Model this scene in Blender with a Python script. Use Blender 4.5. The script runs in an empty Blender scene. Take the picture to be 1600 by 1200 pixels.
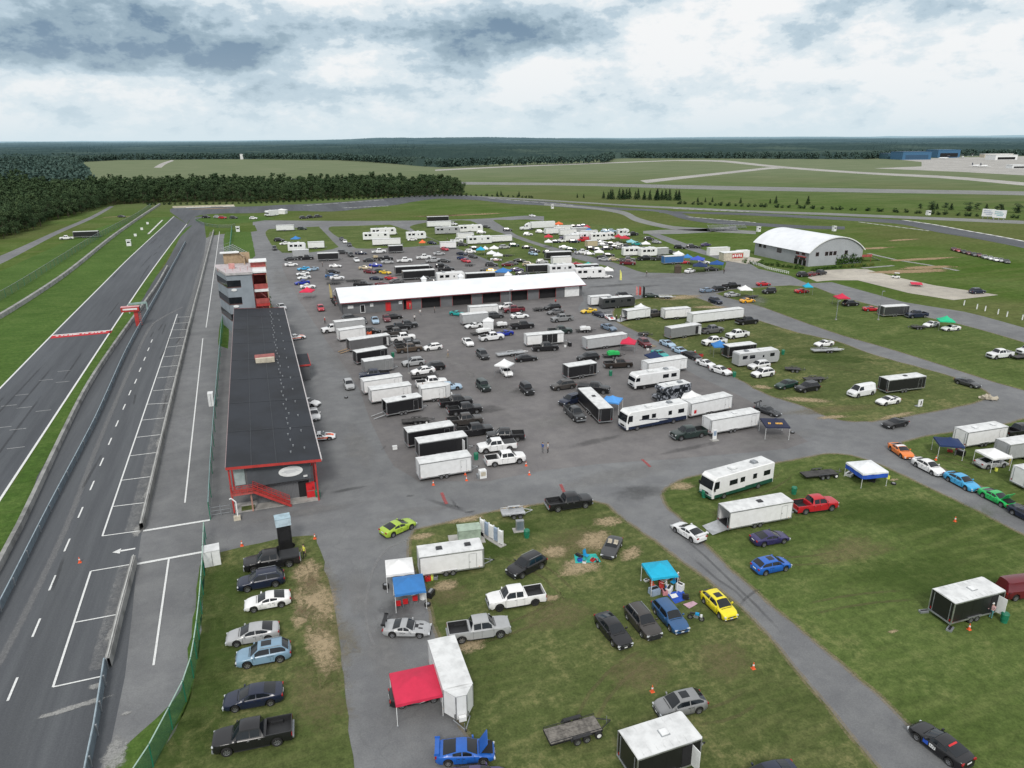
import bpy, bmesh, math, random
import numpy as np
from mathutils import Vector, Matrix, noise
from mathutils.geometry import tessellate_polygon
random.seed(7)
R = math.radians
C = bpy.context.scene.collection
VEHICLES = [
('pu',-2.22,74.85,179.4,5.44,'K','black pickup heading the row along the green fence before the light tower','cover'),
('suv',-3.44,71.36,179.7,4.21,'N','navy off-road wagon between the black pickup and the white coupe by the fence',''),
('cou',-2.9,67.45,178.5,4.1,'W','pearl white coupe parked on the dry grass near the green fence',''),
('sed',-4.38,62.42,176.4,3.69,'S','silver sedan beside the pale blue wagon near the green fence',''),
('suv',-3.48,59.03,177.2,4.44,'b2','pale grey-blue wagon with black glass roof near the green fence','sunroof'),
('sed',-4.43,53.76,175.2,3.99,'N','dark navy sedan just before the last pickup of the fence row',''),
('pu',-4.48,49.24,175.9,4.78,'K','large black pickup with bright rims, last of the fence row',''),
('cou',12.44,77.58,24.0,3.74,'L','lime green sports coupe on the lane below the paddock',''),
('tr',16.32,67.4,-5.4,7.1,'W','white enclosed trailer with two roof vents behind the white and blue canopies','vents2d'),
('can',10.56,66.66,-7.5,2.82,'W','white pop-up canopy joined to the blue canopy beside the lane','size2.9'),
('can',10.85,63.09,-6.3,2.85,'B2','blue pop-up canopy with red stools in front of it','size3.1'),
('race',9.61,58.38,-21.1,4.32,'S','silver race coupe with tall black rear wing on the lane',''),
('pu',15.97,55.68,-7.4,6.19,'S','silver four-door pickup standing half on the lane edge beside the silver race coupe',''),
('pu',20.98,59.16,175.4,5.74,'W','white pickup with black wheels on the centre lawn',''),
('suv',24.1,64.36,-158.3,4.36,'K','black hatchback wagon on the centre lawn above the white pickup',''),
('fl',27.3,76.35,-8.0,3.95,'S','bare aluminium car trailer on the lawn edge hitched to a black pickup','alu'),
('pu',34.26,76.02,-3.9,5.58,'K','black pickup on the lane corner towing the bare aluminium trailer',''),
('road',34.66,64.72,-131.6,4.0,'D','dark grey open roadster on the dry lawn by the green picnic sheet',''),
('can',36.15,56.75,-7.9,3.42,'T2','turquoise pop-up canopy over chairs and boxes beside the diagonal lane','size2.9'),
('sed',28.01,51.33,-87.3,5.14,'K','black sedan, first of three cars parked side by side on the centre lawn',''),
('suv',31.27,51.49,-89.7,5.23,'D2','dark brown-grey wagon in the middle of three cars on the centre lawn',''),
('suv',34.24,51.37,-90.9,4.89,'B3','steel blue estate parked next to the blue ground sheet','low'),
('hat',39.79,51.33,-89.2,4.29,'Y','bright yellow hatchback on the lane edge','sunroof'),
('trv',11.59,49.29,-91.9,7.31,'W','white trailer with slanted V nose beside the red canopy',''),
('can',8.43,48.84,-2.3,3.21,'R2','red pop-up canopy leaning against the white V-nose trailer','size3.8'),
('cou',8.55,49.49,-5.3,3.57,'K','black race car sheltered under the red canopy',''),
('cou',10.8,42.22,-15.5,4.11,'B','blue coupe with raised bonnet and rear wing below the V-nose trailer','hood,wing'),
('cou',11.01,39.36,-15.6,3.93,'P','dark purple coupe cut by the frame edge below the blue coupe',''),
('fl',19.96,41.36,-0.3,5.33,'n','black-framed open utility trailer with grey weathered plank deck','wood'),
('hat',28.87,40.86,176.0,4.21,'S2','grey hatchback above the white-roofed black trailer','sunroof,big'),
('tr',24.42,36.71,1.4,5.68,'K',"black enclosed trailer with white roof and open white door at the frame's foot",'sidedoor,w2.9,vents1'),
('sed',30.97,32.38,174.4,3.67,'N',"navy sedan cut by the frame's foot beside the diagonal lane",''),
('cou',45.55,30.54,96.2,3.47,'K','black race saloon with blue and white door panels on the diagonal lane','decal'),
('tr',62.26,42.43,-1.1,6.46,'K','black enclosed trailer with white roof and open white door on the wide lawn','sidedoor,vents1,w2.6'),
('van',70.8,42.77,-10.1,5.26,'M','maroon van coupled in front of the black trailer on the wide lawn',''),
('hat',49.29,55.36,-1.0,4.65,'B','bright blue hatchback wagon with black roof panel on the wide lawn','big,sunroof'),
('cou',52.9,60.19,-3.8,4.63,'P2','indigo coupe between the blue hatchback and the white ramp trailer',''),
('tr',54.11,64.6,-1.7,9.17,'W','white enclosed trailer with its rear ramp lowered onto the lawn','ramp,vents1d'),
('pu',63.21,64.73,-6.3,6.43,'R','red long-bed pickup in front of the white ramp trailer',''),
('rva',57.44,72.86,-171.7,10.55,'W','white motorhome with green stripe and green skirt on the lawn corner','green'),
('fl',71.06,72.08,-7.9,5.76,'K','empty black car trailer behind the red pickup',''),
('can',75.55,68.92,-9.5,4.45,'WB','white canopy with blue sides over a cluttered pit camp','size3.8'),
('cou',44.8,64.69,102.0,4.03,'W','white race coupe with rear spoiler driving on the diagonal lane','wing'),
('cou',87.34,74.13,-104.8,4.7,'O','orange race coupe with white roof, first of the cars queueing on the lane','white roof'),
('sed',86.49,68.52,-93.3,4.87,'W','white race saloon queueing behind the blue race car',''),
('sed',86.78,63.45,-94.7,4.42,'C','sky blue race saloon queueing between the white and green race cars',''),
('cou',86.95,58.46,-92.8,4.08,'g','green race coupe with lifted bonnet queueing on the lane','hood'),
('cou',86.28,53.86,-92.5,3.71,'N','navy car at the tail of the lane queue, cut by the frame',''),
('can',93.43,71.52,-34.3,3.9,'N2','navy awning sagging beside the white trailer of the corner camp','size3.3'),
('tr',101.72,73.07,-2.1,8.14,'W','white enclosed trailer with rounded nose behind the navy awning','vents2'),
('pu',110.58,73.26,-6.1,5.42,'K','black pickup hitched to the rounded white trailer at the corner camp',''),
('tr',103.62,67.46,-4.0,8.39,'S','grey-white trailer standing behind the small white canopy',''),
('can',95.79,66.25,-8.1,4.24,'W','small white peaked canopy over a silver car at the corner camp','size3.2'),
('cou',95.94,66.42,-7.3,3.9,'S','silver car under the small white peaked canopy',''),
('tr',96.4,60.09,-4.5,6.57,'W','white trailer cut by the frame beside orange cones',''),
('cou',95.37,82.94,-176.1,7.55,'K','black muscle car driving on the cross lane',''),
('van',101.69,96.75,-175.8,7.67,'W','white panel van in front of the black awning trailer',''),
('tr',110.56,96.23,-3.1,8.74,'K','black trailer with white roof and side awning beside the white panel van','vents1d'),
('cou',102.75,91.61,-178.6,5.37,'W','white race coupe with black bonnet by the black awning trailer',''),
('suv',94.27,102.2,-177.0,5.54,'K','black wagon beside a dark saloon on the strip lawn',''),
('sed',91.84,105.08,-171.7,4.72,'E','dark green saloon beside the black wagon on the strip lawn',''),
('fl',100.23,112.64,-33.1,3.91,'K','short empty car trailer behind the white wagons',''),
('fl',99.86,106.19,-11.4,5.05,'K','black car trailer with tool rack behind the black wagon',''),
('cou',117.41,124.1,-179.1,5.76,'W','white coupe strapped on an open car trailer',''),
('fl',116.4,121.54,-12.7,7.45,'S','open silver car trailer carrying a white coupe','alu'),
('cou',124.61,94.1,-84.8,3.8,'D','dark grey convertible driving down the far lane',''),
('pu',147.26,105.34,177.5,7.79,'W','white pickup parked on the far strip of lawn',''),
('pu',155.88,105.26,178.8,7.52,'W','white pickup at the frame edge beyond the far lawn pickup',''),
('fl',152.04,102.91,-7.7,6.45,'K','black car trailer at the frame edge behind the lawn pickups',''),
('race',79.76,95.0,-72.6,4.3,'D3','dark race coupe with white markings on the lane behind the gold-lettered canopy',''),
('can',74.42,86.67,-23.2,5.36,'N3','navy canopy with gold lettering on its roof','size3.7,gold'),
('rva',58.78,97.37,-175.3,13.12,'W','long white motorhome with navy swoosh stripes on the paddock','navy'),
('tr',70.13,98.86,6.8,8.97,'W','white trailer with a small red sign behind the long motorhome','redsign'),
('can',68.45,101.31,-42.3,3.51,'W','white canopy squeezed between the long motorhome and a trailer','size3'),
('tr',69.31,90.95,2.6,9.34,'W','white trailer with grey roof hitched to the dark green pickup','vents1'),
('pu',61.25,90.59,-179.2,6.6,'E2','dark green pickup hitched to the white grey-roofed trailer',''),
('rvc',68.91,114.75,-177.4,9.97,'W','white bus-like motorhome with black lower side and open awning','bus'),
('tr',75.12,121.43,4.4,9.29,'W','white trailer behind the bus-like motorhome',''),
('can',75.05,125.48,-2.2,4.41,'N2','dark blue canopy showing over the trailer behind the bus-like motorhome',''),
('rvc',67.91,106.86,-174.1,7.1,'D3','patterned black and grey camper van between two motorhomes',''),
('tr',57.92,124.67,5.4,6.71,'K','black enclosed trailer with silver trim in the middle of the paddock',''),
('suv',51.96,119.11,-177.9,5.89,'D2','dark grey wagon in front of the silver-trimmed black trailer',''),
('pu',56.6,115.41,-35.6,5.55,'K','black pickup with grey bed cover beside the dark grey wagon','cover'),
('tr',52.0,105.57,84.1,11.09,'K','black trailer with bright white roof set at an angle','vents1d'),
('suv',50.03,111.15,-158.7,4.52,'N','navy wagon behind the angled white-roof trailer',''),
('pu',47.94,104.81,-91.9,5.73,'D','dark grey pickup beside the angled white-roof trailer',''),
('can',55.2,105.18,-41.3,3.62,'B4','blue and white printed canopy beside the angled white-roof trailer','size3'),
('pu',67.95,127.59,-11.1,5.46,'n2','brown-black pickup in the open middle of the paddock',''),
('suv',64.31,134.38,-179.9,5.41,'K','black wagon beside the open green kart trailer',''),
('fl',70.6,134.47,-9.1,4.91,'g','open trailer loaded with a green kart','load'),
('cou',80.08,131.58,-80.7,5.13,'T','teal coupe alone on the paddock lane',''),
('cou',85.96,138.23,-84.8,6.05,'b','blue-grey coupe heading the diagonal line by the strip lawn',''),
('cou',85.56,132.2,-82.4,5.19,'b','light blue coupe second in the diagonal line by the strip lawn',''),
('sed',85.74,127.89,-82.2,4.95,'K','black saloon third in the diagonal line by the strip lawn',''),
('cou',85.36,122.04,-76.5,4.91,'W','white coupe fourth in the diagonal line by the strip lawn',''),
('sed',85.38,116.89,-75.1,5.21,'W','white saloon at the tail of the diagonal line by the strip lawn',''),
('suv',94.48,116.72,-175.6,7.34,'W','white wagon tight against the silver camper trailer',''),
('suv',91.95,112.2,-176.3,7.05,'W','white wagon with roof rails in front of another white wagon',''),
('tt',95.85,119.7,-0.5,9.51,'S','silver camper trailer behind two white wagons',''),
('tr',95.99,125.52,-0.3,7.18,'K','black trailer between the blue canopy and the silver camper',''),
('can',92.45,127.8,-20.6,3.59,'B2','blue canopy in front of the black trailer on the strip lawn','size3'),
('pu',105.19,138.85,-173.8,7.83,'W','white pickup with open bed on the strip lawn',''),
('pu',96.49,135.44,-177.7,7.05,'W','white pickup loading ramps on the strip lawn',''),
('pu',101.99,144.58,1.2,6.62,'G','grey pickup hitched to a grey ramp trailer',''),
('tr',93.54,144.0,6.8,9.14,'S2','grey trailer with white side door on the strip lawn','sidedoor'),
('fl',85.77,147.83,-39.7,3.68,'n','low rusty trailer at the corner of the strip lawn',''),
('tr',109.85,154.6,-177.3,15.99,'W','very long white gooseneck trailer on the strip lawn',''),
('pu',115.52,149.16,-1.0,8.01,'K','black pickup coupled to the gooseneck trailer',''),
('tr',101.87,160.72,-3.6,7.42,'W','white trailer beside the pickup with a tarp over its bed',''),
('pu',97.52,164.32,-171.3,5.98,'D2','dark grey pickup with tarp between two white trailers',''),
('tr',91.84,163.76,7.2,7.74,'W','white trailer with its ramp down at the strip lawn edge','ramp'),
('can',94.63,166.51,-20.9,3.73,'W','white peaked canopy behind the ramp trailer','size3'),
('tt',93.57,178.01,4.8,9.62,'D','dark grey camper trailer with awning bars',''),
('tr',90.22,182.09,9.8,6.67,'W','white trailer beside the dark grey camper',''),
('cou',83.32,174.58,-175.4,3.58,'Y2','golden yellow race car beside the dark camper',''),
('cou',84.25,170.17,-80.0,5.2,'N','dark blue coupe between the yellow and the red-white race cars',''),
('race',85.3,165.86,-97.0,7.39,'WR','white race car with red stripes at the strip lawn edge',''),
('sed',80.11,156.23,-76.9,5.41,'b3','blue-grey saloon on the lane by the strip lawn edge',''),
('fl',74.01,156.19,-13.7,5.09,'W','open trailer with white deck covers','load'),
('tr',72.13,142.28,4.2,10.36,'S','long white-grey trailer with a red canopy at its end',''),
('can',75.29,137.04,-35.2,4.22,'R2','red canopy spread from the long white-grey trailer','size3.2'),
('sed',77.78,148.57,-3.3,3.94,'N','navy saloon behind the long white-grey trailer',''),
('suv',81.07,140.07,-95.9,5.07,'M','dark red wagon behind the red paddock canopy',''),
('suv',122.32,172.76,-86.0,5.7,'N','navy wagon driving on the lane by the hangar plaza',''),
('sed',129.05,186.99,0.0,5.49,'b3','steel blue car at the start of the plaza corner camp',''),
('suv',133.66,187.35,0.1,5.57,'K','black wagon in the plaza corner camp',''),
('pu',139.59,189.45,-1.1,6.08,'K','black pickup behind the plaza corner camp',''),
('can',135.61,177.47,-21.1,4.52,'W','white canopy with a blue arch in the plaza corner camp','size3'),
('sed',132.1,178.61,-2.0,5.7,'S','silver saloon in front of the blue arch',''),
('fl',135.51,174.64,9.2,7.22,'W','white-decked open trailer by the orange car',''),
('cou',131.33,170.24,0.2,4.81,'O2','orange sports car on the upper lawn',''),
('jeep',145.37,178.6,-179.1,5.2,'K','black jeep alone on the upper lawn',''),
('cou',151.56,189.35,-7.3,4.49,'R','red sports car at the plaza edge',''),
('cou',155.17,175.87,-2.1,6.01,'R','red sports car beside the turquoise sunshade',''),
('can',155.48,173.99,-21.1,1.91,'T2','small turquoise sunshade by a red sports car','size2'),
('can',153.41,157.93,-21.0,3.55,'R2','small red canopy on the upper lawn','size2.8'),
('suv',155.44,156.45,-4.5,5.88,'K','black wagon next to the small red canopy',''),
('cou',155.95,149.35,-20.9,3.78,'R','red coupe next to the tall lamp pole',''),
('tr',156.81,142.95,-9.4,7.52,'D','grey cargo trailer with white roof on the upper lawn',''),
('pu',160.99,139.38,172.7,6.18,'N','dark pickup with loaded bed behind the green canopy',''),
('fl',151.26,130.34,159.3,4.36,'K','low open trailer near the green canopy',''),
('cou',156.45,130.77,-172.2,5.49,'W','white car with lifted bonnet beside the green canopy',''),
('can',157.17,127.51,-35.9,5.03,'g2','green canopy between two white cars','size3.4'),
('cou',157.67,126.18,172.6,5.45,'W','white car half under the green canopy',''),
('suv',203.16,156.32,-9.5,4.8,'N','dark blue wagon at the end of the concrete pad',''),
('cart',200.68,184.26,-44.2,3.06,'W','white utility cart on the edge of the concrete pad',''),
('can',195.98,171.74,-41.1,3.23,'R2','low red cover on the edge of the concrete pad','size2.6,low'),
('suv',174.19,197.76,6.1,5.29,'K','black wagon in front of the arched hangar',''),
('sed',177.83,197.66,11.0,4.6,'M','dark maroon car in front of the arched hangar',''),
('suv',182.39,198.54,11.0,4.68,'K','black car nearest the hangar hedge',''),
('cou',272.22,223.3,-128.4,9.54,'M','maroon car at the head of the long far row',''),
('cou',270.78,219.98,-128.6,9.34,'R','red car second in the long far row',''),
('cou',269.6,216.64,-128.8,9.14,'K','black car in the long far row beside the red one',''),
('cou',268.45,213.38,-129.0,8.95,'M','maroon car in the long far row before the dark ones',''),
('cou',267.33,210.19,-129.2,8.76,'D','dark grey car in the middle of the long far row',''),
('cou',267.69,208.26,-129.4,8.68,'M','dark red car in the middle of the long far row',''),
('cou',265.38,203.93,-129.6,8.41,'S','silver car in the long far row after the dark red one',''),
('cou',264.55,200.86,-129.8,8.24,'W','white car first of the pair in the long far row',''),
('cou',263.51,197.94,-130.0,8.08,'W','white car second of the pair in the long far row',''),
('cou',263.88,196.16,-130.3,8.0,'S','silver car next to last in the long far row',''),
('cou',263.09,193.25,-130.6,7.85,'D','charcoal car, last of the long far row',''),
('tr',19.69,177.95,5.5,7.32,'S','grey trailer with white roof at the top of the west trailer column',''),
('pu',15.82,178.52,-168.4,3.56,'W','white pickup hitched at the top of the west trailer column',''),
('tr',19.06,169.59,11.8,6.62,'W','white trailer second in the west trailer column',''),
('tr',21.67,160.12,10.7,9.38,'G','dark grey trailer with white roof, white nose door and plank ramps','sidedoor,plank'),
('tr',20.47,149.68,13.0,6.95,'K','black trailer with white corner posts in the west trailer column',''),
('tr',20.73,142.23,6.2,5.88,'S2','plain steel grey trailer in the west trailer column',''),
('pu',19.35,137.95,176.3,4.27,'N','navy pickup with a pale windscreen cover in the west trailer column',''),
('tr',19.5,129.71,5.7,7.64,'W','low white trailer partly hidden by a taller white trailer',''),
('tr',20.05,124.12,4.0,7.58,'W','tall white trailer with its rear doors open in the west trailer column',''),
('tr',20.88,117.09,8.7,6.54,'K','black trailer with white frame and two loading rails','rails,vents1d'),
('trv',27.77,121.63,1.0,5.74,'W','white wedge-nosed trailer beside two black pickups',''),
('pu',28.86,129.33,-0.9,5.76,'W','white pickup over the wedge-nosed trailer',''),
('sed',31.61,126.28,-6.7,3.17,'b','pale blue and white car beside the wedge-nosed trailer',''),
('sed',28.7,135.79,-173.4,4.58,'W','white saloon on a dark trailer in the west rows',''),
('fl',28.76,134.39,-7.8,5.57,'K','dark car trailer under the white saloon',''),
('suv',31.63,139.27,-178.1,4.62,'K','black wagon behind the white saloon on its trailer',''),
('suv',28.46,143.81,-177.4,4.68,'S','silver wagon near the thin lamp pole',''),
('hat',35.01,153.96,-174.7,4.84,'W','white hatchback alone beside the pickup row',''),
('pu',29.69,154.28,1.5,5.53,'n','brown-grey pickup at the end of the pickup row',''),
('pu',30.15,158.66,2.0,5.67,'D','charcoal pickup second from the end of the pickup row',''),
('pu',30.18,164.04,2.6,5.84,'W','white pickup in the dark pickup row',''),
('pu',29.52,169.35,3.3,5.99,'D2','dark grey pickup under the white one in the pickup row',''),
('pu',31.06,174.11,3.8,6.18,'K','black pickup fourth in the pickup row',''),
('pu',33.38,176.02,-2.0,6.15,'D3','black-grey pickup at the top of the pickup row',''),
('hat',13.84,134.1,-88.9,4.1,'S','small silver hatchback driving along the pit building',''),
('sed',27.0,184.24,-92.8,7.34,'b','pale blue saloon in front of the garage',''),
('sed',24.04,185.36,-92.0,7.37,'D','dark grey saloon in front of the garage',''),
('sed',30.18,185.29,-93.7,7.46,'M','dark red saloon in front of the garage',''),
('pu',30.88,113.08,-3.6,5.42,'K','black pickup with chrome wheels in front of a second black pickup',''),
('pu',30.44,117.34,-3.1,5.57,'K','black pickup tucked behind another black pickup',''),
('fl',22.41,111.45,-7.7,5.33,'K','empty dark car trailer between two black trailers',''),
('tr',22.23,102.61,3.5,7.67,'K','black trailer with white roof beside the empty dark car trailer',''),
('pu',29.48,108.16,-3.5,5.0,'D2','dark grey pickup behind the black-roofed pickup pair',''),
('pu',29.71,103.34,-2.4,6.13,'K','long black pickup in front of the white-roofed trailers',''),
('pu',33.74,99.61,165.0,5.65,'K','black pickup facing the lane beside two white pickups',''),
('tr',22.98,97.85,2.0,7.58,'K','black trailer with a white nose door between a black and a white trailer','sidedoor'),
('tr',21.55,90.73,0.8,7.63,'W','white trailer at the corner of the paddock by the cones',''),
('pu',31.16,96.3,177.2,5.66,'W','white pickup with grey bed cover at the paddock corner','cover'),
('pu',30.85,91.46,-3.4,6.21,'W','white pickup with black open bed at the paddock corner',''),
('jeep',37.64,124.04,-86.7,4.49,'E2','dark green jeep with black soft top driving in the paddock',''),
('jeep',44.71,119.44,-90.9,4.63,'K','black jeep driving in the paddock',''),
('can',44.19,130.83,-45.9,4.02,'W','white canopy over a white car in the open paddock','size3'),
('cou',44.7,131.17,-92.2,3.56,'W','white car half covered by the white paddock canopy',''),
('suv',43.74,144.16,-88.5,4.76,'D','dark grey wagon driving behind the white paddock canopy',''),
('sed',51.73,138.59,-2.4,4.59,'K','black saloon below the loading ramp trailer',''),
('fl',50.46,143.61,2.7,7.57,'S','silver car trailer with ramps tilted up in the open paddock','alu'),
('pu',58.53,144.56,-9.2,5.28,'K','black pickup in front of a white race trailer',''),
('tr',60.07,149.19,-2.6,9.02,'W','white race trailer with an open dark side in the paddock','sidedark'),
('pu',67.39,157.0,-8.4,5.77,'E2','dark green-black pickup behind the white race trailer',''),
('sed',43.65,155.34,-88.9,5.97,'W','white saloon driving towards the open paddock',''),
('pu',49.98,157.19,4.1,5.53,'W','white pickup beside a royal blue car',''),
('cou',54.14,160.05,-172.6,5.15,'B5','royal blue car behind the white pickup',''),
('fl',50.13,163.24,10.8,7.06,'W','white open trailer behind the royal blue car','load'),
('shed',52.23,166.74,-20.8,2.54,'W','white tent-like kiosk in the paddock',''),
('cou',49.37,169.96,-172.8,4.21,'W','white coupe below the grey box trailer',''),
('tr',50.77,174.05,1.7,7.25,'S','pale grey box trailer in front of the garage bays',''),
('tr',55.51,181.58,-3.8,7.75,'W','tall white box trailer in front of the garage bays',''),
('cou',49.16,184.34,-45.7,3.58,'T','teal green car beside the tall white box trailer',''),
('suv',57.56,177.96,-0.8,4.26,'D','dark wagon beside the tall white box trailer',''),
('suv',63.75,187.13,-176.1,3.87,'W','white wagon before the garage bays',''),
('pu',64.59,182.56,175.8,5.44,'M','very dark maroon pickup before the garage bays',''),
('sed',63.74,175.62,-3.6,4.94,'W','white saloon below the maroon pickup',''),
('pu',60.56,165.01,-1.9,6.06,'K','black pickup towing an open white trailer',''),
('fl',56.39,167.66,-5.4,4.96,'W','open white trailer behind a black pickup','load'),
('fl',71.97,181.75,1.2,4.2,'K','small black trailer beyond the white saloon',''),
('suv',75.58,181.75,-174.5,3.61,'K','black wagon near the white garage door',''),
('sed',74.3,176.38,-172.4,4.79,'G','grey saloon beside the silver pickup',''),
('pu',72.75,168.36,-177.1,7.0,'S2','grey-silver pickup facing the paddock rows',''),
('rvc',11.44,484.73,-140.6,9.13,'W','white box truck by the far track bend',''),
('shed',18.17,498.86,-23.0,7.58,'W','white marquee by the far track bend',''),
('suv',28.95,460.89,13.7,6.25,'D','dark wagon at the start of the dark row by the far bend',''),
('suv',33.24,463.15,13.8,6.33,'K','black wagon in the middle of the dark row by the far bend',''),
('suv',37.97,465.29,13.9,6.42,'D','dark wagon ending the dark row by the far bend',''),
('tr',15.63,400.73,-3.9,8.96,'W','white trailer on the first back lawn',''),
('suv',24.11,402.83,-22.3,6.18,'E2','dark green truck beside the white trailer on the first back lawn',''),
('suv',10.6,358.96,-22.0,5.47,'K','black wagon on the first back lawn',''),
('sed',12.57,346.4,-173.9,4.51,'W','white saloon under the black wagon on the first back lawn',''),
('can',17.61,348.58,-22.0,4.75,'B2','blue canopy on the first back lawn','size3'),
('suv',7.56,331.03,-88.5,16.75,'D','dark car at the rim of the first back lawn',''),
('tt',16.49,323.47,-5.6,6.83,'W','white camper on the first back lawn',''),
('tr',24.83,327.95,-5.4,7.02,'W','tall white trailer on the first back lawn',''),
('tr',26.37,292.66,-9.7,7.84,'K','black trailer with white awning frame behind the first back lawn',''),
('pu',18.22,298.29,-5.6,5.88,'K','black pickup beside the awning trailer behind the garage',''),
('sed',12.4,298.86,2.7,3.9,'D','grey saloon at the lane rim behind the garage',''),
('sed',11.81,284.28,1.7,3.72,'W','white saloon at the lane rim behind the garage',''),
('cou',15.47,273.7,-162.4,4.37,'C','cyan coupe in the car pair behind the garage',''),
('cou',18.65,270.99,-147.8,3.38,'b','pale turquoise car next to the cyan coupe',''),
('cou',14.47,262.74,-167.1,4.53,'W','white coupe below the cyan coupe',''),
('cou',14.33,254.84,-164.6,4.02,'W','white coupe above the royal blue saloon',''),
('sed',13.03,245.4,-165.7,3.85,'B5','royal blue saloon near the red canopy behind the garage',''),
('sed',14.28,237.91,-3.8,3.56,'W','white saloon behind the red canopy by the tower lane',''),
('can',12.98,221.69,-21.1,3.28,'R2','red canopy beside the tower lane','size3'),
('cou',27.08,275.17,-21.4,4.32,'W','white coupe alone behind the garage',''),
('sed',23.35,251.33,-6.4,4.67,'B3','blue saloon on a trailer behind the garage',''),
('sed',24.57,247.04,-6.6,4.61,'W','white race saloon on a trailer behind the garage',''),
('fl',23.31,241.62,-9.2,5.33,'K','black trailer under the white race saloon',''),
('fl',30.06,243.86,-9.9,5.87,'n','dark frame trailer behind the garage',''),
('pu',31.14,233.68,-21.2,5.39,'K','black pickup right behind the garage roof',''),
('hat',15.11,203.99,-89.6,6.9,'R3','red hatchback driving past the garage end',''),
('sed',4.95,209.61,-78.8,5.79,'W','white car parked at the end of the pit building',''),
('cou',6.54,174.2,8.6,2.4,'WO','white and orange car peeking out beside the pit building',''),
('cou',6.12,120.26,-85.7,5.35,'W','white race car behind the eave of the pit building',''),
('cou',5.65,126.53,-36.7,2.35,'W','white coupe nose peeking past the pit building',''),
('race',6.34,109.98,-7.5,2.36,'WO','white race car with orange nose beside the pit building',''),
('sed',38.69,352.52,-91.1,14.79,'D','dark car first of three on the diagonal back lane',''),
('sed',38.96,342.73,-91.2,14.04,'W','white car second of three on the diagonal back lane',''),
('sed',39.49,331.09,-90.1,13.28,'D','dark car third of three on the diagonal back lane',''),
('tt',60.24,363.14,-11.4,13.73,'W','long white camper on the second back lawn',''),
('tt',54.13,347.07,-10.7,11.9,'W','white camper with dark windows on the second back lawn',''),
('tr',55.34,326.69,-12.2,12.44,'W','white trailer with black front below the second lawn campers',''),
('cou',69.25,337.71,-171.3,4.43,'W','white boat-like racer on the second back lawn',''),
('can',68.85,314.07,-21.9,2.25,'O3','orange sunshade by the second back lawn','size2.2'),
('sed',75.32,323.44,-57.8,3.62,'N','navy car on the lane by the orange sunshade',''),
('pu',48.2,304.79,-3.7,5.82,'W','white pickup beside a short black trailer',''),
('tr',54.99,303.54,-3.5,5.87,'K','short black trailer with white roof behind the second back lawn',''),
('suv',36.0,300.2,-88.0,9.32,'D','dark wagon on the back lane crossing',''),
('sed',40.67,303.95,-21.7,2.67,'N','navy saloon beside the back lane crossing',''),
('sed',36.35,285.99,-85.0,8.75,'W','white saloon on the back lane crossing',''),
('sed',41.01,284.15,9.0,3.08,'D','grey saloon in the crowded back paddock',''),
('fl',44.62,289.57,5.1,3.62,'t','open trailer loaded with tan boxes','load'),
('pu',47.4,285.02,-4.6,5.48,'K','black pickup in the crowded back paddock',''),
('sed',46.71,276.93,-5.0,5.33,'S','silver saloon under the black pickup in the back paddock',''),
('pu',53.5,277.54,-4.9,5.42,'W','white pickup in the crowded back paddock',''),
('sed',41.36,271.1,-21.5,2.4,'B5','blue saloon in the crowded back paddock',''),
('sed',36.92,266.78,-21.4,2.36,'t','beige saloon in the crowded back paddock',''),
('sed',37.19,258.02,-48.2,2.89,'M','red saloon in the crowded back paddock',''),
('sed',40.81,258.01,-21.4,2.3,'E','dark green car in the crowded back paddock',''),
('cou',42.06,254.72,-48.4,2.84,'Y2','yellow race car in the crowded back paddock',''),
('cou',37.25,244.64,-21.3,2.83,'N','dark blue coupe near the garage ridge',''),
('cou',41.92,242.82,-47.5,2.68,'R','red coupe near the garage ridge',''),
('cou',37.31,233.62,-21.2,2.93,'M','dark red coupe touching the garage ridge line',''),
('sed',42.64,236.32,9.4,2.23,'G','grey car near the garage ridge',''),
('tr',50.79,250.39,-8.9,12.04,'K','long black trailer with white roof behind the garage',''),
('sed',52.26,256.38,-21.4,3.7,'M','dark red car in front of the long black trailer',''),
('tr',50.98,240.9,-8.8,11.23,'K','second long black trailer with white roof close to the garage',''),
('pu',63.43,252.01,-7.4,5.53,'K','black pickup ending the long trailer row',''),
('suv',63.97,260.68,-7.0,5.7,'K','black wagon above the long trailer row',''),
('tt',59.33,230.13,-6.3,8.93,'W','white camper with oval windows behind the garage',''),
('tr',69.04,228.76,-14.4,9.78,'K','low black trailer with white roof along the garage ridge',''),
('pu',62.21,282.63,-1.0,4.63,'W','white pickup near the back lane',''),
('sed',70.34,290.27,-5.7,6.32,'S','silver saloon near the back lane',''),
('pu',63.89,273.45,-3.5,4.98,'S','silver pickup near the back lane',''),
('sed',67.81,271.9,-21.5,2.97,'D','dark saloon near the back lane',''),
('hat',75.71,301.76,-73.7,4.78,'R3','crimson car at the back lane edge',''),
('sed',79.13,286.78,-49.2,3.76,'N','navy car at the third lawn edge',''),
('sed',76.19,275.36,-48.3,3.58,'N2','deep blue car under the navy one at the third lawn edge',''),
('sed',75.62,268.82,-67.1,4.31,'R3','red car at the third lawn edge',''),
('sed',81.34,278.6,-68.4,4.55,'D','charcoal car at the third lawn edge',''),
('tr',100.13,413.13,-6.6,12.52,'K','black trailer on the third back lawn',''),
('tr',94.47,387.33,-9.0,13.1,'W','white trailer under the black one on the third back lawn',''),
('suv',104.06,392.59,-61.0,10.09,'W','white truck cab at the third back lawn',''),
('tt',91.01,356.19,-10.9,13.39,'S','silver grey camper with slide-out on the third back lawn',''),
('tt',103.96,359.6,1.4,13.65,'W','white fifth wheel camper on the third back lawn',''),
('suv',107.13,351.13,-22.2,4.49,'W','white wagon beside the fifth wheel camper',''),
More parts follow.
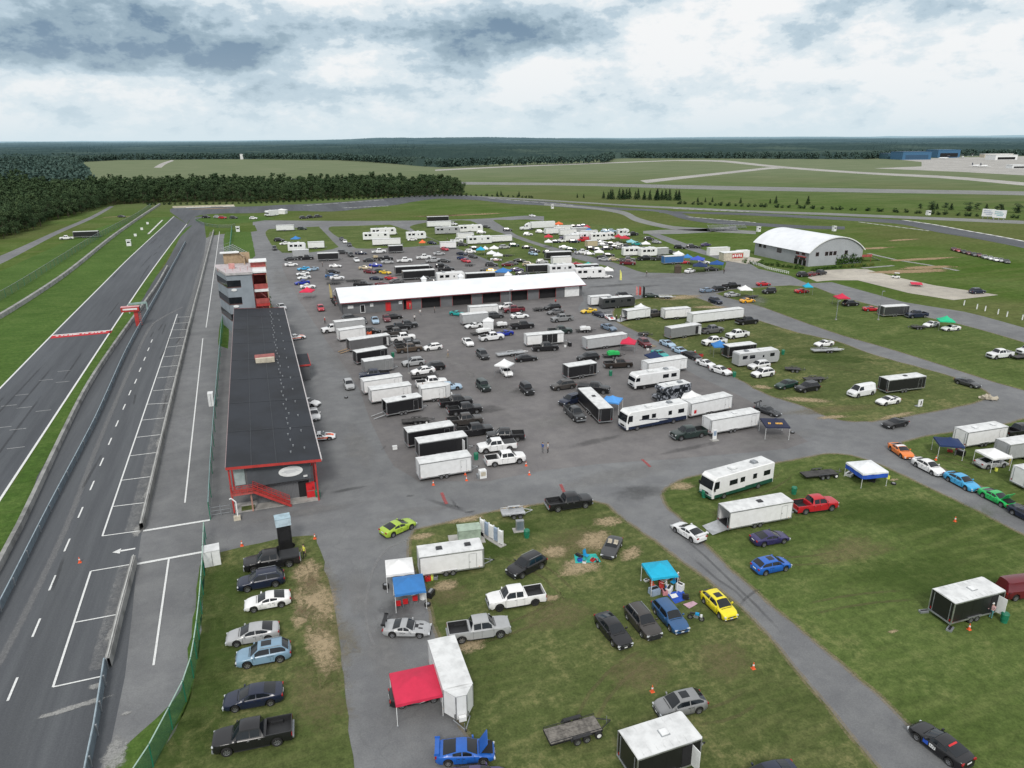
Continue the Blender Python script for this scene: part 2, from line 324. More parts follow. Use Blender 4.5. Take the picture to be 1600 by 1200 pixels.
('tr',93.6,332.76,-5.0,7.97,'W','white trailer behind the row of square-windowed campers',''),
('tt',95.38,315.83,-10.7,11.02,'W','white camper with square windows on the third back lawn',''),
('tr',106.37,317.75,-9.3,10.1,'W','tall white truck box on the third back lawn',''),
('pu',87.55,325.51,-22.0,5.32,'W','white pickup at the end of the third lawn row',''),
('suv',86.29,312.31,-21.9,5.12,'D','dark wagon at the end of the third lawn row',''),
('suv',101.11,297.78,-3.8,6.29,'S','silver wagon under the tall white truck box',''),
('can',86.33,284.33,-21.8,2.62,'T2','teal canopy on the third back lawn','size2.8'),
('can',88.57,285.38,-21.8,2.1,'W','white square canopy beside the teal canopy','size2.2'),
('can',92.56,285.75,-21.8,3.17,'W','white dome-like canopy on the third back lawn','size3'),
('can',87.26,272.77,-21.7,4.04,'W','white low canopy under the dome-like canopy','size3'),
('can',88.05,267.14,-21.6,3.48,'W','white low canopy beside a dark car trailer','size3'),
('suv',83.79,290.62,-21.7,2.13,'W','white car beside the teal canopy',''),
('fl',95.25,276.64,-21.6,6.19,'K','dark car trailer on the third back lawn',''),
('cou',87.38,267.52,-21.6,4.48,'WR','white car with red nose on the third back lawn',''),
('suv',82.05,256.66,-21.5,2.86,'D','dark jeep at the rim of the third back lawn',''),
('cou',87.6,254.48,-7.1,5.84,'M','maroon race car at the rim of the third back lawn',''),
('sed',90.12,256.62,-4.3,4.98,'G','grey car beside the maroon race car',''),
('can',78.45,232.66,-37.2,4.59,'B2','bright blue canopy behind the garage ridge','size4'),
('can',77.68,225.12,-21.3,1.7,'W','white umbrella above the garage ridge','size2'),
('hat',78.03,243.45,-21.4,2.27,'Y2','yellow and orange cart behind the blue canopy',''),
('sed',76.73,245.37,-21.4,1.83,'D','grey car beside the yellow cart',''),
('tr',92.91,236.72,-3.4,8.52,'K','black trailer with silver corner trim above the garage',''),
('tt',99.48,231.5,-13.1,9.04,'W','white camper above the garage end',''),
('suv',101.73,255.25,-21.5,2.42,'S','silver car behind the silver-trimmed trailer',''),
('suv',94.91,251.6,-21.5,3.33,'t','beige covered car on the third back lawn',''),
('sed',86.18,234.75,-21.3,3.11,'D','dark car beside the silver-trimmed trailer',''),
('sed',87.16,242.72,-21.4,3.66,'P','dark purple car in the third lawn pit',''),
('tr',111.34,262.5,-12.8,10.68,'K','black trailer with white awning by the back lane',''),
('tr',107.6,250.54,-9.8,7.39,'W','white trailer under the black awning trailer',''),
('cou',112.07,246.41,-7.3,5.96,'R','red race car on the third lawn',''),
('can',110.35,232.79,-21.4,4.98,'T3','green-blue awning by the third lawn','size3.6'),
('tr',108.81,230.49,-11.7,7.82,'K','black trailer with white roof under the green-blue awning',''),
('tt',105.38,221.1,-14.0,9.65,'W','white race camper beside the garage end',''),
('can',112.54,222.04,-21.4,3.93,'W','white canopy beside the garage end','size3.2'),
('cou',110.99,219.79,-6.1,4.6,'W','white race car under the garage end canopy',''),
('sed',110.33,294.09,-21.8,3.86,'K','black car in the pit group of the third lawn',''),
('suv',109.11,282.48,-21.7,3.73,'D','dark wagon in the pit group of the third lawn',''),
('sed',106.08,276.07,-74.3,4.35,'b','pale blue car in the pit group of the third lawn',''),
('semi',140.04,356.25,177.2,25.97,'W','white semi truck with long white trailer on the fourth back lawn',''),
('suv',122.79,356.28,-22.3,3.95,'D','dark wagon beside the semi truck',''),
('suv',126.07,335.16,-22.1,5.63,'W','white wagon below the semi truck',''),
('suv',135.32,342.44,-22.2,3.85,'W','white camper van by the fourth lawn campers',''),
('sed',117.03,374.05,-61.2,4.71,'D','dark car on the lane before the semi truck',''),
('sed',160.13,418.05,-69.5,5.27,'W','white car on the upper cross lane',''),
('can',151.96,358.01,-22.5,5.39,'O3','orange domed canopy on the fourth back lawn','size3.6'),
('can',146.01,344.76,-22.4,6.49,'W','white canopy under the orange domed canopy','size3.4'),
('tr',139.93,335.18,-7.0,9.84,'W','white trailer under the orange dome',''),
('tr',144.02,327.99,-5.0,8.53,'W','white trailer with dark window in the crowded fourth lawn',''),
('can',127.21,311.5,-22.1,4.69,'R3','pink-red canopy in the crowded fourth lawn','size3.2'),
('can',120.67,295.43,-21.9,3.9,'W','white canopy at the rim of the crowded fourth lawn','size2.8'),
('sed',154.42,349.32,-22.3,4.63,'D','dark car behind the crowded fourth lawn',''),
('sed',160.96,359.14,-22.4,4.08,'K','black car behind the crowded fourth lawn',''),
('sed',157.24,345.14,-22.3,4.59,'S','silver car behind the crowded fourth lawn',''),
('tr',152.39,332.9,-4.8,8.74,'S','grey-white trailer near the blue canopy of the fourth lawn',''),
('can',159.49,339.21,-22.4,3.88,'R3','dark red canopy near the blue canopy of the fourth lawn','size2.8'),
('can',154.65,326.62,-22.3,3.75,'B2','blue canopy in the crowded fourth lawn','size2.6'),
('suv',149.16,325.76,-22.1,4.97,'W','white wagon in the crowded fourth lawn',''),
('sed',137.77,317.41,-22.1,5.42,'P','dark purple car in the crowded fourth lawn',''),
('tr',137.1,307.74,-3.1,6.89,'W','white box trailer before the red truck',''),
('suv',136.47,303.43,-22.0,3.47,'N','dark car in front of the white box trailer',''),
('van',142.06,305.89,178.4,6.36,'R','red truck in the crowded fourth lawn',''),
('tt',149.78,305.81,-5.8,8.13,'W','white camper in the crowded fourth lawn',''),
('rvc',155.45,305.98,6.0,4.91,'W','white motorhome with blue roof units',''),
('suv',166.65,332.49,-22.2,2.56,'b','pale blue vehicle behind the white motorhome',''),
('suv',169.61,331.28,-22.2,2.56,'b','pale blue truck cab behind the white motorhome',''),
('can',156.72,299.53,-22.1,2.91,'R3','red and white canopy by the white motorhome','size2.8'),
('can',157.31,294.45,-22.0,4.59,'R3','large crimson canopy on the fourth lawn','size3.6'),
('fl',170.22,324.82,-22.2,4.41,'W','white flat trailer behind the crimson canopy',''),
('pu',172.95,316.08,-1.1,6.9,'K','black pickup behind the crimson canopy',''),
('can',153.88,282.05,-21.9,4.14,'T4','pale teal canopy on the fourth lawn','size3.2'),
('suv',158.64,285.45,-21.9,2.8,'T','teal car beside the pale teal canopy',''),
('can',156.79,274.38,-21.9,3.79,'W','white peaked canopy near the fourth lawn corner','size3'),
('suv',172.14,298.55,-22.0,4.12,'D','dark wagon at the fourth lawn corner',''),
('hat',169.87,287.67,-61.7,3.31,'S','silver car at the fourth lawn corner',''),
('tr',137.35,287.11,1.9,4.97,'t','beige trailer in front of the red truck',''),
('sed',147.06,296.86,-21.9,5.16,'W','white saloon behind the beige trailer',''),
('sed',143.92,289.17,-21.9,4.48,'S','silver saloon behind the beige trailer',''),
('sed',146.12,281.86,-21.8,3.84,'K','black saloon under the crimson canopy row',''),
('sed',149.15,291.49,-21.9,3.96,'D','charcoal saloon under the crimson canopy row',''),
('sed',146.62,277.5,-21.8,3.25,'G','grey saloon under the crimson canopy row',''),
('suv',150.71,280.02,-21.8,3.84,'K','black wagon under the crimson canopy row',''),
('sed',125.15,288.16,-21.8,4.39,'W','white saloon on the open side of the fourth lawn',''),
('sed',125.4,281.92,-21.8,3.24,'E','dark car beside the open lawn saloon',''),
('pu',125.87,271.96,-1.5,5.12,'W','white pickup by the white peaked fourth lawn canopy',''),
('cou',127.3,267.64,-21.7,2.59,'W','white cart beside the white pickup on the fourth lawn',''),
('can',127.94,260.23,-21.7,3.79,'W','white peaked canopy on the open side of the fourth lawn','size3'),
('sed',127.91,256.63,-44.2,4.19,'D','dark grey coupe by the lane of the fourth lawn',''),
('sed',132.97,261.72,-21.6,3.06,'K','black car behind the dark grey coupe on the fourth lawn',''),
('cou',126.26,252.16,-43.9,4.12,'S','silver coupe by the lane of the fourth lawn',''),
('hat',129.69,250.81,-21.6,2.46,'t','beige car by the lane of the fourth lawn',''),
('tt',141.93,259.75,-7.5,7.06,'W','round-nosed white camper on the fourth lawn',''),
('tt',147.25,255.79,-6.6,6.55,'W','white camper with grey slide-out on the fourth lawn',''),
('tr',153.78,256.49,-3.9,5.66,'S','silver trailer at the end of the fourth lawn campers',''),
('fl',139.83,248.5,-21.6,3.94,'D','dark open trailer under the fourth lawn campers',''),
('pu',141.65,247.77,-8.2,6.8,'K','black pickup below the white camper with slide-out',''),
('pu',133.75,247.53,-21.5,6.84,'G','grey pickup above the maroon pickup',''),
('pu',130.42,240.76,-35.2,6.19,'M','maroon pickup at the lane of the fourth lawn',''),
('suv',159.27,258.67,-21.7,2.59,'D','dark car beside the silver trailer of the fourth lawn',''),
('can',154.23,244.39,-21.7,3.94,'W','white canopy behind the blue bus-like trailer','size3.2'),
('can',153.09,236.26,-21.6,3.35,'B2','blue canopy behind the blue bus-like trailer','size3'),
('tr',147.01,236.6,-0.1,8.24,'B6','blue trailer with white roof near the plaza',''),
('can',154.1,230.94,-40.4,4.65,'B7','violet-blue canopy near the plaza','size4'),
('cou',158.33,232.94,-38.3,5.15,'W','white race car under the violet-blue canopy',''),
('can',146.99,218.4,-36.4,5.26,'N2','navy canopy at the plaza corner','size4'),
('can',154.79,219.77,-39.8,4.44,'B8','dark blue canopy ending at the plaza','size3.8'),
('sed',142.78,218.13,22.1,3.77,'W','white racer at the plaza corner',''),
('shed',138.65,219.44,-21.4,1.78,'n','brown cabinet at the plaza corner',''),
('suv',170.74,269.92,-50.9,3.95,'K','black wagon first of three beyond the plaza lawn',''),
('suv',176.58,269.66,-21.8,4.9,'D','dark wagon second of three beyond the plaza lawn',''),
('fl',179.54,268.31,-21.8,3.81,'K','black trailer between the dark wagons beyond the plaza lawn',''),
('sed',185.49,272.49,3.3,4.74,'P','purple-navy car third of three beyond the plaza lawn',''),
('sed',109.0,186.5,-21.0,3.03,'E2','dark green saloon behind the strip lawn',''),
('suv',101.74,189.29,-7.6,4.01,'K','black wagon behind the dark grey camper',''),
('fl',112.96,183.3,-21.0,4.88,'W',"low white-decked trailer at the strip lawn's dry corner",'alu'),
('tr',-78.08,410.3,4.7,11.07,'K','black trailer with white roof on the grass beyond the main straight',''),
('pu',-85.86,405.43,-172.6,4.83,'W','white pickup hitched to the black trailer beyond the main straight',''),
('suv',-26.66,488.3,-22.8,5.63,'K','dark car first of the group inside the far bend',''),
('suv',-16.94,480.13,-22.7,3.97,'R','red car between the dark ones inside the far bend',''),
('suv',-19.99,485.5,-22.8,5.62,'S','silver car inside the far bend',''),
('suv',-10.71,477.52,-22.7,4.76,'D','grey wagon inside the far bend',''),
('suv',0.57,468.78,-22.7,3.14,'W','white vehicle at the far bend exit',''),
('sed',-76.51,513.42,-22.8,3.29,'D','dark car on the outside of the far straight',''),
('suv',52.66,234.89,-21.2,2.99,'K','black wagon squeezed between long trailer and garage ridge',''),
('sed',53.72,232.03,-21.2,2.54,'D','dark grey car beside the oval-windowed camper',''),
('suv',58.12,261.46,-21.4,3.31,'K','black wagon on top end of the second long trailer',''),
('tr',78.37,306.49,-6.1,7.25,'W','white box trailer by the third lawn rim cars',''),
('sed',88.72,300.66,-21.8,2.21,'D','dark car under the square-windowed camper',''),
('suv',106.94,301.84,-21.9,2.81,'E','dark green wagon at the end of the tall truck box',''),
('suv',134.46,280.32,-21.8,3.25,'K','black wagon below the beige trailer',''),
('sed',135.9,277.73,-21.8,3.23,'N','navy car below the white saloon pair',''),
('sed',151.08,288.49,-21.9,3.37,'W','white car between the crimson canopy and dark saloons',''),
('suv',148.61,272.65,-21.8,3.21,'D','dark wagon above the round-nose camper',''),
('sed',152.91,274.99,-21.8,3.25,'G','grey car above the slide-out camper',''),
('sed',163.79,357.98,-22.4,4.08,'P','purple car at the rear of the crowded fourth lawn',''),
('sed',167.25,359.79,-22.4,4.11,'D','dark car beside the dark red canopy',''),
('tr',148.22,343.29,-4.4,8.91,'W','white trailer third along the orange dome row',''),
('tr',151.39,319.62,-5.3,8.45,'W','white trailer behind the white camper of the fourth lawn',''),
('sed',128.67,306.57,-22.0,3.48,'N','navy car by the pink-red canopy',''),
('sed',131.68,307.71,-22.0,3.5,'W','white car between pink-red canopy and white box trailer',''),
('suv',140.48,277.92,-21.8,3.24,'D','dark wagon in the row below the white motorhome',''),
('tt',141.58,309.13,-4.4,7.53,'W','small white camper behind the red truck',''),
('rvc',167.04,314.15,3.5,5.68,'W','white motorhome behind the large crimson canopy',''),
('suv',21.36,188.65,7.0,3.05,'D','dark wagon at the west end of the garage front',''),
('sed',32.16,186.85,-2.9,2.36,'K','black car beside the dark red garage saloon',''),
('suv',24.14,173.36,-20.7,1.89,'K','black wagon at the nose of the second white trailer',''),
('tr',16.81,305.38,-6.4,6.49,'S','silver trailer behind the black awning frame trailer',''),
('sed',24.81,262.85,-21.3,3.21,'K','black car between cyan pair and blue saloon',''),
('suv',33.94,308.54,-21.7,3.23,'D','grey wagon beside the awning frame trailer',''),
('tt',72.11,342.32,-6.9,9.06,'W','white camper at the tip of the second back lawn',''),
('fl',74.72,259.61,-21.5,3.83,'S','bare silver trailer on the third lawn lane',''),
('sed',94.86,261.23,-21.5,3.44,'K','black car in the third lawn pit behind the maroon racer',''),
('sed',113.86,278.65,-21.7,3.7,'D','dark car near the long black awning trailer',''),
('pu',146.68,245.78,-6.0,5.87,'D','dark pickup by the slide-out camper row',''),
('sed',151.22,235.75,-21.5,3.35,'R3','red car under the violet-blue canopy rim',''),
('sed',152.09,218.72,-21.4,3.16,'K','black car under the dark blue plaza canopy','')]
P = {
'track_left':[(-49.56,135.84),(-49.53,157.01),(-49.58,198.81),(-49.3,262.9),(-49.02,326.18),(-47.12,448.36),(-46.29,508.32)],
'track_right':[(-35.52,77.14),(-35.79,103.73),(-36.93,258.12),(-36.61,351.85),(-35.6,457.29)],
'track_bend_top':[(-51.31,542.25),(-51.78,573.09),(-31.18,572.43),(-11.36,566.68),(3.36,563.13),(21.27,569.76),(37.11,568.84),(58.61,574.82),(83.88,586.52),(113.16,605.35),(137.4,613.55),(158.04,612.21),(175.81,588.74),(191.96,545.75),(209.13,521.74),(218.34,490.21),(228.63,463.34),(241.04,444.87),(255.9,423.57),(254.37,403.3),(248.11,378.47),(254.34,358.52),(263.05,340.51),(276.83,321.31),(294.25,307.69)],
'track_bend_bot':[(-35.6,457.29),(-34.87,491.03),(-29.39,514.34),(-19.06,516.79),(2.56,509.95),(25.45,516.91),(42.7,504.71),(55.26,501.78),(79.23,522.22),(99.85,535.74),(115.5,556.31),(144.51,580.57),(165.39,554.06),(179.39,510.06),(195.83,488.5),(206.04,462.46),(218.22,442.09),(230.68,434.33),(243.79,423.93),(244.19,403.18),(236.67,373.46),(238.25,347.34),(253.39,327.74),(266.99,309.6),(284.97,297.72)],
'track_right_top':[(248.36,419.62),(269.98,405.76),(296.55,385.44),(314.63,360.68),(330.71,341.85),(345.87,320.35),(342.91,297.28),(335.0,269.96),(329.92,250.5),(323.35,231.49),(304.47,191.61)],
'track_right_bot':[(242.96,410.38),(263.06,395.2),(286.73,372.42),(304.58,348.9),(317.97,328.34),(329.59,306.11),(317.72,271.41),(313.62,247.15),(304.73,217.57),(284.74,178.49)],
'track_far_top':[(126.47,618.43),(159.92,619.43),(198.36,563.92),(235.87,500.61),(257.67,461.77),(284.95,428.61),(307.06,399.36),(339.66,367.18),(362.91,340.35),(384.5,315.44),(404.6,292.25)],
'track_far_bot':[(124.28,607.89),(157.11,608.67),(194.05,551.68),(231.16,490.54),(251.6,450.78),(277.27,416.88),(299.11,388.83),(329.85,356.34),(351.43,329.29),(371.35,304.31),(389.8,281.19)],
'service_strip_top':[(201.76,503.32),(220.53,466.83),(227.59,428.46),(215.84,386.05),(212.36,344.66),(224.57,327.02),(239.3,309.11)],
'service_strip_bot':[(195.83,488.5),(214.39,453.73),(217.17,414.61),(205.05,371.71),(204.15,332.37),(216.77,315.45),(231.24,298.46)],
'lane_back_top':[(0.07,464.56),(37.2,445.28),(75.72,429.23),(108.27,421.34),(131.32,419.47),(158.31,426.49),(167.76,418.33)],
'lane_back_bot':[(-0.25,435.75),(35.27,424.49),(72.66,412.47),(104.36,406.36),(125.55,401.15),(151.17,407.27),(158.35,394.82)],
'lane_dirt_top':[(186.99,330.5),(200.27,330.95),(216.91,327.13),(243.72,331.73)],
'lane_dirt_bot':[(181.86,321.29),(190.74,314.95),(207.98,313.41),(233.4,317.38)],
'runway_top':[(39.38,967.23),(209.34,808.96),(327.32,726.03),(424.28,632.28),(530.77,530.74),(620.1,453.42),(663.88,400.98)],
'runway_bot':[(37.26,920.67),(197.22,762.49),(309.37,686.08),(392.61,584.61),(494.22,493.58),(579.97,423.41),(616.8,371.77)],
'taxiway_top':[(863.09,1392.22),(915.41,1359.72),(922.3,1302.28),(815.89,999.94),(772.72,776.74),(781.0,667.93),(739.23,542.52),(702.12,424.72)],
'taxiway_bot':[(827.53,1334.62),(866.2,1286.28),(852.04,1202.56),(765.77,938.04),(733.49,736.86),(733.88,627.05),(691.8,507.05),(656.72,396.54)],
'taxi_link_top':[(411.33,739.94),(557.59,835.82),(769.05,979.51),(799.41,993.31)],
'taxi_link_bot':[(393.76,694.45),(541.01,796.86),(734.35,927.66),(765.77,938.04)],
'far_road_top':[(276.53,1145.27),(432.84,1229.55),(654.59,1319.06),(863.09,1392.22)],
'far_road_bot':[(265.2,1098.66),(418.07,1187.63),(629.79,1268.94),(834.4,1345.76)],
'apron':[(877.8,877.45),(995.68,900.19),(1168.7,1058.25),(1256.85,1201.32),(1477.75,1240.21),(1678.51,1244.98),(1959.8,1205.22),(836.87,508.34),(870.27,640.52),(885.84,739.51)],
'west_road_top':[(-104.93,323.79),(-100.8,355.69),(-98.83,447.41),(-96.25,525.05),(-97.16,609.32)],
'west_road_bot':[(-97.92,300.0),(-94.32,330.57),(-94.97,434.07),(-92.48,515.14),(-94.04,605.11)],
'town_road_top':[(-154.79,1468.49),(-168.96,1755.88),(-171.75,2035.01)],
'town_road_bot':[(-141.73,1461.37),(-154.27,1700.95),(-160.53,1965.67)],
'pave':[(-18.63,46.03),(-16.11,47.27),(-16.96,88.43),(-18.41,220.99),(-22.37,385.59),(-16.02,399.1),(1.64,406.31),(0.03,460.76),(36.87,441.68),(75.41,427.5),(107.82,419.63),(130.24,416.02),(132.51,387.7),(125.56,297.63),(129.83,250.49),(129.37,224.9),(138.32,220.02),(156.97,218.33),(167.83,232.25),(173.97,276.09),(184.58,322.95),(190.14,326.33),(173.52,238.27),(173.8,225.15),(170.05,216.09),(171.24,200.48),(167.15,187.24),(175.97,186.18),(173.18,154.89),(178.4,139.92),(176.79,121.88),(174.58,105.26),(142.89,73.61),(110.54,54.42),(95.18,52.49),(73.08,34.34),(49.04,21.82),(3.39,35.7)],
'pitlane':[(-32.82,51.1),(-32.02,89.12),(-33.53,123.65),(-34.73,188.18),(-34.27,268.92),(-33.51,305.06),(-35.12,495.22),(-28.78,500.96),(-22.37,385.59),(-18.41,220.99),(-16.96,88.43),(-16.11,47.27)],
'millings':[(8.84,291.61),(10.1,226.11),(15.49,133.25),(15.0,116.02),(15.42,96.15),(17.75,89.99),(26.52,86.78),(35.31,87.26),(43.55,86.53),(60.5,83.42),(77.72,82.73),(80.66,99.36),(80.12,122.12),(83.32,158.66),(81.21,176.16),(90.65,194.17),(95.64,238.07),(81.66,239.39),(83.34,265.53),(78.87,314.17),(52.65,318.29),(33.17,315.9),(16.34,300.36)],
'grass_row':[(-4.76,80.41),(2.94,79.92),(3.14,74.92),(3.45,63.61),(2.58,44.1),(2.54,36.96),(-14.62,43.09),(-11.83,49.33),(-9.68,55.84),(-9.23,64.03),(-9.41,75.4),(-9.13,79.66)],
'grass_sliver':[(-9.84,77.55),(-9.31,79.15),(-9.23,64.03),(-9.68,55.84),(-11.83,49.33),(-14.62,43.09),(-16.65,43.82),(-15.15,50.65),(-12.13,54.6),(-10.38,57.29),(-10.01,67.82)],
'grass_center':[(13.23,74.78),(14.37,77.2),(20.5,77.79),(25.9,78.27),(32.46,77.89),(37.77,76.51),(39.34,75.01),(39.26,72.69),(41.21,59.72),(42.13,49.53),(40.74,38.5),(39.76,30.77),(38.82,23.98),(12.8,33.29),(12.1,40.69),(12.07,42.89),(11.0,47.26),(12.17,55.15),(12.2,58.84),(12.68,62.52),(12.81,66.71),(12.55,71.5)],
'grass_right':[(47.27,75.15),(50.49,77.39),(55.49,78.33),(67.09,77.91),(77.49,77.93),(80.11,76.23),(81.57,72.83),(81.97,67.56),(82.38,58.94),(82.3,51.22),(83.17,38.18),(57.2,18.9),(44.95,23.28),(45.76,28.62),(45.53,33.38),(45.54,40.2),(45.35,46.87),(45.45,58.59),(46.1,68.98),(46.19,72.51)],
'grass_corner':[(91.18,77.52),(97.11,78.06),(112.75,77.48),(118.07,77.97),(144.01,78.36),(95.82,45.69),(87.68,48.96),(88.83,56.96),(89.06,67.58),(88.99,73.21)],
'grass_strip':[(85.8,163.49),(85.97,142.71),(86.54,121.61),(86.47,112.2),(85.84,103.24),(88.03,95.26),(88.42,88.91),(92.25,86.26),(100.69,85.64),(117.12,86.56),(122.29,87.86),(124.62,89.6),(126.69,98.07),(124.1,116.56),(124.62,128.15),(121.47,138.78),(120.2,168.03),(121.34,175.68),(120.4,185.72),(115.02,187.79),(103.49,185.35),(94.63,179.55),(89.13,171.51)],
'grass_upper':[(130.26,183.96),(137.54,187.46),(146.44,187.29),(159.64,186.68),(165.17,181.16),(162.69,171.48),(161.74,148.76),(165.05,129.8),(163.84,112.2),(159.97,88.26),(138.8,75.13),(132.0,88.39),(131.22,104.91),(131.15,117.13),(129.79,131.12),(130.39,149.55),(131.45,162.87)],
'grass_four':[(122.17,342.85),(121.83,303.52),(128.21,246.25),(127.89,224.09),(137.64,218.91),(151.03,217.83),(160.5,225.77),(163.27,249.26),(170.12,281.94),(180.61,319.07),(178.88,361.77),(167.21,387.46),(153.71,393.07),(132.09,409.5)],
'grass_three':[(79.51,392.94),(92.53,411.27),(115.12,416.58),(119.0,411.21),(117.59,380.49),(117.26,329.07),(118.31,285.95),(118.52,258.29),(121.9,234.95),(105.68,230.02),(92.82,231.02),(84.15,231.78),(82.91,243.04),(85.22,271.44),(80.92,322.19)],
'grass_two':[(40.29,412.34),(72.08,409.27),(75.96,375.92),(79.59,320.47),(63.9,318.02),(41.13,322.89),(38.44,358.44)],
'grass_one':[(7.91,412.88),(33.72,415.05),(34.51,329.78),(20.35,317.09),(10.21,321.12),(6.78,349.7)],
'grass_bleacher':[(-13.48,409.53),(-1.55,404.65),(-0.61,315.98),(-2.18,307.67),(-11.7,316.74)],
'median':[(-37.88,82.58),(-35.46,102.48),(-35.8,142.13),(-36.39,253.46),(-36.07,351.64),(-34.71,433.52),(-32.42,449.03),(-34.77,390.61),(-34.16,277.82),(-33.29,187.64),(-33.49,148.29),(-32.72,109.96),(-31.2,93.77),(-32.01,61.23)],
'grass_tower':[(-10.78,174.97),(-10.71,206.31),(-9.18,202.59),(-8.62,171.29)],
'concrete_pad':[(172.14,188.86),(174.19,195.47),(184.11,203.51),(190.39,205.25),(201.78,203.66),(204.97,200.97),(202.41,185.76),(202.04,170.27),(207.03,152.4),(188.55,151.77),(184.8,163.99),(186.17,185.83),(178.4,188.85)],
'hangar_path':[(205.93,204.96),(222.02,204.65),(227.23,212.08),(227.25,217.04),(233.12,221.6),(231.23,210.5),(231.79,186.26),(225.65,188.66),(225.9,207.79)],
'shop_pad':[(170.29,234.53),(183.9,241.09),(184.97,233.74),(176.95,227.06),(171.82,225.93)],
'inner_bend':[(-31.78,474.01),(-30.42,489.16),(-20.43,497.45),(0.39,492.98),(12.9,467.02),(-0.05,453.33),(-17.33,449.72),(-26.25,460.56)],
'tan_strip':[(-51.56,570.31),(-52.98,582.92),(-11.51,581.02),(-10.95,568.74)],
'fence_green':[(-9.18,88.43),(-9.46,102.54),(-9.8,137.22),(-10.09,187.17),(-10.33,227.09),(-10.73,414.38)],
'fence_low':[(-9.5,83.66),(-9.28,75.36),(-9.2,68.18),(-9.23,64.03),(-9.43,58.61),(-9.87,55.76),(-10.69,52.85),(-11.74,49.3),(-13.07,46.07)],
'rail_pit':[(-28.71,63.48),(-28.5,75.48),(-28.72,97.64),(-28.8,130.62),(-29.95,177.62),(-30.08,255.47),(-30.49,369.27)],
'wall_left':[(-30.94,70.89),(-30.97,85.08),(-31.18,94.25),(-33.49,148.29),(-33.29,187.64),(-31.84,256.16),(-32.03,298.26)],
'rail_lower':[(-16.96,62.62),(-16.42,54.21),(-16.32,50.88),(-16.15,47.0)],
'pit_wall_a':[(-16.96,88.43),(-17.48,128.01),(-18.41,220.99),(-18.55,251.02),(-19.78,412.1)],
'pit_wall_b':[(-16.77,62.73),(-16.84,70.94),(-16.81,80.76)],
'barrier_west':[(-71.27,205.07),(-67.19,225.41),(-64.8,291.08),(-65.97,403.24),(-65.31,499.72),(-63.58,606.51)],
'fence_west':[(-77.91,227.16),(-73.91,251.46),(-72.94,311.26),(-72.11,398.09),(-67.58,513.02),(-67.43,585.26)],
'guard_curve':[(-31.78,474.01),(-26.3,446.51),(-18.44,430.02),(-11.21,427.05),(-9.3,432.78)],
'seam':[(-27.55,61.11),(-26.28,66.87),(-25.87,91.51),(-26.79,119.3),(-27.76,175.68),(-27.35,204.2),(-23.45,216.88),(-21.69,222.24)],
'conc_line1':[(-12.53,94.3),(-14.45,183.01)],
'conc_line2':[(-14.21,194.19),(-14.85,249.59),(-16.95,410.95)],
'conc_low':[(-13.29,80.46),(-12.98,61.63)],
'thick_low':[(-16.64,80.42),(-9.37,80.61)],
'thick_up':[(-16.8,88.21),(-9.25,88.28)],
'stall_left1':[(-21.3,88.57),(-22.35,213.15)],
'stall_left2':[(-21.2,80.59),(-20.94,61.58)],
'track_kerb_l':[(-50.49,413.13),(-50.49,485.65)]}
CAM = ((0.943176, 0.112062, -0.312827, 0.0), (-0.332240, 0.301258, -0.893790, 0.0), (-0.005918, 0.946935, 0.321371, 0.0))
# ------------------------------------------------------------------ materials
MATS = {}
def new_mat(name):
 m = bpy.data.materials.new(name); m.use_nodes = True
 nt = m.node_tree
 return m, nt, nt.nodes['Principled BSDF']
def N(nt, t, **k):
 n = nt.nodes.new(t)
 for a, b in k.items(): setattr(n, a, b)
 return n
def math_n(nt, op, a, b=None, c=None, clamp=False):
 n = N(nt, 'ShaderNodeMath', operation=op, use_clamp=clamp)
 for i, v in enumerate((a, b, c)):
  if v is None: continue
  if isinstance(v, (int, float)): n.inputs[i].default_value = v
  else: nt.links.new(v, n.inputs[i])
 return n.outputs[0]
def mixc(nt, f, a, b, blend='MIX'):
 n = N(nt, 'ShaderNodeMix', data_type='RGBA', blend_type=blend)
 for i, v in ((0, f), (6, a), (7, b)):
  if isinstance(v, (int, float)): n.inputs[i].default_value = v
  elif isinstance(v, tuple): n.inputs[i].default_value = (*v, 1) if len(v) == 3 else v
  else: nt.links.new(v, n.inputs[i])
 return n.outputs[2]
def noise_n(nt, scale, detail=4, rough=.55, vec=None, dist=0.):
 n = N(nt, 'ShaderNodeTexNoise')
 n.inputs['Scale'].default_value = scale; n.inputs['Detail'].default_value = detail
 n.inputs['Roughness'].default_value = rough; n.inputs['Distortion'].default_value = dist
 if vec is not None: nt.links.new(vec, n.inputs['Vector'])
 return n.outputs[0]
def ramp(nt, f, lo, hi):
 n = N(nt, 'ShaderNodeMapRange', interpolation_type='SMOOTHSTEP')
 n.inputs[1].default_value = lo; n.inputs[2].default_value = hi
 nt.links.new(f, n.inputs[0]); return n.outputs[0]
def pos(nt): return N(nt, 'ShaderNodeNewGeometry').outputs['Position']
def stretch(nt, vec, s):
 n = N(nt, 'ShaderNodeMapping'); n.inputs['Scale'].default_value = s
 nt.links.new(vec, n.inputs[0]); return n.outputs[0]
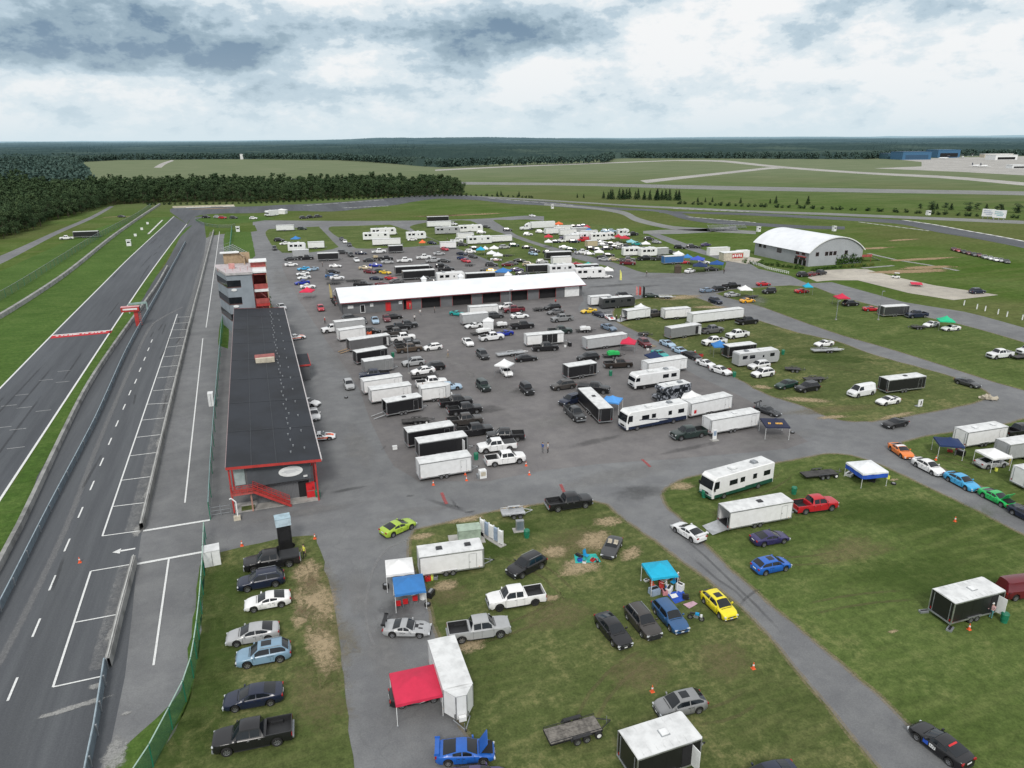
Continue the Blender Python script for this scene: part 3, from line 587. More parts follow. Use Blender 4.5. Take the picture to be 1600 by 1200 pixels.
def simple(name, col, rough=.6, metal=0., dirt=.15, scale=1.2, spec=.5, bump=0.):
 if name in MATS: return MATS[name]
 m, nt, b = new_mat(name)
 p = N(nt, 'ShaderNodeTexCoord').outputs['Object']
 n1 = noise_n(nt, scale, 5, .6, p)
 dark = tuple(c * (1 - dirt * 2) for c in col)
 nt.links.new(mixc(nt, ramp(nt, n1, .3, .62), dark, col), b.inputs['Base Color'])
 b.inputs['Roughness'].default_value = rough; b.inputs['Metallic'].default_value = metal
 b.inputs['Specular IOR Level'].default_value = spec
 if bump:
  bm_ = N(nt, 'ShaderNodeBump'); bm_.inputs['Strength'].default_value = bump
  nt.links.new(noise_n(nt, 8, 4, .6, p), bm_.inputs['Height']); nt.links.new(bm_.outputs[0], b.inputs['Normal'])
 MATS[name] = m; return m
def tinted(name, rough, coat=0., metal=0., dirt=.1, ribs=0., trans=0.):
 """colour of each object comes from its own object colour"""
 m, nt, b = new_mat(name)
 oi = N(nt, 'ShaderNodeObjectInfo').outputs['Color']
 p = N(nt, 'ShaderNodeTexCoord').outputs['Object']
 n1 = noise_n(nt, 1.1, 5, .65, p)
 d = mixc(nt, 1., oi, (1 - dirt * 2, 1 - dirt * 2.05, 1 - dirt * 2.2), 'MULTIPLY')
 c = mixc(nt, ramp(nt, n1, .3, .65), d, oi)
 nt.links.new(c, b.inputs['Base Color'])
 b.inputs['Roughness'].default_value = rough; b.inputs['Metallic'].default_value = metal
 b.inputs['Coat Weight'].default_value = coat; b.inputs['Coat Roughness'].default_value = .22
 if ribs:
  w = N(nt, 'ShaderNodeTexWave'); w.inputs['Scale'].default_value = ribs; nt.links.new(p, w.inputs[0])
  bb = N(nt, 'ShaderNodeBump'); bb.inputs['Strength'].default_value = .25; bb.inputs['Distance'].default_value = .02
  nt.links.new(w.outputs['Fac'], bb.inputs['Height']); nt.links.new(bb.outputs[0], b.inputs['Normal'])
 MATS[name] = m; return m
PAINT = tinted('car_paint', .3, .22, 0., .06)
PANEL = tinted('trailer_panel', .42, .15, 0., .05, .35)
FABRIC = tinted('canopy_fabric', .85, 0., 0., .07)
GLASS = simple('tinted_glass', (.01, .013, .017), .06, 0, .1, spec=.5)
RUBBER = simple('tyre_rubber', (.018, .018, .018), .85)
RIM = simple('wheel_alloy', (.42, .43, .45), .35, .7)
RIMK = simple('wheel_black', (.03, .03, .032), .4)
PLASTIC = simple('black_plastic', (.022, .023, .025), .55)
DARK = simple('dark_interior', (.012, .012, .014), .9)
LAMP = simple('headlight_glass', (.62, .65, .68), .12)
TAIL = simple('tail_light', (.35, .012, .015), .2)
ALU = simple('aluminium', (.55, .56, .57), .38, .75)
STEEL = simple('galvanised_steel', (.36, .38, .4), .5, .5)
WHITE = simple('white_paint', (.78, .79, .79), .45, dirt=.08)
ROOFW = simple('trailer_roof', (.7, .71, .71), .5, dirt=.12, scale=.7)
ROOFM = simple('white_metal_roof', (.77, .79, .82), .4, dirt=.055, scale=.25)
BLACK = simple('black_paint', (.015, .015, .017), .45)
RED = simple('red_paint', (.46, .045, .04), .5, dirt=.12)
REDB = simple('bright_red', (.6, .02, .025), .5)
GREEN = simple('bin_green', (.015, .2, .11), .5)
ORANGE = simple('cone_orange', (.85, .13, .04), .55)
YELLOW = simple('hi_vis_yellow', (.75, .8, .12), .7)
BLUE = simple('tarp_blue', (.02, .09, .5), .7)
TEALM = simple('teal_cloth', (.02, .42, .36), .8)
WOOD = simple('plank', (.33, .22, .12), .75, dirt=.2, scale=3)
GOLD = simple('gold_lettering', (.75, .42, .08), .6)
NAVY = simple('navy_stripe', (.015, .025, .06), .4)
GREENS = simple('green_stripe', (.015, .085, .055), .4)
CONC = simple('concrete', (.38, .37, .35), .85, dirt=.2, scale=.6)
TAN = simple('tan_stucco', (.42, .31, .2), .85)
CREAM = simple('cream_panel', (.55, .5, .4), .8)
STAIRRED = simple('stair_red', (.42, .09, .08), .6, dirt=.18)
SKIN = simple('skin', (.5, .3, .21), .6)
def corrugated(name, col, sx, axis='X', strength=.5, dirt=.12):
 m, nt, b = new_mat(name); p = N(nt, 'ShaderNodeTexCoord').outputs['Object']
 w = N(nt, 'ShaderNodeTexWave', bands_direction=axis); w.inputs['Scale'].default_value = sx
 nt.links.new(p, w.inputs[0])
 dk = tuple(c * .8 for c in col)
 c0 = mixc(nt, w.outputs['Fac'], dk, col)
 n1 = noise_n(nt, .25, 5, .65, p)
 nt.links.new(mixc(nt, ramp(nt, n1, .3, .7), mixc(nt, 1., c0, (1 - dirt * 2,) * 3, 'MULTIPLY'), c0), b.inputs['Base Color'])
 bb = N(nt, 'ShaderNodeBump'); bb.inputs['Strength'].default_value = strength; bb.inputs['Distance'].default_value = .04
 nt.links.new(w.outputs['Fac'], bb.inputs['Height']); nt.links.new(bb.outputs[0], b.inputs['Normal'])
 b.inputs['Roughness'].default_value = .6
 MATS[name] = m; return m
WALLK = corrugated('dark_grey_cladding', (.1, .11, .125), 2.2)
WALLG = corrugated('grey_cladding', (.16, .165, .175), 1.6)
WALLL = corrugated('light_grey_cladding', (.42, .44, .47), 1.2, dirt=.06)
WALLLY = corrugated('light_grey_cladding_side', (.33, .345, .37), 1.2, 'Y', dirt=.06)
TOWERW = simple('tower_panel', (.25, .285, .32), .6, dirt=.1, scale=.3)
SHINGLE = simple('dark_shingle', (.019, .023, .031), .8, dirt=.22, scale=.16, bump=.3)
MURAL = None
def mural():
 m, nt, b = new_mat('patterned_wrap'); p = N(nt, 'ShaderNodeTexCoord').outputs['Object']
 n1 = noise_n(nt, .9, 3, .5, p, 2.)
 nt.links.new(mixc(nt, ramp(nt, n1, .47, .55), (.02, .024, .03), (.3, .32, .36)), b.inputs['Base Color'])
 b.inputs['Roughness'].default_value = .35; return m
MURAL = mural()
def ground_mat(name, base, dark, light, dry=(.27, .22, .12), dryamt=.25, near=True):
 m, nt, b = new_mat(name); p = pos(nt)
 big = noise_n(nt, .018, 3, .5, p); mid = noise_n(nt, .12, 5, .65, p, .6); fine = noise_n(nt, 1.1, 6, .75, p)
 streak = noise_n(nt, .5, 3, .6, stretch(nt, p, (.25, 1.6, 1)))
 grit = noise_n(nt, 5.5, 3, .8, p)
 c = mixc(nt, ramp(nt, mid, .35, .68), dark, base)
 c = mixc(nt, math_n(nt, 'MULTIPLY', ramp(nt, streak, .42, .7), .55), c, light)
 c = mixc(nt, math_n(nt, 'MULTIPLY', ramp(nt, big, .4, .66), .5), c, tuple(x * 1.18 for x in base))
 dfac = math_n(nt, 'MULTIPLY', ramp(nt, math_n(nt, 'ADD', math_n(nt, 'MULTIPLY', mid, .6), math_n(nt, 'MULTIPLY', fine, .5)), .55, .75), dryamt)
 c = mixc(nt, dfac, c, dry)
 v = math_n(nt, 'ADD', math_n(nt, 'MULTIPLY', fine, .8), math_n(nt, 'MULTIPLY', grit, .55))
 c = mixc(nt, 1., c, mixc(nt, ramp(nt, v, .46, .88), (.66, .67, .66), (1.3, 1.28, 1.22)), 'MULTIPLY')
 nt.links.new(c, b.inputs['Base Color']); b.inputs['Roughness'].default_value = 1.; b.inputs['Specular IOR Level'].default_value = .08
 bb = N(nt, 'ShaderNodeBump'); bb.inputs['Strength'].default_value = .6; bb.inputs['Distance'].default_value = .12
 nt.links.new(fine, bb.inputs['Height']); nt.links.new(bb.outputs[0], b.inputs['Normal'])
 MATS[name] = m; return m
GRASS = ground_mat('meadow_grass', (.088, .126, .038), (.06, .09, .024), (.125, .148, .054), dryamt=.26)
GRASSW = ground_mat('worn_grass', (.088, .112, .04), (.06, .082, .026), (.13, .138, .058), dryamt=.45)
GRASSV = ground_mat('lush_grass', (.068, .124, .028), (.05, .1, .02), (.095, .146, .04), dryamt=.08)
GRASSF = ground_mat('airfield_grass', (.088, .118, .05), (.07, .098, .045), (.13, .145, .075), dryamt=.25)
def base_ground():
 """one sheet to the horizon; far land takes a woodland tone, with aerial haze painted in by distance"""
 m, nt, b = new_mat('open_grassland'); p = pos(nt)
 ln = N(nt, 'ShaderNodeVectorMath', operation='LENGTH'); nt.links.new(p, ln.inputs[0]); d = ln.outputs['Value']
 mid = noise_n(nt, .035, 5, .65, p, .5); fine = noise_n(nt, .6, 6, .75, p); big = noise_n(nt, .006, 3, .5, p)
 streak = noise_n(nt, .12, 4, .6, stretch(nt, p, (.12, 1.2, 1)))
 c = mixc(nt, ramp(nt, mid, .35, .68), (.066, .112, .026), (.1, .142, .046))
 c = mixc(nt, math_n(nt, 'MULTIPLY', ramp(nt, streak, .45, .7), .5), c, (.135, .15, .06))
 c = mixc(nt, math_n(nt, 'MULTIPLY', ramp(nt, big, .45, .62), .45), c, (.13, .125, .06))
 c = mixc(nt, 1., c, mixc(nt, ramp(nt, fine, .3, .75), (.75, .75, .75), (1.25, 1.25, 1.2)), 'MULTIPLY')
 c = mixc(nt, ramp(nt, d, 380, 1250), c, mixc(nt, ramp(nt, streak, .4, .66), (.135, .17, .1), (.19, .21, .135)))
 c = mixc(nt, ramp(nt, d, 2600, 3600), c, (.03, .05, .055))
 c = mixc(nt, ramp(nt, d, 4000, 16000), c, (.16, .25, .3))  # pale blue aerial haze mixed into the ground colour
 nt.links.new(c, b.inputs['Base Color']); b.inputs['Roughness'].default_value = 1.; b.inputs['Specular IOR Level'].default_value = 0.
 return m
def asphalt(name, base, var, warm=1., spec=.25, cracks=.0, along=(1, 1, 1)):
 m, nt, b = new_mat(name); p = pos(nt); q = stretch(nt, p, along)
 big = noise_n(nt, .035, 4, .6, q, .8); mid = noise_n(nt, .3, 5, .7, q); grit = noise_n(nt, 7., 4, .8, p)
 lo = tuple(x * (1 - var) for x in base); hi = tuple(x * (1 + var) for x in base)
 c = mixc(nt, ramp(nt, big, .36, .66), lo, hi)
 c = mixc(nt, 1., c, mixc(nt, ramp(nt, mid, .3, .72), (.86, .86, .87), (1.12, 1.12, 1.1)), 'MULTIPLY')
 c = mixc(nt, 1., c, mixc(nt, ramp(nt, grit, .3, .75), (.86, .86, .86), (1.15, 1.15, 1.14)), 'MULTIPLY')
 if cracks:
  v = N(nt, 'ShaderNodeTexVoronoi', feature='DISTANCE_TO_EDGE'); v.inputs['Scale'].default_value = .09
  nn = N(nt, 'ShaderNodeMix', data_type='VECTOR'); nn.inputs[0].default_value = .35
  nz = N(nt, 'ShaderNodeTexNoise'); nz.inputs['Scale'].default_value = .25; nt.links.new(p, nz.inputs['Vector'])
  va = N(nt, 'ShaderNodeVectorMath', operation='MULTIPLY_ADD'); nt.links.new(nz.outputs['Color'], va.inputs[0])
  va.inputs[1].default_value = (9, 9, 0); nt.links.new(p, va.inputs[2]); nt.links.new(va.outputs[0], v.inputs['Vector'])
  c = mixc(nt, math_n(nt, 'MULTIPLY', math_n(nt, 'LESS_THAN', v.outputs[0], .007), cracks), c, tuple(x * .45 for x in base))
 nt.links.new(c, b.inputs['Base Color']); b.inputs['Roughness'].default_value = .82; b.inputs['Specular IOR Level'].default_value = spec
 bb = N(nt, 'ShaderNodeBump'); bb.inputs['Strength'].default_value = .25; bb.inputs['Distance'].default_value = .03
 nt.links.new(grit, bb.inputs['Height']); nt.links.new(bb.outputs[0], b.inputs['Normal'])
 MATS[name] = m; return m
ASPH = asphalt('lane_asphalt', (.168, .172, .178), .09, cracks=.12)
TRACK = asphalt('track_asphalt', (.082, .089, .1), .14, along=(2.2, .12, 1))
PITA = asphalt('pit_lane_asphalt', (.086, .092, .101), .12, along=(2.5, .1, 1))
MILL = asphalt('paddock_millings', (.158, .151, .152), .12, cracks=.12)
APRC = asphalt('pit_apron_concrete', (.15, .15, .146), .1, cracks=.4)
PALE = asphalt('pale_pavement', (.36, .35, .33), .1)
RUNW = asphalt('runway_asphalt', (.2, .205, .2), .08)
CPAD = asphalt('concrete_pad', (.42, .39, .34), .1)
def faded(name, col, lo=.35, hi=.6, scale=.8, alpha=1.):
 """surface coat that thins out towards the edge of its patch (vertex attribute 'fade')"""
 m, nt, b = new_mat(name); p = pos(nt)
 a = N(nt, 'ShaderNodeAttribute', attribute_name='fade').outputs['Fac']
 n1 = noise_n(nt, scale, 6, .7, p); n2 = noise_n(nt, scale * 5, 4, .8, p)
 v = math_n(nt, 'ADD', math_n(nt, 'MULTIPLY', a, 1.), math_n(nt, 'MULTIPLY', math_n(nt, 'SUBTRACT', n1, .5), 1.3))
 v = math_n(nt, 'ADD', v, math_n(nt, 'MULTIPLY', math_n(nt, 'SUBTRACT', n2, .5), .6))
 f = math_n(nt, 'MULTIPLY', ramp(nt, v, lo, hi), alpha)
 c = mixc(nt, ramp(nt, n2, .3, .7), tuple(x * .72 for x in col), tuple(x * 1.2 for x in col))
 nt.links.new(c, b.inputs['Base Color']); b.inputs['Roughness'].default_value = .95; b.inputs['Specular IOR Level'].default_value = .1
 tr = N(nt, 'ShaderNodeBsdfTransparent'); mx = N(nt, 'ShaderNodeMixShader')
 nt.links.new(f, mx.inputs[0]); nt.links.new(tr.outputs[0], mx.inputs[1]); nt.links.new(b.outputs[0], mx.inputs[2])
 nt.links.new(mx.outputs[0], nt.nodes['Material Output'].inputs[0])
 MATS[name] = m; return m
DRY = faded('dry_straw', (.42, .33, .21), .42, 1.1, 2.2, .82)
DUST = faded('pale_dust', (.26, .255, .25), .3, 1.3, .16, .42)
RUT = faded('wheel_rut', (.15, .135, .07), .35, 1.2, .7, .4)
FRINGE = faded('verge_soil', (.3, .25, .16), .6, 1.25, .9, .5)
LUSH = faded('lush_patch', (.058, .1, .022), .25, 1.3, .7, .6)
STRAW = faded('pale_straw', (.21, .175, .095), .4, 1.4, 2., .62)
SEAM = faded('resurfaced_seam', (.3, .3, .3), .2, 1.1, .7, .35)
WORN2 = faded('worn_verge', (.36, .36, .355), .6, 1.5, .8, .5)
DIRT = faded('bare_dirt', (.36, .26, .16), .3, .7, .25, .8)
STAIN = faded('oil_stain', (.06, .06, .062), .25, 1.2, .35, .36)
WORN = faded('worn_concrete', (.36, .36, .35), .35, .9, 1.2, .75)
SKID = faded('tyre_mark', (.055, .056, .059), .3, 1.1, .5, .27)
LINE = faded('road_paint', (.72, .73, .72), -.35, .25, 2., .95)
LINEF = faded('faded_paint', (.45, .46, .46), .2, 1.05, 1.5, .62)
REDL = faded('red_road_paint', (.5, .05, .06), -.35, .25, 2., .95)
REDF = faded('faded_red_paint', (.42, .1, .1), .1, .9, 2., .6)
def fence_mat():
 m, nt, b = new_mat('green_fence_mesh'); b.inputs['Base Color'].default_value = (.02, .15, .125, 1); b.inputs['Roughness'].default_value = .7
 p = N(nt, 'ShaderNodeTexCoord').outputs['Object']
 tr = N(nt, 'ShaderNodeBsdfTransparent'); mx = N(nt, 'ShaderNodeMixShader')
 n1 = noise_n(nt, 2., 3, .6, p)
 nt.links.new(math_n(nt, 'ADD', .3, math_n(nt, 'MULTIPLY', n1, .2)), mx.inputs[0])
 nt.links.new(tr.outputs[0], mx.inputs[1]); nt.links.new(b.outputs[0], mx.inputs[2])
 nt.links.new(mx.outputs[0], nt.nodes['Material Output'].inputs[0]); return m
FENCE = fence_mat()
def leaf_mat(name, a, b_, far=0.):
 m, nt, b = new_mat(name)
 r = N(nt, 'ShaderNodeObjectInfo').outputs['Random']; p = pos(nt)
 n1 = noise_n(nt, .35, 4, .7, p); n2 = noise_n(nt, .05, 2, .5, p)
 c = mixc(nt, ramp(nt, n1, .3, .7), a, b_)
 c = mixc(nt, ramp(nt, n2, .3, .7), mixc(nt, 1., c, (.72, .78, .82), 'MULTIPLY'), c)
 c = mixc(nt, math_n(nt, 'MULTIPLY', r, .45), c, tuple(x * .55 for x in a))
 nt.links.new(c, b.inputs['Base Color']); b.inputs['Roughness'].default_value = .9; b.inputs['Specular IOR Level'].default_value = .1
 MATS[name] = m; return m
LEAF = leaf_mat('wood_leaves', (.042, .076, .036), (.105, .15, .066))
LEAFC = leaf_mat('conifer_needles', (.014, .034, .016), (.034, .062, .028))
LEAFS = leaf_mat('shrub_leaves', (.03, .07, .018), (.08, .14, .03))
LEAFY = leaf_mat('pale_shrub_leaves', (.12, .15, .03), (.25, .26, .07))
LEAFFAR = leaf_mat('far_wood', (.058, .1, .088), (.1, .15, .122))  # leaf tone paled and blued to stand in for distance haze
def canopy_far():
 m, nt, b = new_mat('far_wood_canopy'); p = pos(nt)
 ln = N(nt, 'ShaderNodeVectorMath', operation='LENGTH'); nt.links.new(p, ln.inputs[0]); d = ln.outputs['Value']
 n1 = noise_n(nt, .05, 4, .6, p); n2 = noise_n(nt, .004, 3, .5, p)
 c = mixc(nt, ramp(nt, n1, .2, .8), (.034, .058, .056), (.046, .074, .068))
 c = mixc(nt, math_n(nt, 'MULTIPLY', ramp(nt, n2, .5, .68), .5), c, (.09, .125, .1))
 c = mixc(nt, ramp(nt, d, 1500, 5200), c, mixc(nt, ramp(nt, n2, .35, .65), (.06, .105, .125), (.095, .15, .165)))  # from here on, aerial haze is painted into the canopy colour by distance
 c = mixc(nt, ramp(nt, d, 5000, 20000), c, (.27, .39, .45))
 nt.links.new(c, b.inputs['Base Color']); b.inputs['Roughness'].default_value = 1.; b.inputs['Specular IOR Level'].default_value = 0.
 return m
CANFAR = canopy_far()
BARK = simple('bark', (.09, .07, .05), .9)
# ------------------------------------------------------------------ mesh builder
class MB:
 def __init__(s): s.v = []; s.f = []; s.m = []; s.mats = []
 def mi(s, m):
  if m not in s.mats: s.mats.append(m)
  return s.mats.index(m)
 def face(s, pts, m):
  i = len(s.v); s.v += [tuple(p) for p in pts]; s.f.append(tuple(range(i, i + len(pts)))); s.m.append(s.mi(m))
 def box(s, c, d, m, rz=0., ry=0., rx=0., skip=()):
  hx, hy, hz = d[0] / 2, d[1] / 2, d[2] / 2
  M = Matrix.Translation(c) @ Matrix.Rotation(rz, 4, 'Z') @ Matrix.Rotation(ry, 4, 'Y') @ Matrix.Rotation(rx, 4, 'X')
  P_ = [M @ Vector((x, y, z)) for x in (-hx, hx) for y in (-hy, hy) for z in (-hz, hz)]
  F = {'-x': (0, 1, 3, 2), '+x': (4, 6, 7, 5), '-y': (0, 4, 5, 1), '+y': (2, 3, 7, 6), '-z': (0, 2, 6, 4), '+z': (1, 5, 7, 3)}
  i = len(s.v); s.v += [tuple(p) for p in P_]
  for k, q in F.items():
   if k in skip: continue
   s.f.append(tuple(i + j for j in q)); s.m.append(s.mi(m))
 def tube(s, a, b, r0, r1, m, n=8, caps=True):
  a, b = Vector(a), Vector(b); d = b - a
  if d.length < 1e-6: return
  q = d.to_track_quat('Z', 'Y'); i = len(s.v)
  for t, r in ((a, r0), (b, r1)):
   for k in range(n):
    th = 2 * math.pi * k / n
    s.v.append(tuple(t + q @ Vector((r * math.cos(th), r * math.sin(th), 0))))
  for k in range(n):
   s.f.append((i + k, i + (k + 1) % n, i + n + (k + 1) % n, i + n + k)); s.m.append(s.mi(m))
  if caps:
   s.f.append(tuple(i + k for k in reversed(range(n)))); s.m.append(s.mi(m))
   s.f.append(tuple(i + n + k for k in range(n))); s.m.append(s.mi(m))
 def path(s, pts, r, m, n=6):
  for a, b in zip(pts, pts[1:]): s.tube(a, b, r, r, m, n)
 def prism(s, poly, z0, z1, m, top=None, bottom=True):
  n = len(poly); i = len(s.v)
  s.v += [(x, y, z0) for x, y in poly] + [(x, y, z1) for x, y in poly]
  for k in range(n):
   s.f.append((i + k, i + (k + 1) % n, i + n + (k + 1) % n, i + n + k)); s.m.append(s.mi(m))
  s.f.append(tuple(i + n + k for k in range(n))); s.m.append(s.mi(top or m))
  if bottom: s.f.append(tuple(i + k for k in reversed(range(n)))); s.m.append(s.mi(m))
 def sheet(s, pts, m, nu):
  """pts: list of rows of nu points"""
  i = len(s.v); nr = len(pts) // nu; s.v += [tuple(p) for p in pts]
  for r in range(nr - 1):
   for c in range(nu - 1):
    s.f.append((i + r * nu + c, i + r * nu + c + 1, i + (r + 1) * nu + c + 1, i + (r + 1) * nu + c)); s.m.append(s.mi(m))
 def mesh(s, name, smooth=None, weld=False):
  me = bpy.data.meshes.new(name); me.from_pydata(s.v, [], s.f)
  for m in s.mats: me.materials.append(m)
  me.polygons.foreach_set('material_index', s.m)
  if weld or smooth:
   b = bmesh.new(); b.from_mesh(me); bmesh.ops.remove_doubles(b, verts=b.verts, dist=.0006)
   bmesh.ops.recalc_face_normals(b, faces=b.faces); b.to_mesh(me); b.free()
  if smooth:
   me.polygons.foreach_set('use_smooth', [True] * len(me.polygons)); me.set_sharp_from_angle(angle=R(smooth))
  me.update(); return me
def put(name, me, parent=None, loc=None, rz=0., col=None, mat4=None):
 o = bpy.data.objects.new(name, me); C.objects.link(o)
 if parent is not None: o.parent = parent
 if mat4 is not None: o.matrix_local = mat4
 else:
  if loc is not None: o.location = (*loc, 0) if len(loc) == 2 else loc
  if rz: o.rotation_euler = (0, 0, rz)
 if col is not None: o.color = (*col, 1)
 return o
def tag(o, label, cat, group=None):
 o['label'] = label; o['category'] = cat
 if group: o['group'] = group
 return o
def struct(name, me, z=0.):
 o = put(name, me, loc=(0, 0, z)); o['kind'] = 'structure'; return o
def thing(name, label, cat, loc=(0, 0, 0), rz=0., group=None):
 o = put(name, None, loc=loc, rz=rz); o.empty_display_size = .2
 return tag(o, label, cat, group)
# ------------------------------------------------------------------ ground sheets
def dense(poly, step, jit=0., closed=True, smooth=True):
 pts = [Vector((*p, 0)) for p in poly]; n = len(pts); out = []
 rng = range(n if closed else n - 1)
 for i in rng:
  if closed: p0, p1, p2, p3 = pts[i - 1], pts[i], pts[(i + 1) % n], pts[(i + 2) % n]
  else: p0, p1, p2, p3 = pts[max(i - 1, 0)], pts[i], pts[i + 1], pts[min(i + 2, n - 1)]
  L = (p2 - p1).length; k = max(1, min(60, int(L / step)))
  t0 = (p2 - p0); t1 = (p3 - p1)
  lim = L * .9
  if t0.length > 1e-6: t0 = t0.normalized() * min(t0.length * .5, lim)
  if t1.length > 1e-6: t1 = t1.normalized() * min(t1.length * .5, lim)
  sharp = False
  if closed or (0 < i):
   a = (p1 - p0); b = (p2 - p1)
   sharp = a.length > 0 and b.length > 0 and a.angle(b) > R(55)
  for j in range(k):
   t = j / k
   if smooth and not sharp:
    h = (2 * t**3 - 3 * t**2 + 1) * p1 + (t**3 - 2 * t**2 + t) * t0 + (-2 * t**3 + 3 * t**2) * p2 + (t**3 - t**2) * t1
   else: h = p1.lerp(p2, t)
   if jit:
    nv = noise.noise(h * .45) + .6 * noise.noise(h * 1.7)
    d = (p2 - p1).normalized() if L > 0 else Vector((1, 0, 0))
    h = h + Vector((-d.y, d.x, 0)) * nv * jit
   out.append(h)
 if not closed: out.append(pts[-1])
 return out
def area(name, poly, mat, z, step=4., jit=0., smooth=True):
 pts = dense(poly, step, jit, True, smooth)
 tris = tessellate_polygon([pts])
 me = bpy.data.meshes.new(name); me.from_pydata([(p.x, p.y, 0) for p in pts], [], tris); me.materials.append(mat)
 b = bmesh.new(); b.from_mesh(me); bmesh.ops.recalc_face_normals(b, faces=b.faces)
 for f in b.faces:
  if f.normal.z < 0: f.normal_flip()
 b.to_mesh(me); b.free()
 return struct(name, me, z), pts
def band(name, top, bot, mat, z, n=24, smooth=True):
 a = resample(top, n); b = resample(bot, n)
 mb = MB(); mb.sheet([(p.x, p.y, 0) for p in a] + [(p.x, p.y, 0) for p in b], mat, n)
 me = mb.mesh(name)
 o = struct(name, me, z)
 for p in me.polygons:
  if p.normal.z < 0: me.flip_normals(); break
 return o
def resample(line, n):
 pts = dense(line, 2.5, 0, False); d = [0.]
 for a, b in zip(pts, pts[1:]): d.append(d[-1] + (b - a).length)
 out = []; j = 0
 for i in range(n):
  t = d[-1] * i / (n - 1)
  while j < len(d) - 2 and d[j + 1] < t: j += 1
  u = (t - d[j]) / max(d[j + 1] - d[j], 1e-6); out.append(pts[j].lerp(pts[j + 1], min(max(u, 0), 1)))
 return out
def ribbon(mb, pts, w, mat, fades, z=0., off=0.):
 """strip along pts; fade attr: 1 in the middle columns, 0 at the edges"""
 n = len(pts)
 cols = (-.5, -.25, .25, .5); rows = []
 for i, p in enumerate(pts):
  d = (pts[min(i + 1, n - 1)] - pts[max(i - 1, 0)]).normalized(); nn = Vector((-d.y, d.x, 0))
  for c in cols:
   q = p + nn * (c * w + off); rows.append((q.x, q.y, z))
   e = min(1, 4 * i / max(n - 1, 1), 4 * (n - 1 - i) / max(n - 1, 1)) if mb.endfade else 1
   fades.append((1. if abs(c) < .3 else mb.edge) * max(e, 0.))
 mb.sheet(rows, mat, 4)
def fademesh(name, mb, fades, z):
 me = mb.mesh(name); a = me.attributes.new('fade', 'FLOAT', 'POINT'); a.data.foreach_set('value', fades)
 return struct(name, me, z)
def lines(name, segs, w, mat, z, edge=1., endfade=False, off=0.):
 mb = MB(); mb.edge = edge; mb.endfade = endfade; fd = []
 for s in segs:
  ribbon(mb, [Vector((*p, 0)) if not isinstance(p, Vector) else p for p in s], w, mat, fd, off=off)
 return fademesh(name, mb, fd, z)
def blobs(name, spots, mat, z):
 mb = MB(); fd = []
 for x, y, rx, ry, rot in spots:
  i = len(mb.v); n = 28; mb.v.append((x, y, 0)); fd.append(1.)
  for ring, fa in ((.45, .8), (1., 0.)):
   for k in range(n):
    th = 2 * math.pi * k / n; q = Vector((rx * ring * math.cos(th), ry * ring * math.sin(th), 0))
    q.rotate(Matrix.Rotation(R(rot), 3, 'Z')); q *= 1 + .35 * noise.noise(Vector((x + 2 * math.cos(th), y + 2 * math.sin(th), ring)))
    mb.v.append((x + q.x, y + q.y, 0)); fd.append(fa)
  m = mb.mi(mat)
  for k in range(n):
   k2 = (k + 1) % n
   mb.f.append((i, i + 1 + k, i + 1 + k2)); mb.m.append(m)
   mb.f.append((i + 1 + k, i + 1 + n + k, i + 1 + n + k2, i + 1 + k2)); mb.m.append(m)
 return fademesh(name, mb, fd, z)
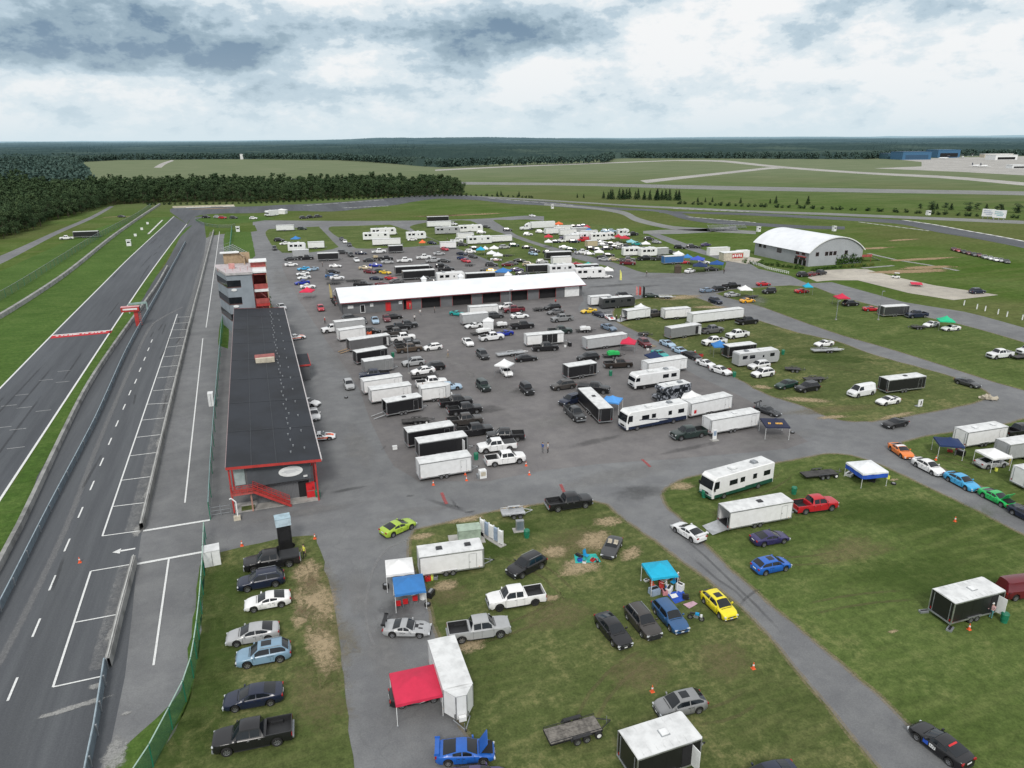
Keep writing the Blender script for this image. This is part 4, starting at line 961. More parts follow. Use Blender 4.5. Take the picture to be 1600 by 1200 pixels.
def build_ground():
 mb = MB(); S = 60000; rows = []
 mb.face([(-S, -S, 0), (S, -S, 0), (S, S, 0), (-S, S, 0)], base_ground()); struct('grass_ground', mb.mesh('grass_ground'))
 # verges of lusher grass beside the main straight
 area('verge_grass', P['track_left'] + [(-60, 500), (-78, 470), (-90, 300), (-95, 150), (-95, 60)], GRASSV, .004, 20)
 area('paddock_asphalt', P['pave'], ASPH, .010, 6)
 area('pit_lane', P['pitlane'], PITA, .014, 8)
 area('main_straight', P['track_left'] + P['track_right'][::-1], TRACK, .018, 10)
 band('far_bend', P['track_bend_top'], P['track_bend_bot'], TRACK, .022, 60)
 band('infield_track', P['track_right_top'], P['track_right_bot'], TRACK, .026, 50)
 band('far_track', P['track_far_top'], P['track_far_bot'], RUNW, .018, 50)
 band('service_road', P['service_strip_top'], P['service_strip_bot'], RUNW, .026, 30)
 band('cross_lane', P['lane_back_top'], P['lane_back_bot'], ASPH, .030, 30)
 band('dirt_lane', P['lane_dirt_top'], P['lane_dirt_bot'], RUNW, .026, 12)
 band('runway', P['runway_top'], P['runway_bot'], RUNW, .02, 20)
 band('taxiway', P['taxiway_top'], P['taxiway_bot'], PALE, .03, 20)
 band('taxi_link', P['taxi_link_top'], P['taxi_link_bot'], PALE, .025, 12)
 band('airfield_road', P['far_road_top'], P['far_road_bot'], PALE, .02, 16)
 band('perimeter_road', P['west_road_top'], P['west_road_bot'], ASPH, .02, 24)
 band('town_road', P['town_road_top'], P['town_road_bot'], PALE, .02, 8)
 area('airport_apron', P['apron'], PALE, .02, 40, smooth=False)
 area('paddock_millings', P['millings'], MILL, .018, 5, .25)
 isl = []
 for k, m in (('grass_row', GRASSW), ('grass_sliver', GRASSV), ('grass_center', GRASSW), ('grass_right', GRASS), ('grass_corner', GRASS), ('grass_strip', GRASSW),
    ('grass_upper', GRASS), ('grass_four', GRASS), ('grass_three', GRASS), ('grass_two', GRASS), ('grass_one', GRASS), ('grass_bleacher', GRASSV), ('median', GRASSV), ('grass_tower', GRASSV)):
  o, pts = area(k if k == 'median' else 'lawn', P[k], m, .034, 1.5 if k in ('grass_row', 'grass_center', 'grass_right', 'grass_sliver', 'grass_corner', 'grass_strip') else 5., .22)
  isl.append((k, pts))
 # soil and straw fringe along the lawn edges
 mb = MB(); mb.edge = .0; mb.endfade = False; fd = []
 for k, pts in isl:
  if k in ('grass_center', 'grass_right', 'grass_strip', 'grass_corner', 'grass_upper'):
   ribbon(mb, pts + [pts[0]], 1.0, FRINGE, fd)
 fademesh('verge_straw', mb, fd, .038)
 area('concrete_pad', P['concrete_pad'], CPAD, .034, 8, smooth=False)
 lines('hangar_path', [dense([(205.32, 203.73), (212.72, 203.77), (220.04, 203.90)], 4, 0, False), dense([(234.18, 230.20), (231.43, 213.71), (232.80, 200.42), (232.30, 187.45)], 6, 0, False)], 1.8, WORN, .04)
 area('shop_pad', P['shop_pad'], CPAD, .034, 8, smooth=False)
 area('bend_infield', P['inner_bend'], GRASSV, .034, 6)
 blobs('dry_grass', [(1.64, 66.51, 3.6, 7, 10), (1.44, 72.13, 2.4, 4.5, 0), (1.65, 59.14, 2.4, 6.5, 8), (0.09, 64.28, 1.6, 3, 0), (14.91, 75.41, 2.6, 1.3, 0), (21.06, 77.41, 4, 1.2, 0), (27.24, 78.14, 3.5, 1.2, 0),
  (33.88, 67.43, 4.2, 3, 30), (29.87, 63.15, 4.4, 2.6, 20), (28.43, 66.89, 2.8, 2.2, 0), (36.45, 63.54, 3, 1.6, 30), (37.33, 70.98, 3, 2, 0), (14.92, 64.69, 2.4, 1.6, 0), (88.76, 89.73, 5, 1.4, -10),
  (87.62, 106.84, 3, 2, -40), (99.31, 86.47, 7, 1.2, 5), (90.63, 98.15, 7, 2.2, -30), (116.63, 183.20, 12, 5, 0), (118.04, 168.85, 8, 3, -20), (51.04, 76.16, 3, 2, 0), (79.59, 67.80, 1.3, .6, 0), (82.36, 139.95, 2, 3, 30),
  (14.75, 54.41, 2.5, 1.5, 0), (53.48, 42.70, 1.1, .35, 0),  (28.98, 50.25, 1, .6, 0), (24.63, 58.78, 1.6, 1, 0)], DRY, .042)
 blobs('lush_patch', [(-7.56, 72.22, 4, 9, 3), (-7.71, 62.51, 3.6, 8, 3), (-8.28, 54.95, 3.4, 7, 5), (-10.04, 50.56, 4, 5, 0), (24.66, 73.13, 9, 3.2, 0), (22.56, 69.31, 5, 3, 0), (55.23, 72.63, 7, 3, 0), (72.59, 60.72, 16, 6, -20), (64.48, 48.63, 12, 6, -20), (113.73, 117.34, 16, 4, -30)], LUSH, .0405)
 blobs('straw_patch', [(2.08, 69.34, 4, 10, 8), (2.52, 60.79, 3.6, 9, 8), (0.92, 53.23, 4.5, 8, 8), (31.46, 67.55, 9, 5, 20), (14.81, 62.92, 4, 3, 0), (24.22, 56.10, 6, 4, 0), (27.99, 46.00, 5, 4, 0), (35.93, 44.91, 5, 4, 30), (105.54, 165.26, 12, 5, -20), (91.41, 92.66, 16, 3, -8), (53.65, 67.62, 5, 2.5, 0), (60.56, 55.51, 9, 4, 0)], STRAW, .0415)
 blobs('bare_soil', [(122.85, 445.70, 38, 6, 0), (110.75, 446.51, 22, 4, 0), (215.38, 192.68, 22, 5, -8), (241.68, 211.34, 20, 3, -5), (247.11, 240.59, 14, 3, 0), (228.16, 196.24, 16, 4, -8), (279.32, 256.21, 14, 2.5, 0), (-26.35, 556.85, 20, 4, 0), (-80.93, 518.62, 14, 2, 0)], DIRT, .042)
 blobs('oil_stain', [(8.21, 90.80, 3.6, .7, 4), (107.55, 206.83, 14, 3, 0), (117.54, 201.83, 6, 2, 0), (19.73, 81.79, 5, .8, -50), (15.60, 86.13, .8, .5, 0), (21.99, 79.16, 1, .4, 0), (44.82, 120.77, 4, 3, 0), (46.69, 94.15, 6, 1.5, 10), (59.38, 86.85, 9, 1., 5),
  (15.14, 103.10, 1.3, .4, 60), (28.73, 149.18, 5, 2, 0), (34.95, 113.54, 5, 3, 0), (55.40, 120.84, 5, 2, 0), (9.18, 61.54, 2.4, 4, 0), (44.81, 76.44, 6, 3, 0)], STAIN, .046)
 blobs('dust_patch', [(69.00, 196.68, 30, 3, -3), (32.31, 201.61, 8, 3, 0), (39.15, 126.88, 5, 16, 20), (43.18, 104.06, 10, 4, 10), (36.54, 146.26, 3, 14, 10), (45.98, 82.25, 16, 3, 5), (11.43, 104.47, 3, 14, 0), (14.36, 154.56, 4, 22, 0), (6.85, 252.97, 5, 40, 0), (7.13, 57.16, 3, 9, 0), (6.02, 66.10, 2.4, 7, 0), (71.95, 84.86, 16, 3, 5), (134.42, 216.14, 26, 5, 0), (134.92, 171.40, 5, 14, -30), (2.39, 86.30, 10, 1.8, 0), (15.47, 81.54, 6, 2, 0), (53.41, 139.94, 14, 3, 0)], DUST, .045)
 rs = random.Random(8); segs = []
 for a, b in (((12.22, 55.33), (27.34, 58.38)), ((18.87, 39.53), (31.91, 48.22)), ((48.71, 58.38), (60.56, 55.51)), ((46.37, 48.10), (61.56, 46.00)), ((50.81, 70.46), (69.40, 75.91)), ((28.38, 40.27), (36.12, 40.57)), ((21.18, 69.81), (26.45, 56.40)), ((107.36, 119.73), (115.96, 102.49)), ((90.39, 75.46), (93.93, 63.61))):
  a, b = Vector((*a, 0)), Vector((*b, 0)); d = (b - a).normalized(); nn = Vector((-d.y, d.x, 0)); bow = rs.uniform(-2, 2)
  for o in (-.8, .8): segs.append([a.lerp(b, t) + nn * (o + bow * 4 * t * (1 - t)) for t in (0, .2, .4, .6, .8, 1)])
 lines('wheel_rut', segs, .5, RUT, .0408, .1, True)
 # ---- painted lines
 tl = dense(P['track_left'], 12, 0, False); tr = dense(P['track_right'], 12, 0, False)
 lines('track_line', [tl, tr], .35, LINE, .05)
 lines('median_line', [dense(P['wall_left'], 12, 0, False)], .3, WORN, .05, off=.6)
 lines('apron_line', [dense(P['conc_line1'], 6, 0, False), dense(P['conc_line2'], 6, 0, False), dense(P['conc_low'], 3, 0, False)], .2, LINE, .05)
 lines('gate_line', [dense(P['thick_low'], 3, 0, False), dense(P['thick_up'], 3, 0, False)], .42, LINE, .054)
 lines('stall_line', [dense(P['stall_left1'], 6, 0, False), dense(P['stall_left2'], 3, 0, False)], .2, LINE, .05)
 segs = []
 XW = (-21.30, 88.57, -21.33, 96.40, -21.38, 104.52, -21.62, 113.31, -21.57, 120.90, -21.65, 128.92, -21.65, 137.25, -21.50, 145.01, -21.52, 153.28, -21.79, 161.14, -21.77, 169.14, -22.12, 177.50, -22.29, 185.97, -22.58, 194.59, -22.56, 201.65, -22.53, 209.22)
 XE = (-17.24, 88.37, -17.61, 96.15, -17.54, 104.40, -17.48, 113.29, -17.53, 120.82, -17.64, 128.71, -17.79, 136.53, -17.91, 144.86, -18.11, 153.32, -18.09, 161.20, -18.16, 169.38, -18.34, 177.82, -18.46, 185.78, -18.53, 193.74, -18.57, 201.61, -18.68, 208.54)
 for i in range(16):
  a = Vector((XW[2 * i], XW[2 * i + 1], 0)); b = Vector((XE[2 * i], XE[2 * i + 1], 0)); segs.append([a, (a + b) / 2, b])
 for a, b in (((-21.20, 80.59), (-17.05, 80.57)), ((-20.95, 71.02), (-17.03, 71.01)), ((-20.94, 61.58), (-17.07, 61.62))):
  a, b = Vector((*a, 0)), Vector((*b, 0)); segs.append([a, (a + b) / 2, b])
 lines('stall_cross_line', segs, .17, LINE, .054)
 segs = []
 for px, py in ((-24.20, 62.51), (-24.39, 71.42), (-24.69, 79.53), (-24.87, 87.71), (-24.96, 96.09), (-24.98, 104.16), (-25.09, 112.40), (-25.19, 120.58), (-25.33, 128.72), (-25.39, 137.23), (-25.48, 145.32), (-25.37, 152.56), (-25.50, 160.63), (-25.58, 169.01), (-25.69, 177.14), (-25.81, 184.82)):
  segs.append([Vector((px, py - 1.5, 0)), Vector((px, py, 0)), Vector((px, py + 1.5, 0))])
 lines('lane_dash', segs, .2, LINE, .05)
 segs = []
 for px, py in ((-42.36, 159.74), (-44.43, 151.20), (-38.57, 140.05), (-45.11, 145.23), (-42.22, 143.11), (-40.43, 131.58), (-42.99, 133.42), (-38.59, 122.85), (-40.29, 165.22), (-38.95, 157.19)):
  segs.append([Vector((px - 1.2, py, 0)), Vector((px, py, 0)), Vector((px + 1.2, py, 0))])
 lines('grid_mark', segs, .25, LINEF, .05)
 # start and finish band with block lettering worn beyond reading
 a = Vector((-49.29, 197.42, 0)); b = Vector((-36.24, 198.06, 0)); d = (b - a).normalized(); nn = Vector((-d.y, d.x, 0))
 lines('start_band', [[a, a.lerp(b, .33), a.lerp(b, .66), b]], 3.0, REDL, .05)
 lines('start_band_edge', [[a + nn * 1.75, (a + b) / 2 + nn * 1.75, b + nn * 1.75]], .7, LINE, .054)
 segs = []; x = .9; rnd = random.Random(3)
 while x < 12.:
  w = rnd.choice((.35, .55, .7, .7)); c = a + d * (x + w / 2) + nn * .55
  segs.append([c - nn * .45, c, c + nn * .45]) if w < .4 else segs.append([c - d * w / 2, c, c + d * w / 2]); x += w + rnd.choice((.18, .18, .5))
 lines('start_lettering', segs, .75, LINE, .058)
 # arrow in the pit exit gap
 ar = MB(); ar.edge = 1; fd = [1.] * 7
 ax, ay = -18.88, 84.06; q = MB()
 q.face([(ax + .1, ay - .15, 0), (ax + 1.7, ay - .1, 0), (ax + 1.7, ay + .2, 0), (ax + .1, ay + .2, 0)], LINE); q.face([(ax - .7, ay, 0), (ax + .15, ay - .55, 0), (ax + .15, ay + .65, 0)], LINE)
 fademesh('arrow_marking', q, [1.] * 7, .05)
 lines('pit_seam', [dense(P['seam'], 6, 0, False)], .9, SEAM, .046, .2)
 lines('worn_strip', [[p for p in dense(P['pit_wall_a'], 5, 0, False)]], 2.4, WORN2, .044, 0., off=1.2)
 lines('worn_strip', [[p for p in dense(P['pit_wall_b'], 5, 0, False)]], 2.2, WORN2, .044, 0., off=1.0)
 blobs('worn_patch', [(-17.33, 60.45, 1.1, .6, 0), (-17.27, 67.93, .7, 1.8, 0), (-18.53, 58.33, 4, .5, 8), (-14.50, 56.04, .6, .4, 0), (-14.67, 51.56, 1.2, 3, 0), (-17.46, 88.45, .8, 2, 0), (-17.39, 99.16, .8, 3, 0), (-17.73, 117.84, .8, 4, 0)], WORN, .048)
 segs = []; rnd = random.Random(5)
 for k in range(16):
  x = rnd.uniform(-48, -38); y = rnd.uniform(60, 380); L = rnd.uniform(15, 50); dx = rnd.uniform(-.8, .8)
  segs.append([Vector((x + dx * t, y + L * t, 0)) for t in (0, .25, .5, .75, 1)])
 for k in range(12):
  x = rnd.uniform(-27, -18.5); y = rnd.uniform(50, 200); L = rnd.uniform(8, 22); dx = rnd.uniform(-.6, .9)
  segs.append([Vector((x + dx * t, y + L * t, 0)) for t in (0, .25, .5, .75, 1)])
 lines('tyre_mark', segs, .5, SKID, .05, .2, True)
 segs = [[Vector((29.11, 72.81, 0)), Vector((42.43, 65.88, 0)), Vector((42.75, 55.87, 0)), Vector((43.28, 53.21, 0)), Vector((42.87, 48.51, 0))][1:],
   [Vector((41.31, 50.48, 0)), Vector((43.27, 51.80, 0)), Vector((45.23, 52.63, 0)), Vector((47.11, 52.67, 0))],
   [Vector((20.47, 86.32, 0)), Vector((20.67, 81.45, 0)), Vector((21.33, 78.35, 0))], [Vector((8.78, 138.18, 0)), Vector((13.67, 138.03, 0)), Vector((16.10, 137.55, 0))],
   [Vector((43.76, 71.23, 0)), Vector((44.11, 60.34, 0)), Vector((43.77, 50.70, 0)), Vector((43.03, 42.35, 0))]]
 lines('tyre_mark', segs, .45, SKID, .05, .2, True)
 lines('chalk_curve', [dense([(13.35, 75.35), (10.70, 74.20), (8.77, 71.48), (7.44, 68.02), (6.52, 64.17), (6.10, 60.52), (6.28, 57.46)], 1.5, 0, False)], .3, SEAM, .05)
 lines('red_marking', [[Vector((19.83, 85.56, 0)), Vector((19.70, 83.67, 0)), Vector((19.66, 82.18, 0))], [Vector((35.80, 82.35, 0)), Vector((35.52, 81.02, 0)), Vector((35.32, 79.90, 0))], [Vector((50.26, 85.73, 0)), Vector((50.22, 84.32, 0)), Vector((50.09, 82.98, 0))]], .42, REDF, .05)
 # kerbs: red and white blocks along the bends
 mb = MB(); KW = simple('kerb_white', (.7, .7, .68), .7)
 def kerb(px, wid, s):
  pts = resample(px, s)
  for i in range(s - 1):
   a, b = pts[i], pts[i + 1]; d = (b - a).normalized(); nn = Vector((-d.y, d.x, 0)) * wid
   mb.prism([(a.x, a.y), (b.x, b.y), ((b + nn).x, (b + nn).y), ((a + nn).x, (a + nn).y)], .03, .09, KW if i % 3 else CONC)
 kerb(P['track_right_top'][5:], 1.6, 60); kerb(P['tan_strip'][:1] + P['tan_strip'][3:], 3., 6)
 for i, l in enumerate(((178.47, 569.13), (214.50, 480.43), (264.51, 432.27), (298.04, 393.84), (244.61, 381.95), (262.73, 340.65), (59.76, 525.23), (92.32, 527.58), (36.08, 554.68), (98.84, 583.32), (316.34, 321.88), (317.75, 277.02), (-50.49, 413.13), (-50.49, 485.65))):
  if i % 2 == 0: prev = l
  else: kerb([prev, ((prev[0] + l[0]) / 2, (prev[1] + l[1]) / 2), l], .9, 30)
 struct('track_kerb', mb.mesh('track_kerb'), .02)
 mb = MB(); a, b = Vector((-52.44, 576.08, 0)), Vector((-11.42, 572.33, 0)); mb.box(((a.x + b.x) / 2, (a.y + b.y) / 2, .5), ((b - a).length, 1., 1.), CREAM, math.atan2(b.y - a.y, b.x - a.x))
 tag(put('tyre_barrier', mb.mesh('tyre_barrier')), 'long low cream barrier at the outside of the far bend', 'barrier')
build_ground()
# ------------------------------------------------------------------ vehicles
def lerp(a, b, t): return a + (b - a) * t
def curve(tab, x):
 """tab sorted by descending x: (x, value)"""
 if x >= tab[0][0]: return tab[0][1]
 for (x0, v0), (x1, v1) in zip(tab, tab[1:]):
  if x >= x1:
   t = (x0 - x) / max(x0 - x1, 1e-6); return lerp(v0, v1, t)
 return tab[-1][1]
SPEC = {
'sed': dict(L=4.8, W=1.84, H=1.45, r=.33, ax=(1.43, -1.38), belt=[(2.4, .52), (2.33, .66), (2.1, .76), (1.1, .94), (0, .97), (-1.2, 1.0), (-1.8, 1.06), (-2.22, 1.04), (-2.36, .92), (-2.4, .62)], cab=(1.15, .2, -.85, -1.92)),
'cou': dict(L=4.5, W=1.84, H=1.3, r=.33, ax=(1.36, -1.3), belt=[(2.25, .46), (2.18, .6), (1.9, .72), (1.0, .87), (0, .89), (-1.0, .95), (-1.6, 1.0), (-2.1, .96), (-2.22, .82), (-2.25, .56)], cab=(1.0, .08, -.6, -1.78)),
'race': dict(L=4.5, W=1.9, H=1.18, r=.33, ax=(1.32, -1.28), belt=[(2.25, .36), (2.1, .5), (1.5, .68), (.8, .74), (0, .75), (-1.0, .84), (-1.6, .88), (-2.1, .84), (-2.22, .74), (-2.25, .5)], cab=(.72, -.02, -.5, -1.35)),
'hat': dict(L=4.3, W=1.8, H=1.5, r=.33, ax=(1.32, -1.28), belt=[(2.15, .55), (2.08, .7), (1.75, .84), (1.15, .95), (0, .99), (-1.4, 1.05), (-1.95, 1.08), (-2.1, .92), (-2.15, .62)], cab=(1.2, .3, -1.35, -2.02)),
'suv': dict(L=4.75, W=1.92, H=1.72, r=.37, ax=(1.42, -1.4), belt=[(2.37, .68), (2.28, .85), (1.9, .97), (1.0, 1.05), (0, 1.07), (-1.4, 1.1), (-2.2, 1.12), (-2.32, .95), (-2.37, .66)], cab=(1.15, .36, -1.65, -2.25)),
'low': dict(L=4.75, W=1.84, H=1.5, r=.34, ax=(1.42, -1.38), belt=[(2.37, .6), (2.28, .72), (1.9, .82), (1.0, .93), (0, .95), (-1.4, .98), (-2.2, 1.0), (-2.32, .88), (-2.37, .62)], cab=(1.05, .32, -1.75, -2.25)),
'jeep': dict(L=4.3, W=1.85, H=1.82, r=.4, ax=(1.4, -1.25), belt=[(2.0, .8), (1.95, 1.02), (1.4, 1.06), (.8, 1.1), (0, 1.1), (-1.9, 1.1), (-2.0, 1.05), (-2.02, .7)], cab=(.72, .5, -1.75, -1.97)),
'van': dict(L=5.6, W=2.0, H=2.15, r=.37, ax=(1.75, -1.75), belt=[(2.8, .75), (2.72, .95), (2.3, 1.08), (1.75, 1.2), (0, 1.22), (-2.65, 1.22), (-2.75, 1.1), (-2.8, .7)], cab=(1.95, 1.2, -2.62, -2.76)),
'pu': dict(L=5.9, W=2.03, H=1.98, r=.42, ax=(1.93, -1.78), belt=[(2.95, .98), (2.92, 1.12), (2.72, 1.18), (1.5, 1.23), (0, 1.22), (-.95, 1.22)], cab=(1.5, .85, -.62, -.86), bed=(-.97, -2.95)),
'road': dict(L=4.2, W=1.78, H=1.0, r=.31, ax=(1.25, -1.2), belt=[(2.1, .5), (2.0, .62), (1.6, .72), (.7, .84), (0, .82), (-1.0, .86), (-1.6, .88), (-2.0, .82), (-2.1, .55)], cab=None),
}
ARCH = .075
def car_fn(sp):
 Lh, Wh, Hh = sp['L'] / 2, sp['W'] / 2, sp['H']; cab = sp['cab']; r = sp['r']; cl = r * .62
 x_end = sp['bed'][0] if 'bed' in sp else -Lh
 def half(x):
  t = abs(x) / Lh; return Wh * (1 - .2 * max(0, (t - .7) / .3) ** 2 - .025 * (1 if x > 0 else 0) * t)
 def low(x):
  z = cl + (.12 * max(0, (abs(x) / Lh - .9) / .1))
  for a in sp['ax']:
   d = abs(x - a)
   if d < r + ARCH: z = max(z, r + math.sqrt((r + ARCH) ** 2 - d * d))
  return z
 def roof(x):
  if not cab: return None
  a, b, c, d = cab
  if x >= a or x <= d: return None
  zb = curve(sp['belt'], x)
  if x > b: return lerp(curve(sp['belt'], a), Hh - .03, (a - x) / (a - b))
  if x < c: return lerp(Hh - .05, curve(sp['belt'], d), (c - x) / (c - d))
  t = (b - x) / (b - c); return Hh - .03 + .03 * math.sin(math.pi * min(1, t * 1.1)) - .02 * t
 def sec(x):
  w = half(x); zb = curve(sp['belt'], x); zl = min(low(x), zb - .03); zr = roof(x); h = max(0, (zr - zb)) if zr else 0
  boxy = .2 if sp in (SPEC['jeep'], SPEC['van']) else .31
  y5 = max(w * .88 - h * boxy, .2)
  z5 = zb + .015 + h * (1 - .09) if h else zb + .012
  zt = (zb + h) if h else zb
  return [(w * .9, zl), (w * .985, min(zl + .07, zb - .02)), (w, max(min(zl + .12, zb - .015), lerp(.3, zb, .6))), (w * .985, zb - .045 if zb - .045 > zl + .1 else zb - .01), (w * .93, zb), (y5, z5), (y5 * .62, zt + .04), (0, zt + .062)]
 xs = {Lh, Lh - .06, x_end, x_end + .05}
 for v, _ in sp['belt']:
  if v >= x_end: xs.add(v)
 if cab: xs |= set(cab)
 for a in sp['ax']:
  for k in (-1, -.97, -.85, -.6, -.3, 0, .3, .6, .85, .97, 1):
   v = a + k * (r + ARCH)
   if v > x_end: xs.add(round(v, 3))
 x = Lh
 while x > x_end: xs.add(round(x, 3)); x -= .3
 return sec, sorted(xs, reverse=True), roof, half, low
def car_body(sp, mb, trim=None, hoodless=False):
 sec, xs, roof, half, low = car_fn(sp)
 rows = []
 for x in xs:
  s = sec(x); rows += [(x, -y, z) for y, z in s] + [(x, y, z) for y, z in reversed(s[:-1])]
 mb.sheet(rows, PAINT, 15)
 for x, fl in ((xs[0], 1), (xs[-1], 0)):
  s = sec(x); pts = [(x, -y, z) for y, z in s] + [(x, y, z) for y, z in reversed(s[:-1])]
  mb.face(pts if fl else pts[::-1], PAINT)
 # dark floor and wheel wells
 r = sp['r']; L = sp['L']; xe = xs[-1]
 mb.box(((xs[0] + xe) / 2, 0, r * .62 + .1), (xs[0] - xe - .3, sp['W'] * .6, .16), DARK)
 for a in sp['ax']:
  if a > xe: mb.box((a, 0, r + .12), (2 * r + .2, sp['W'] * .62, r * 1.2), DARK)
 return sec, xs, roof
def glass_parts(sp, off=.014):
 """list of (name, MB) for the panes"""
 sec, xs, roof, half, low = car_fn(sp); a, b, c, d = sp['cab']; out = []
 def front(x0, x1, m, sgn):
  mb = MB(); rows = []
  for u in (.1, .5, .93):
   x = lerp(x0, x1, u); s = sec(x); p5, p6, p7 = s[5], s[6], s[7]; y5 = p5[0] * .93; z5 = lerp(p5[1], p6[1], .1)
   rows += [(x + sgn * off, y, z + off) for y, z in ((-y5, z5), (-p6[0], p6[1]), (0, p7[1]), (p6[0], p6[1]), (y5, z5))]
  mb.sheet(rows if sgn > 0 else rows, m, 5); return mb
 out.append(('windscreen', front(a, b, GLASS, 1)))
 if sp is not SPEC['van']: out.append(('rear_window', front(d, c, GLASS, -1)))
 def side(sg, xa, xb):
  mb = MB(); rows = []; n = 7
  for i in range(n):
   x = lerp(xa, xb, i / (n - 1)); s = sec(x); (y4, z4), (y5, z5) = s[4], s[5]
   for t in (.13, .5, .87): rows.append((x, sg * (lerp(y4, y5, t) + off), lerp(z4, z5, t)))
  mb.sheet(rows, GLASS, 3); return mb
 xa = lerp(a, b, .55); xb = lerp(c, d, .5); mid = lerp(b, c, .47)
 if sp is SPEC['van']:
  for sg in (-1, 1): out.append(('side_window', side(sg, xa, .45)))
 else:
  for sg in (-1, 1):
   out.append(('side_window', side(sg, xa, mid + .04)))
   if sp in (SPEC['cou'], SPEC['race']): out.append(('side_window', side(sg, mid - .04, lerp(mid, xb, .75))))
   elif sp is SPEC['pu']: out.append(('side_window', side(sg, mid - .04, c + .05)))
   else: out.append(('side_window', side(sg, mid - .04, xb)))
 return out
WM = {}
def wheel_meshes(r, w=.22, black=False):
 k = (r, w, black)
 if k in WM: return WM[k]
 mb = MB(); n = 20; prof = [(r * .62, -w / 2), (r * .93, -w / 2), (r, -w * .3), (r, w * .3), (r * .93, w / 2), (r * .62, w / 2)]; rows = []
 for rr, y in prof: rows += [(rr * math.cos(2 * math.pi * j / n), y, rr * math.sin(2 * math.pi * j / n)) for j in range(n + 1)]
 mb.sheet(rows, RUBBER, n + 1); ty = mb.mesh('tyre', 40)
 mb = MB(); m = RIMK if black else RIM
 mb.tube((0, -w * .3, 0), (0, w * .3, 0), r * .63, r * .63, DARK, 20)
 for sg in (-1, 1):
  for j in range(6):
   th = j * math.pi / 3; mb.box((r * .33 * math.cos(th), sg * w * .34, r * .33 * math.sin(th)), (r * .62, .03, r * .17), m, ry=-th)
  mb.tube((0, sg * w * .3, 0), (0, sg * w * .4, 0), r * .17, r * .14, m, 10)
  rows = []
  for rr, y in ((r * .66, sg * w * .46), (r * .58, sg * w * .42), (r * .56, sg * w * .3)): rows += [(rr * math.cos(2 * math.pi * q / 20), y, rr * math.sin(2 * math.pi * q / 20)) for q in range(21)]
  mb.sheet(rows, m, 21)
 rm = mb.mesh('rim', 40); WM[k] = (ty, rm); return WM[k]
def merge_wheel(mb, x, y, r, w=.22, n=10):
 mb.tube((x, y - w / 2, r), (x, y + w / 2, r), r, r, RUBBER, n); s = 1 if y > 0 else -1
 mb.tube((x, y + s * (w / 2), r), (x, y + s * (w / 2 + .015), r), r * .6, r * .55, RIM, n)
PROTO = {}
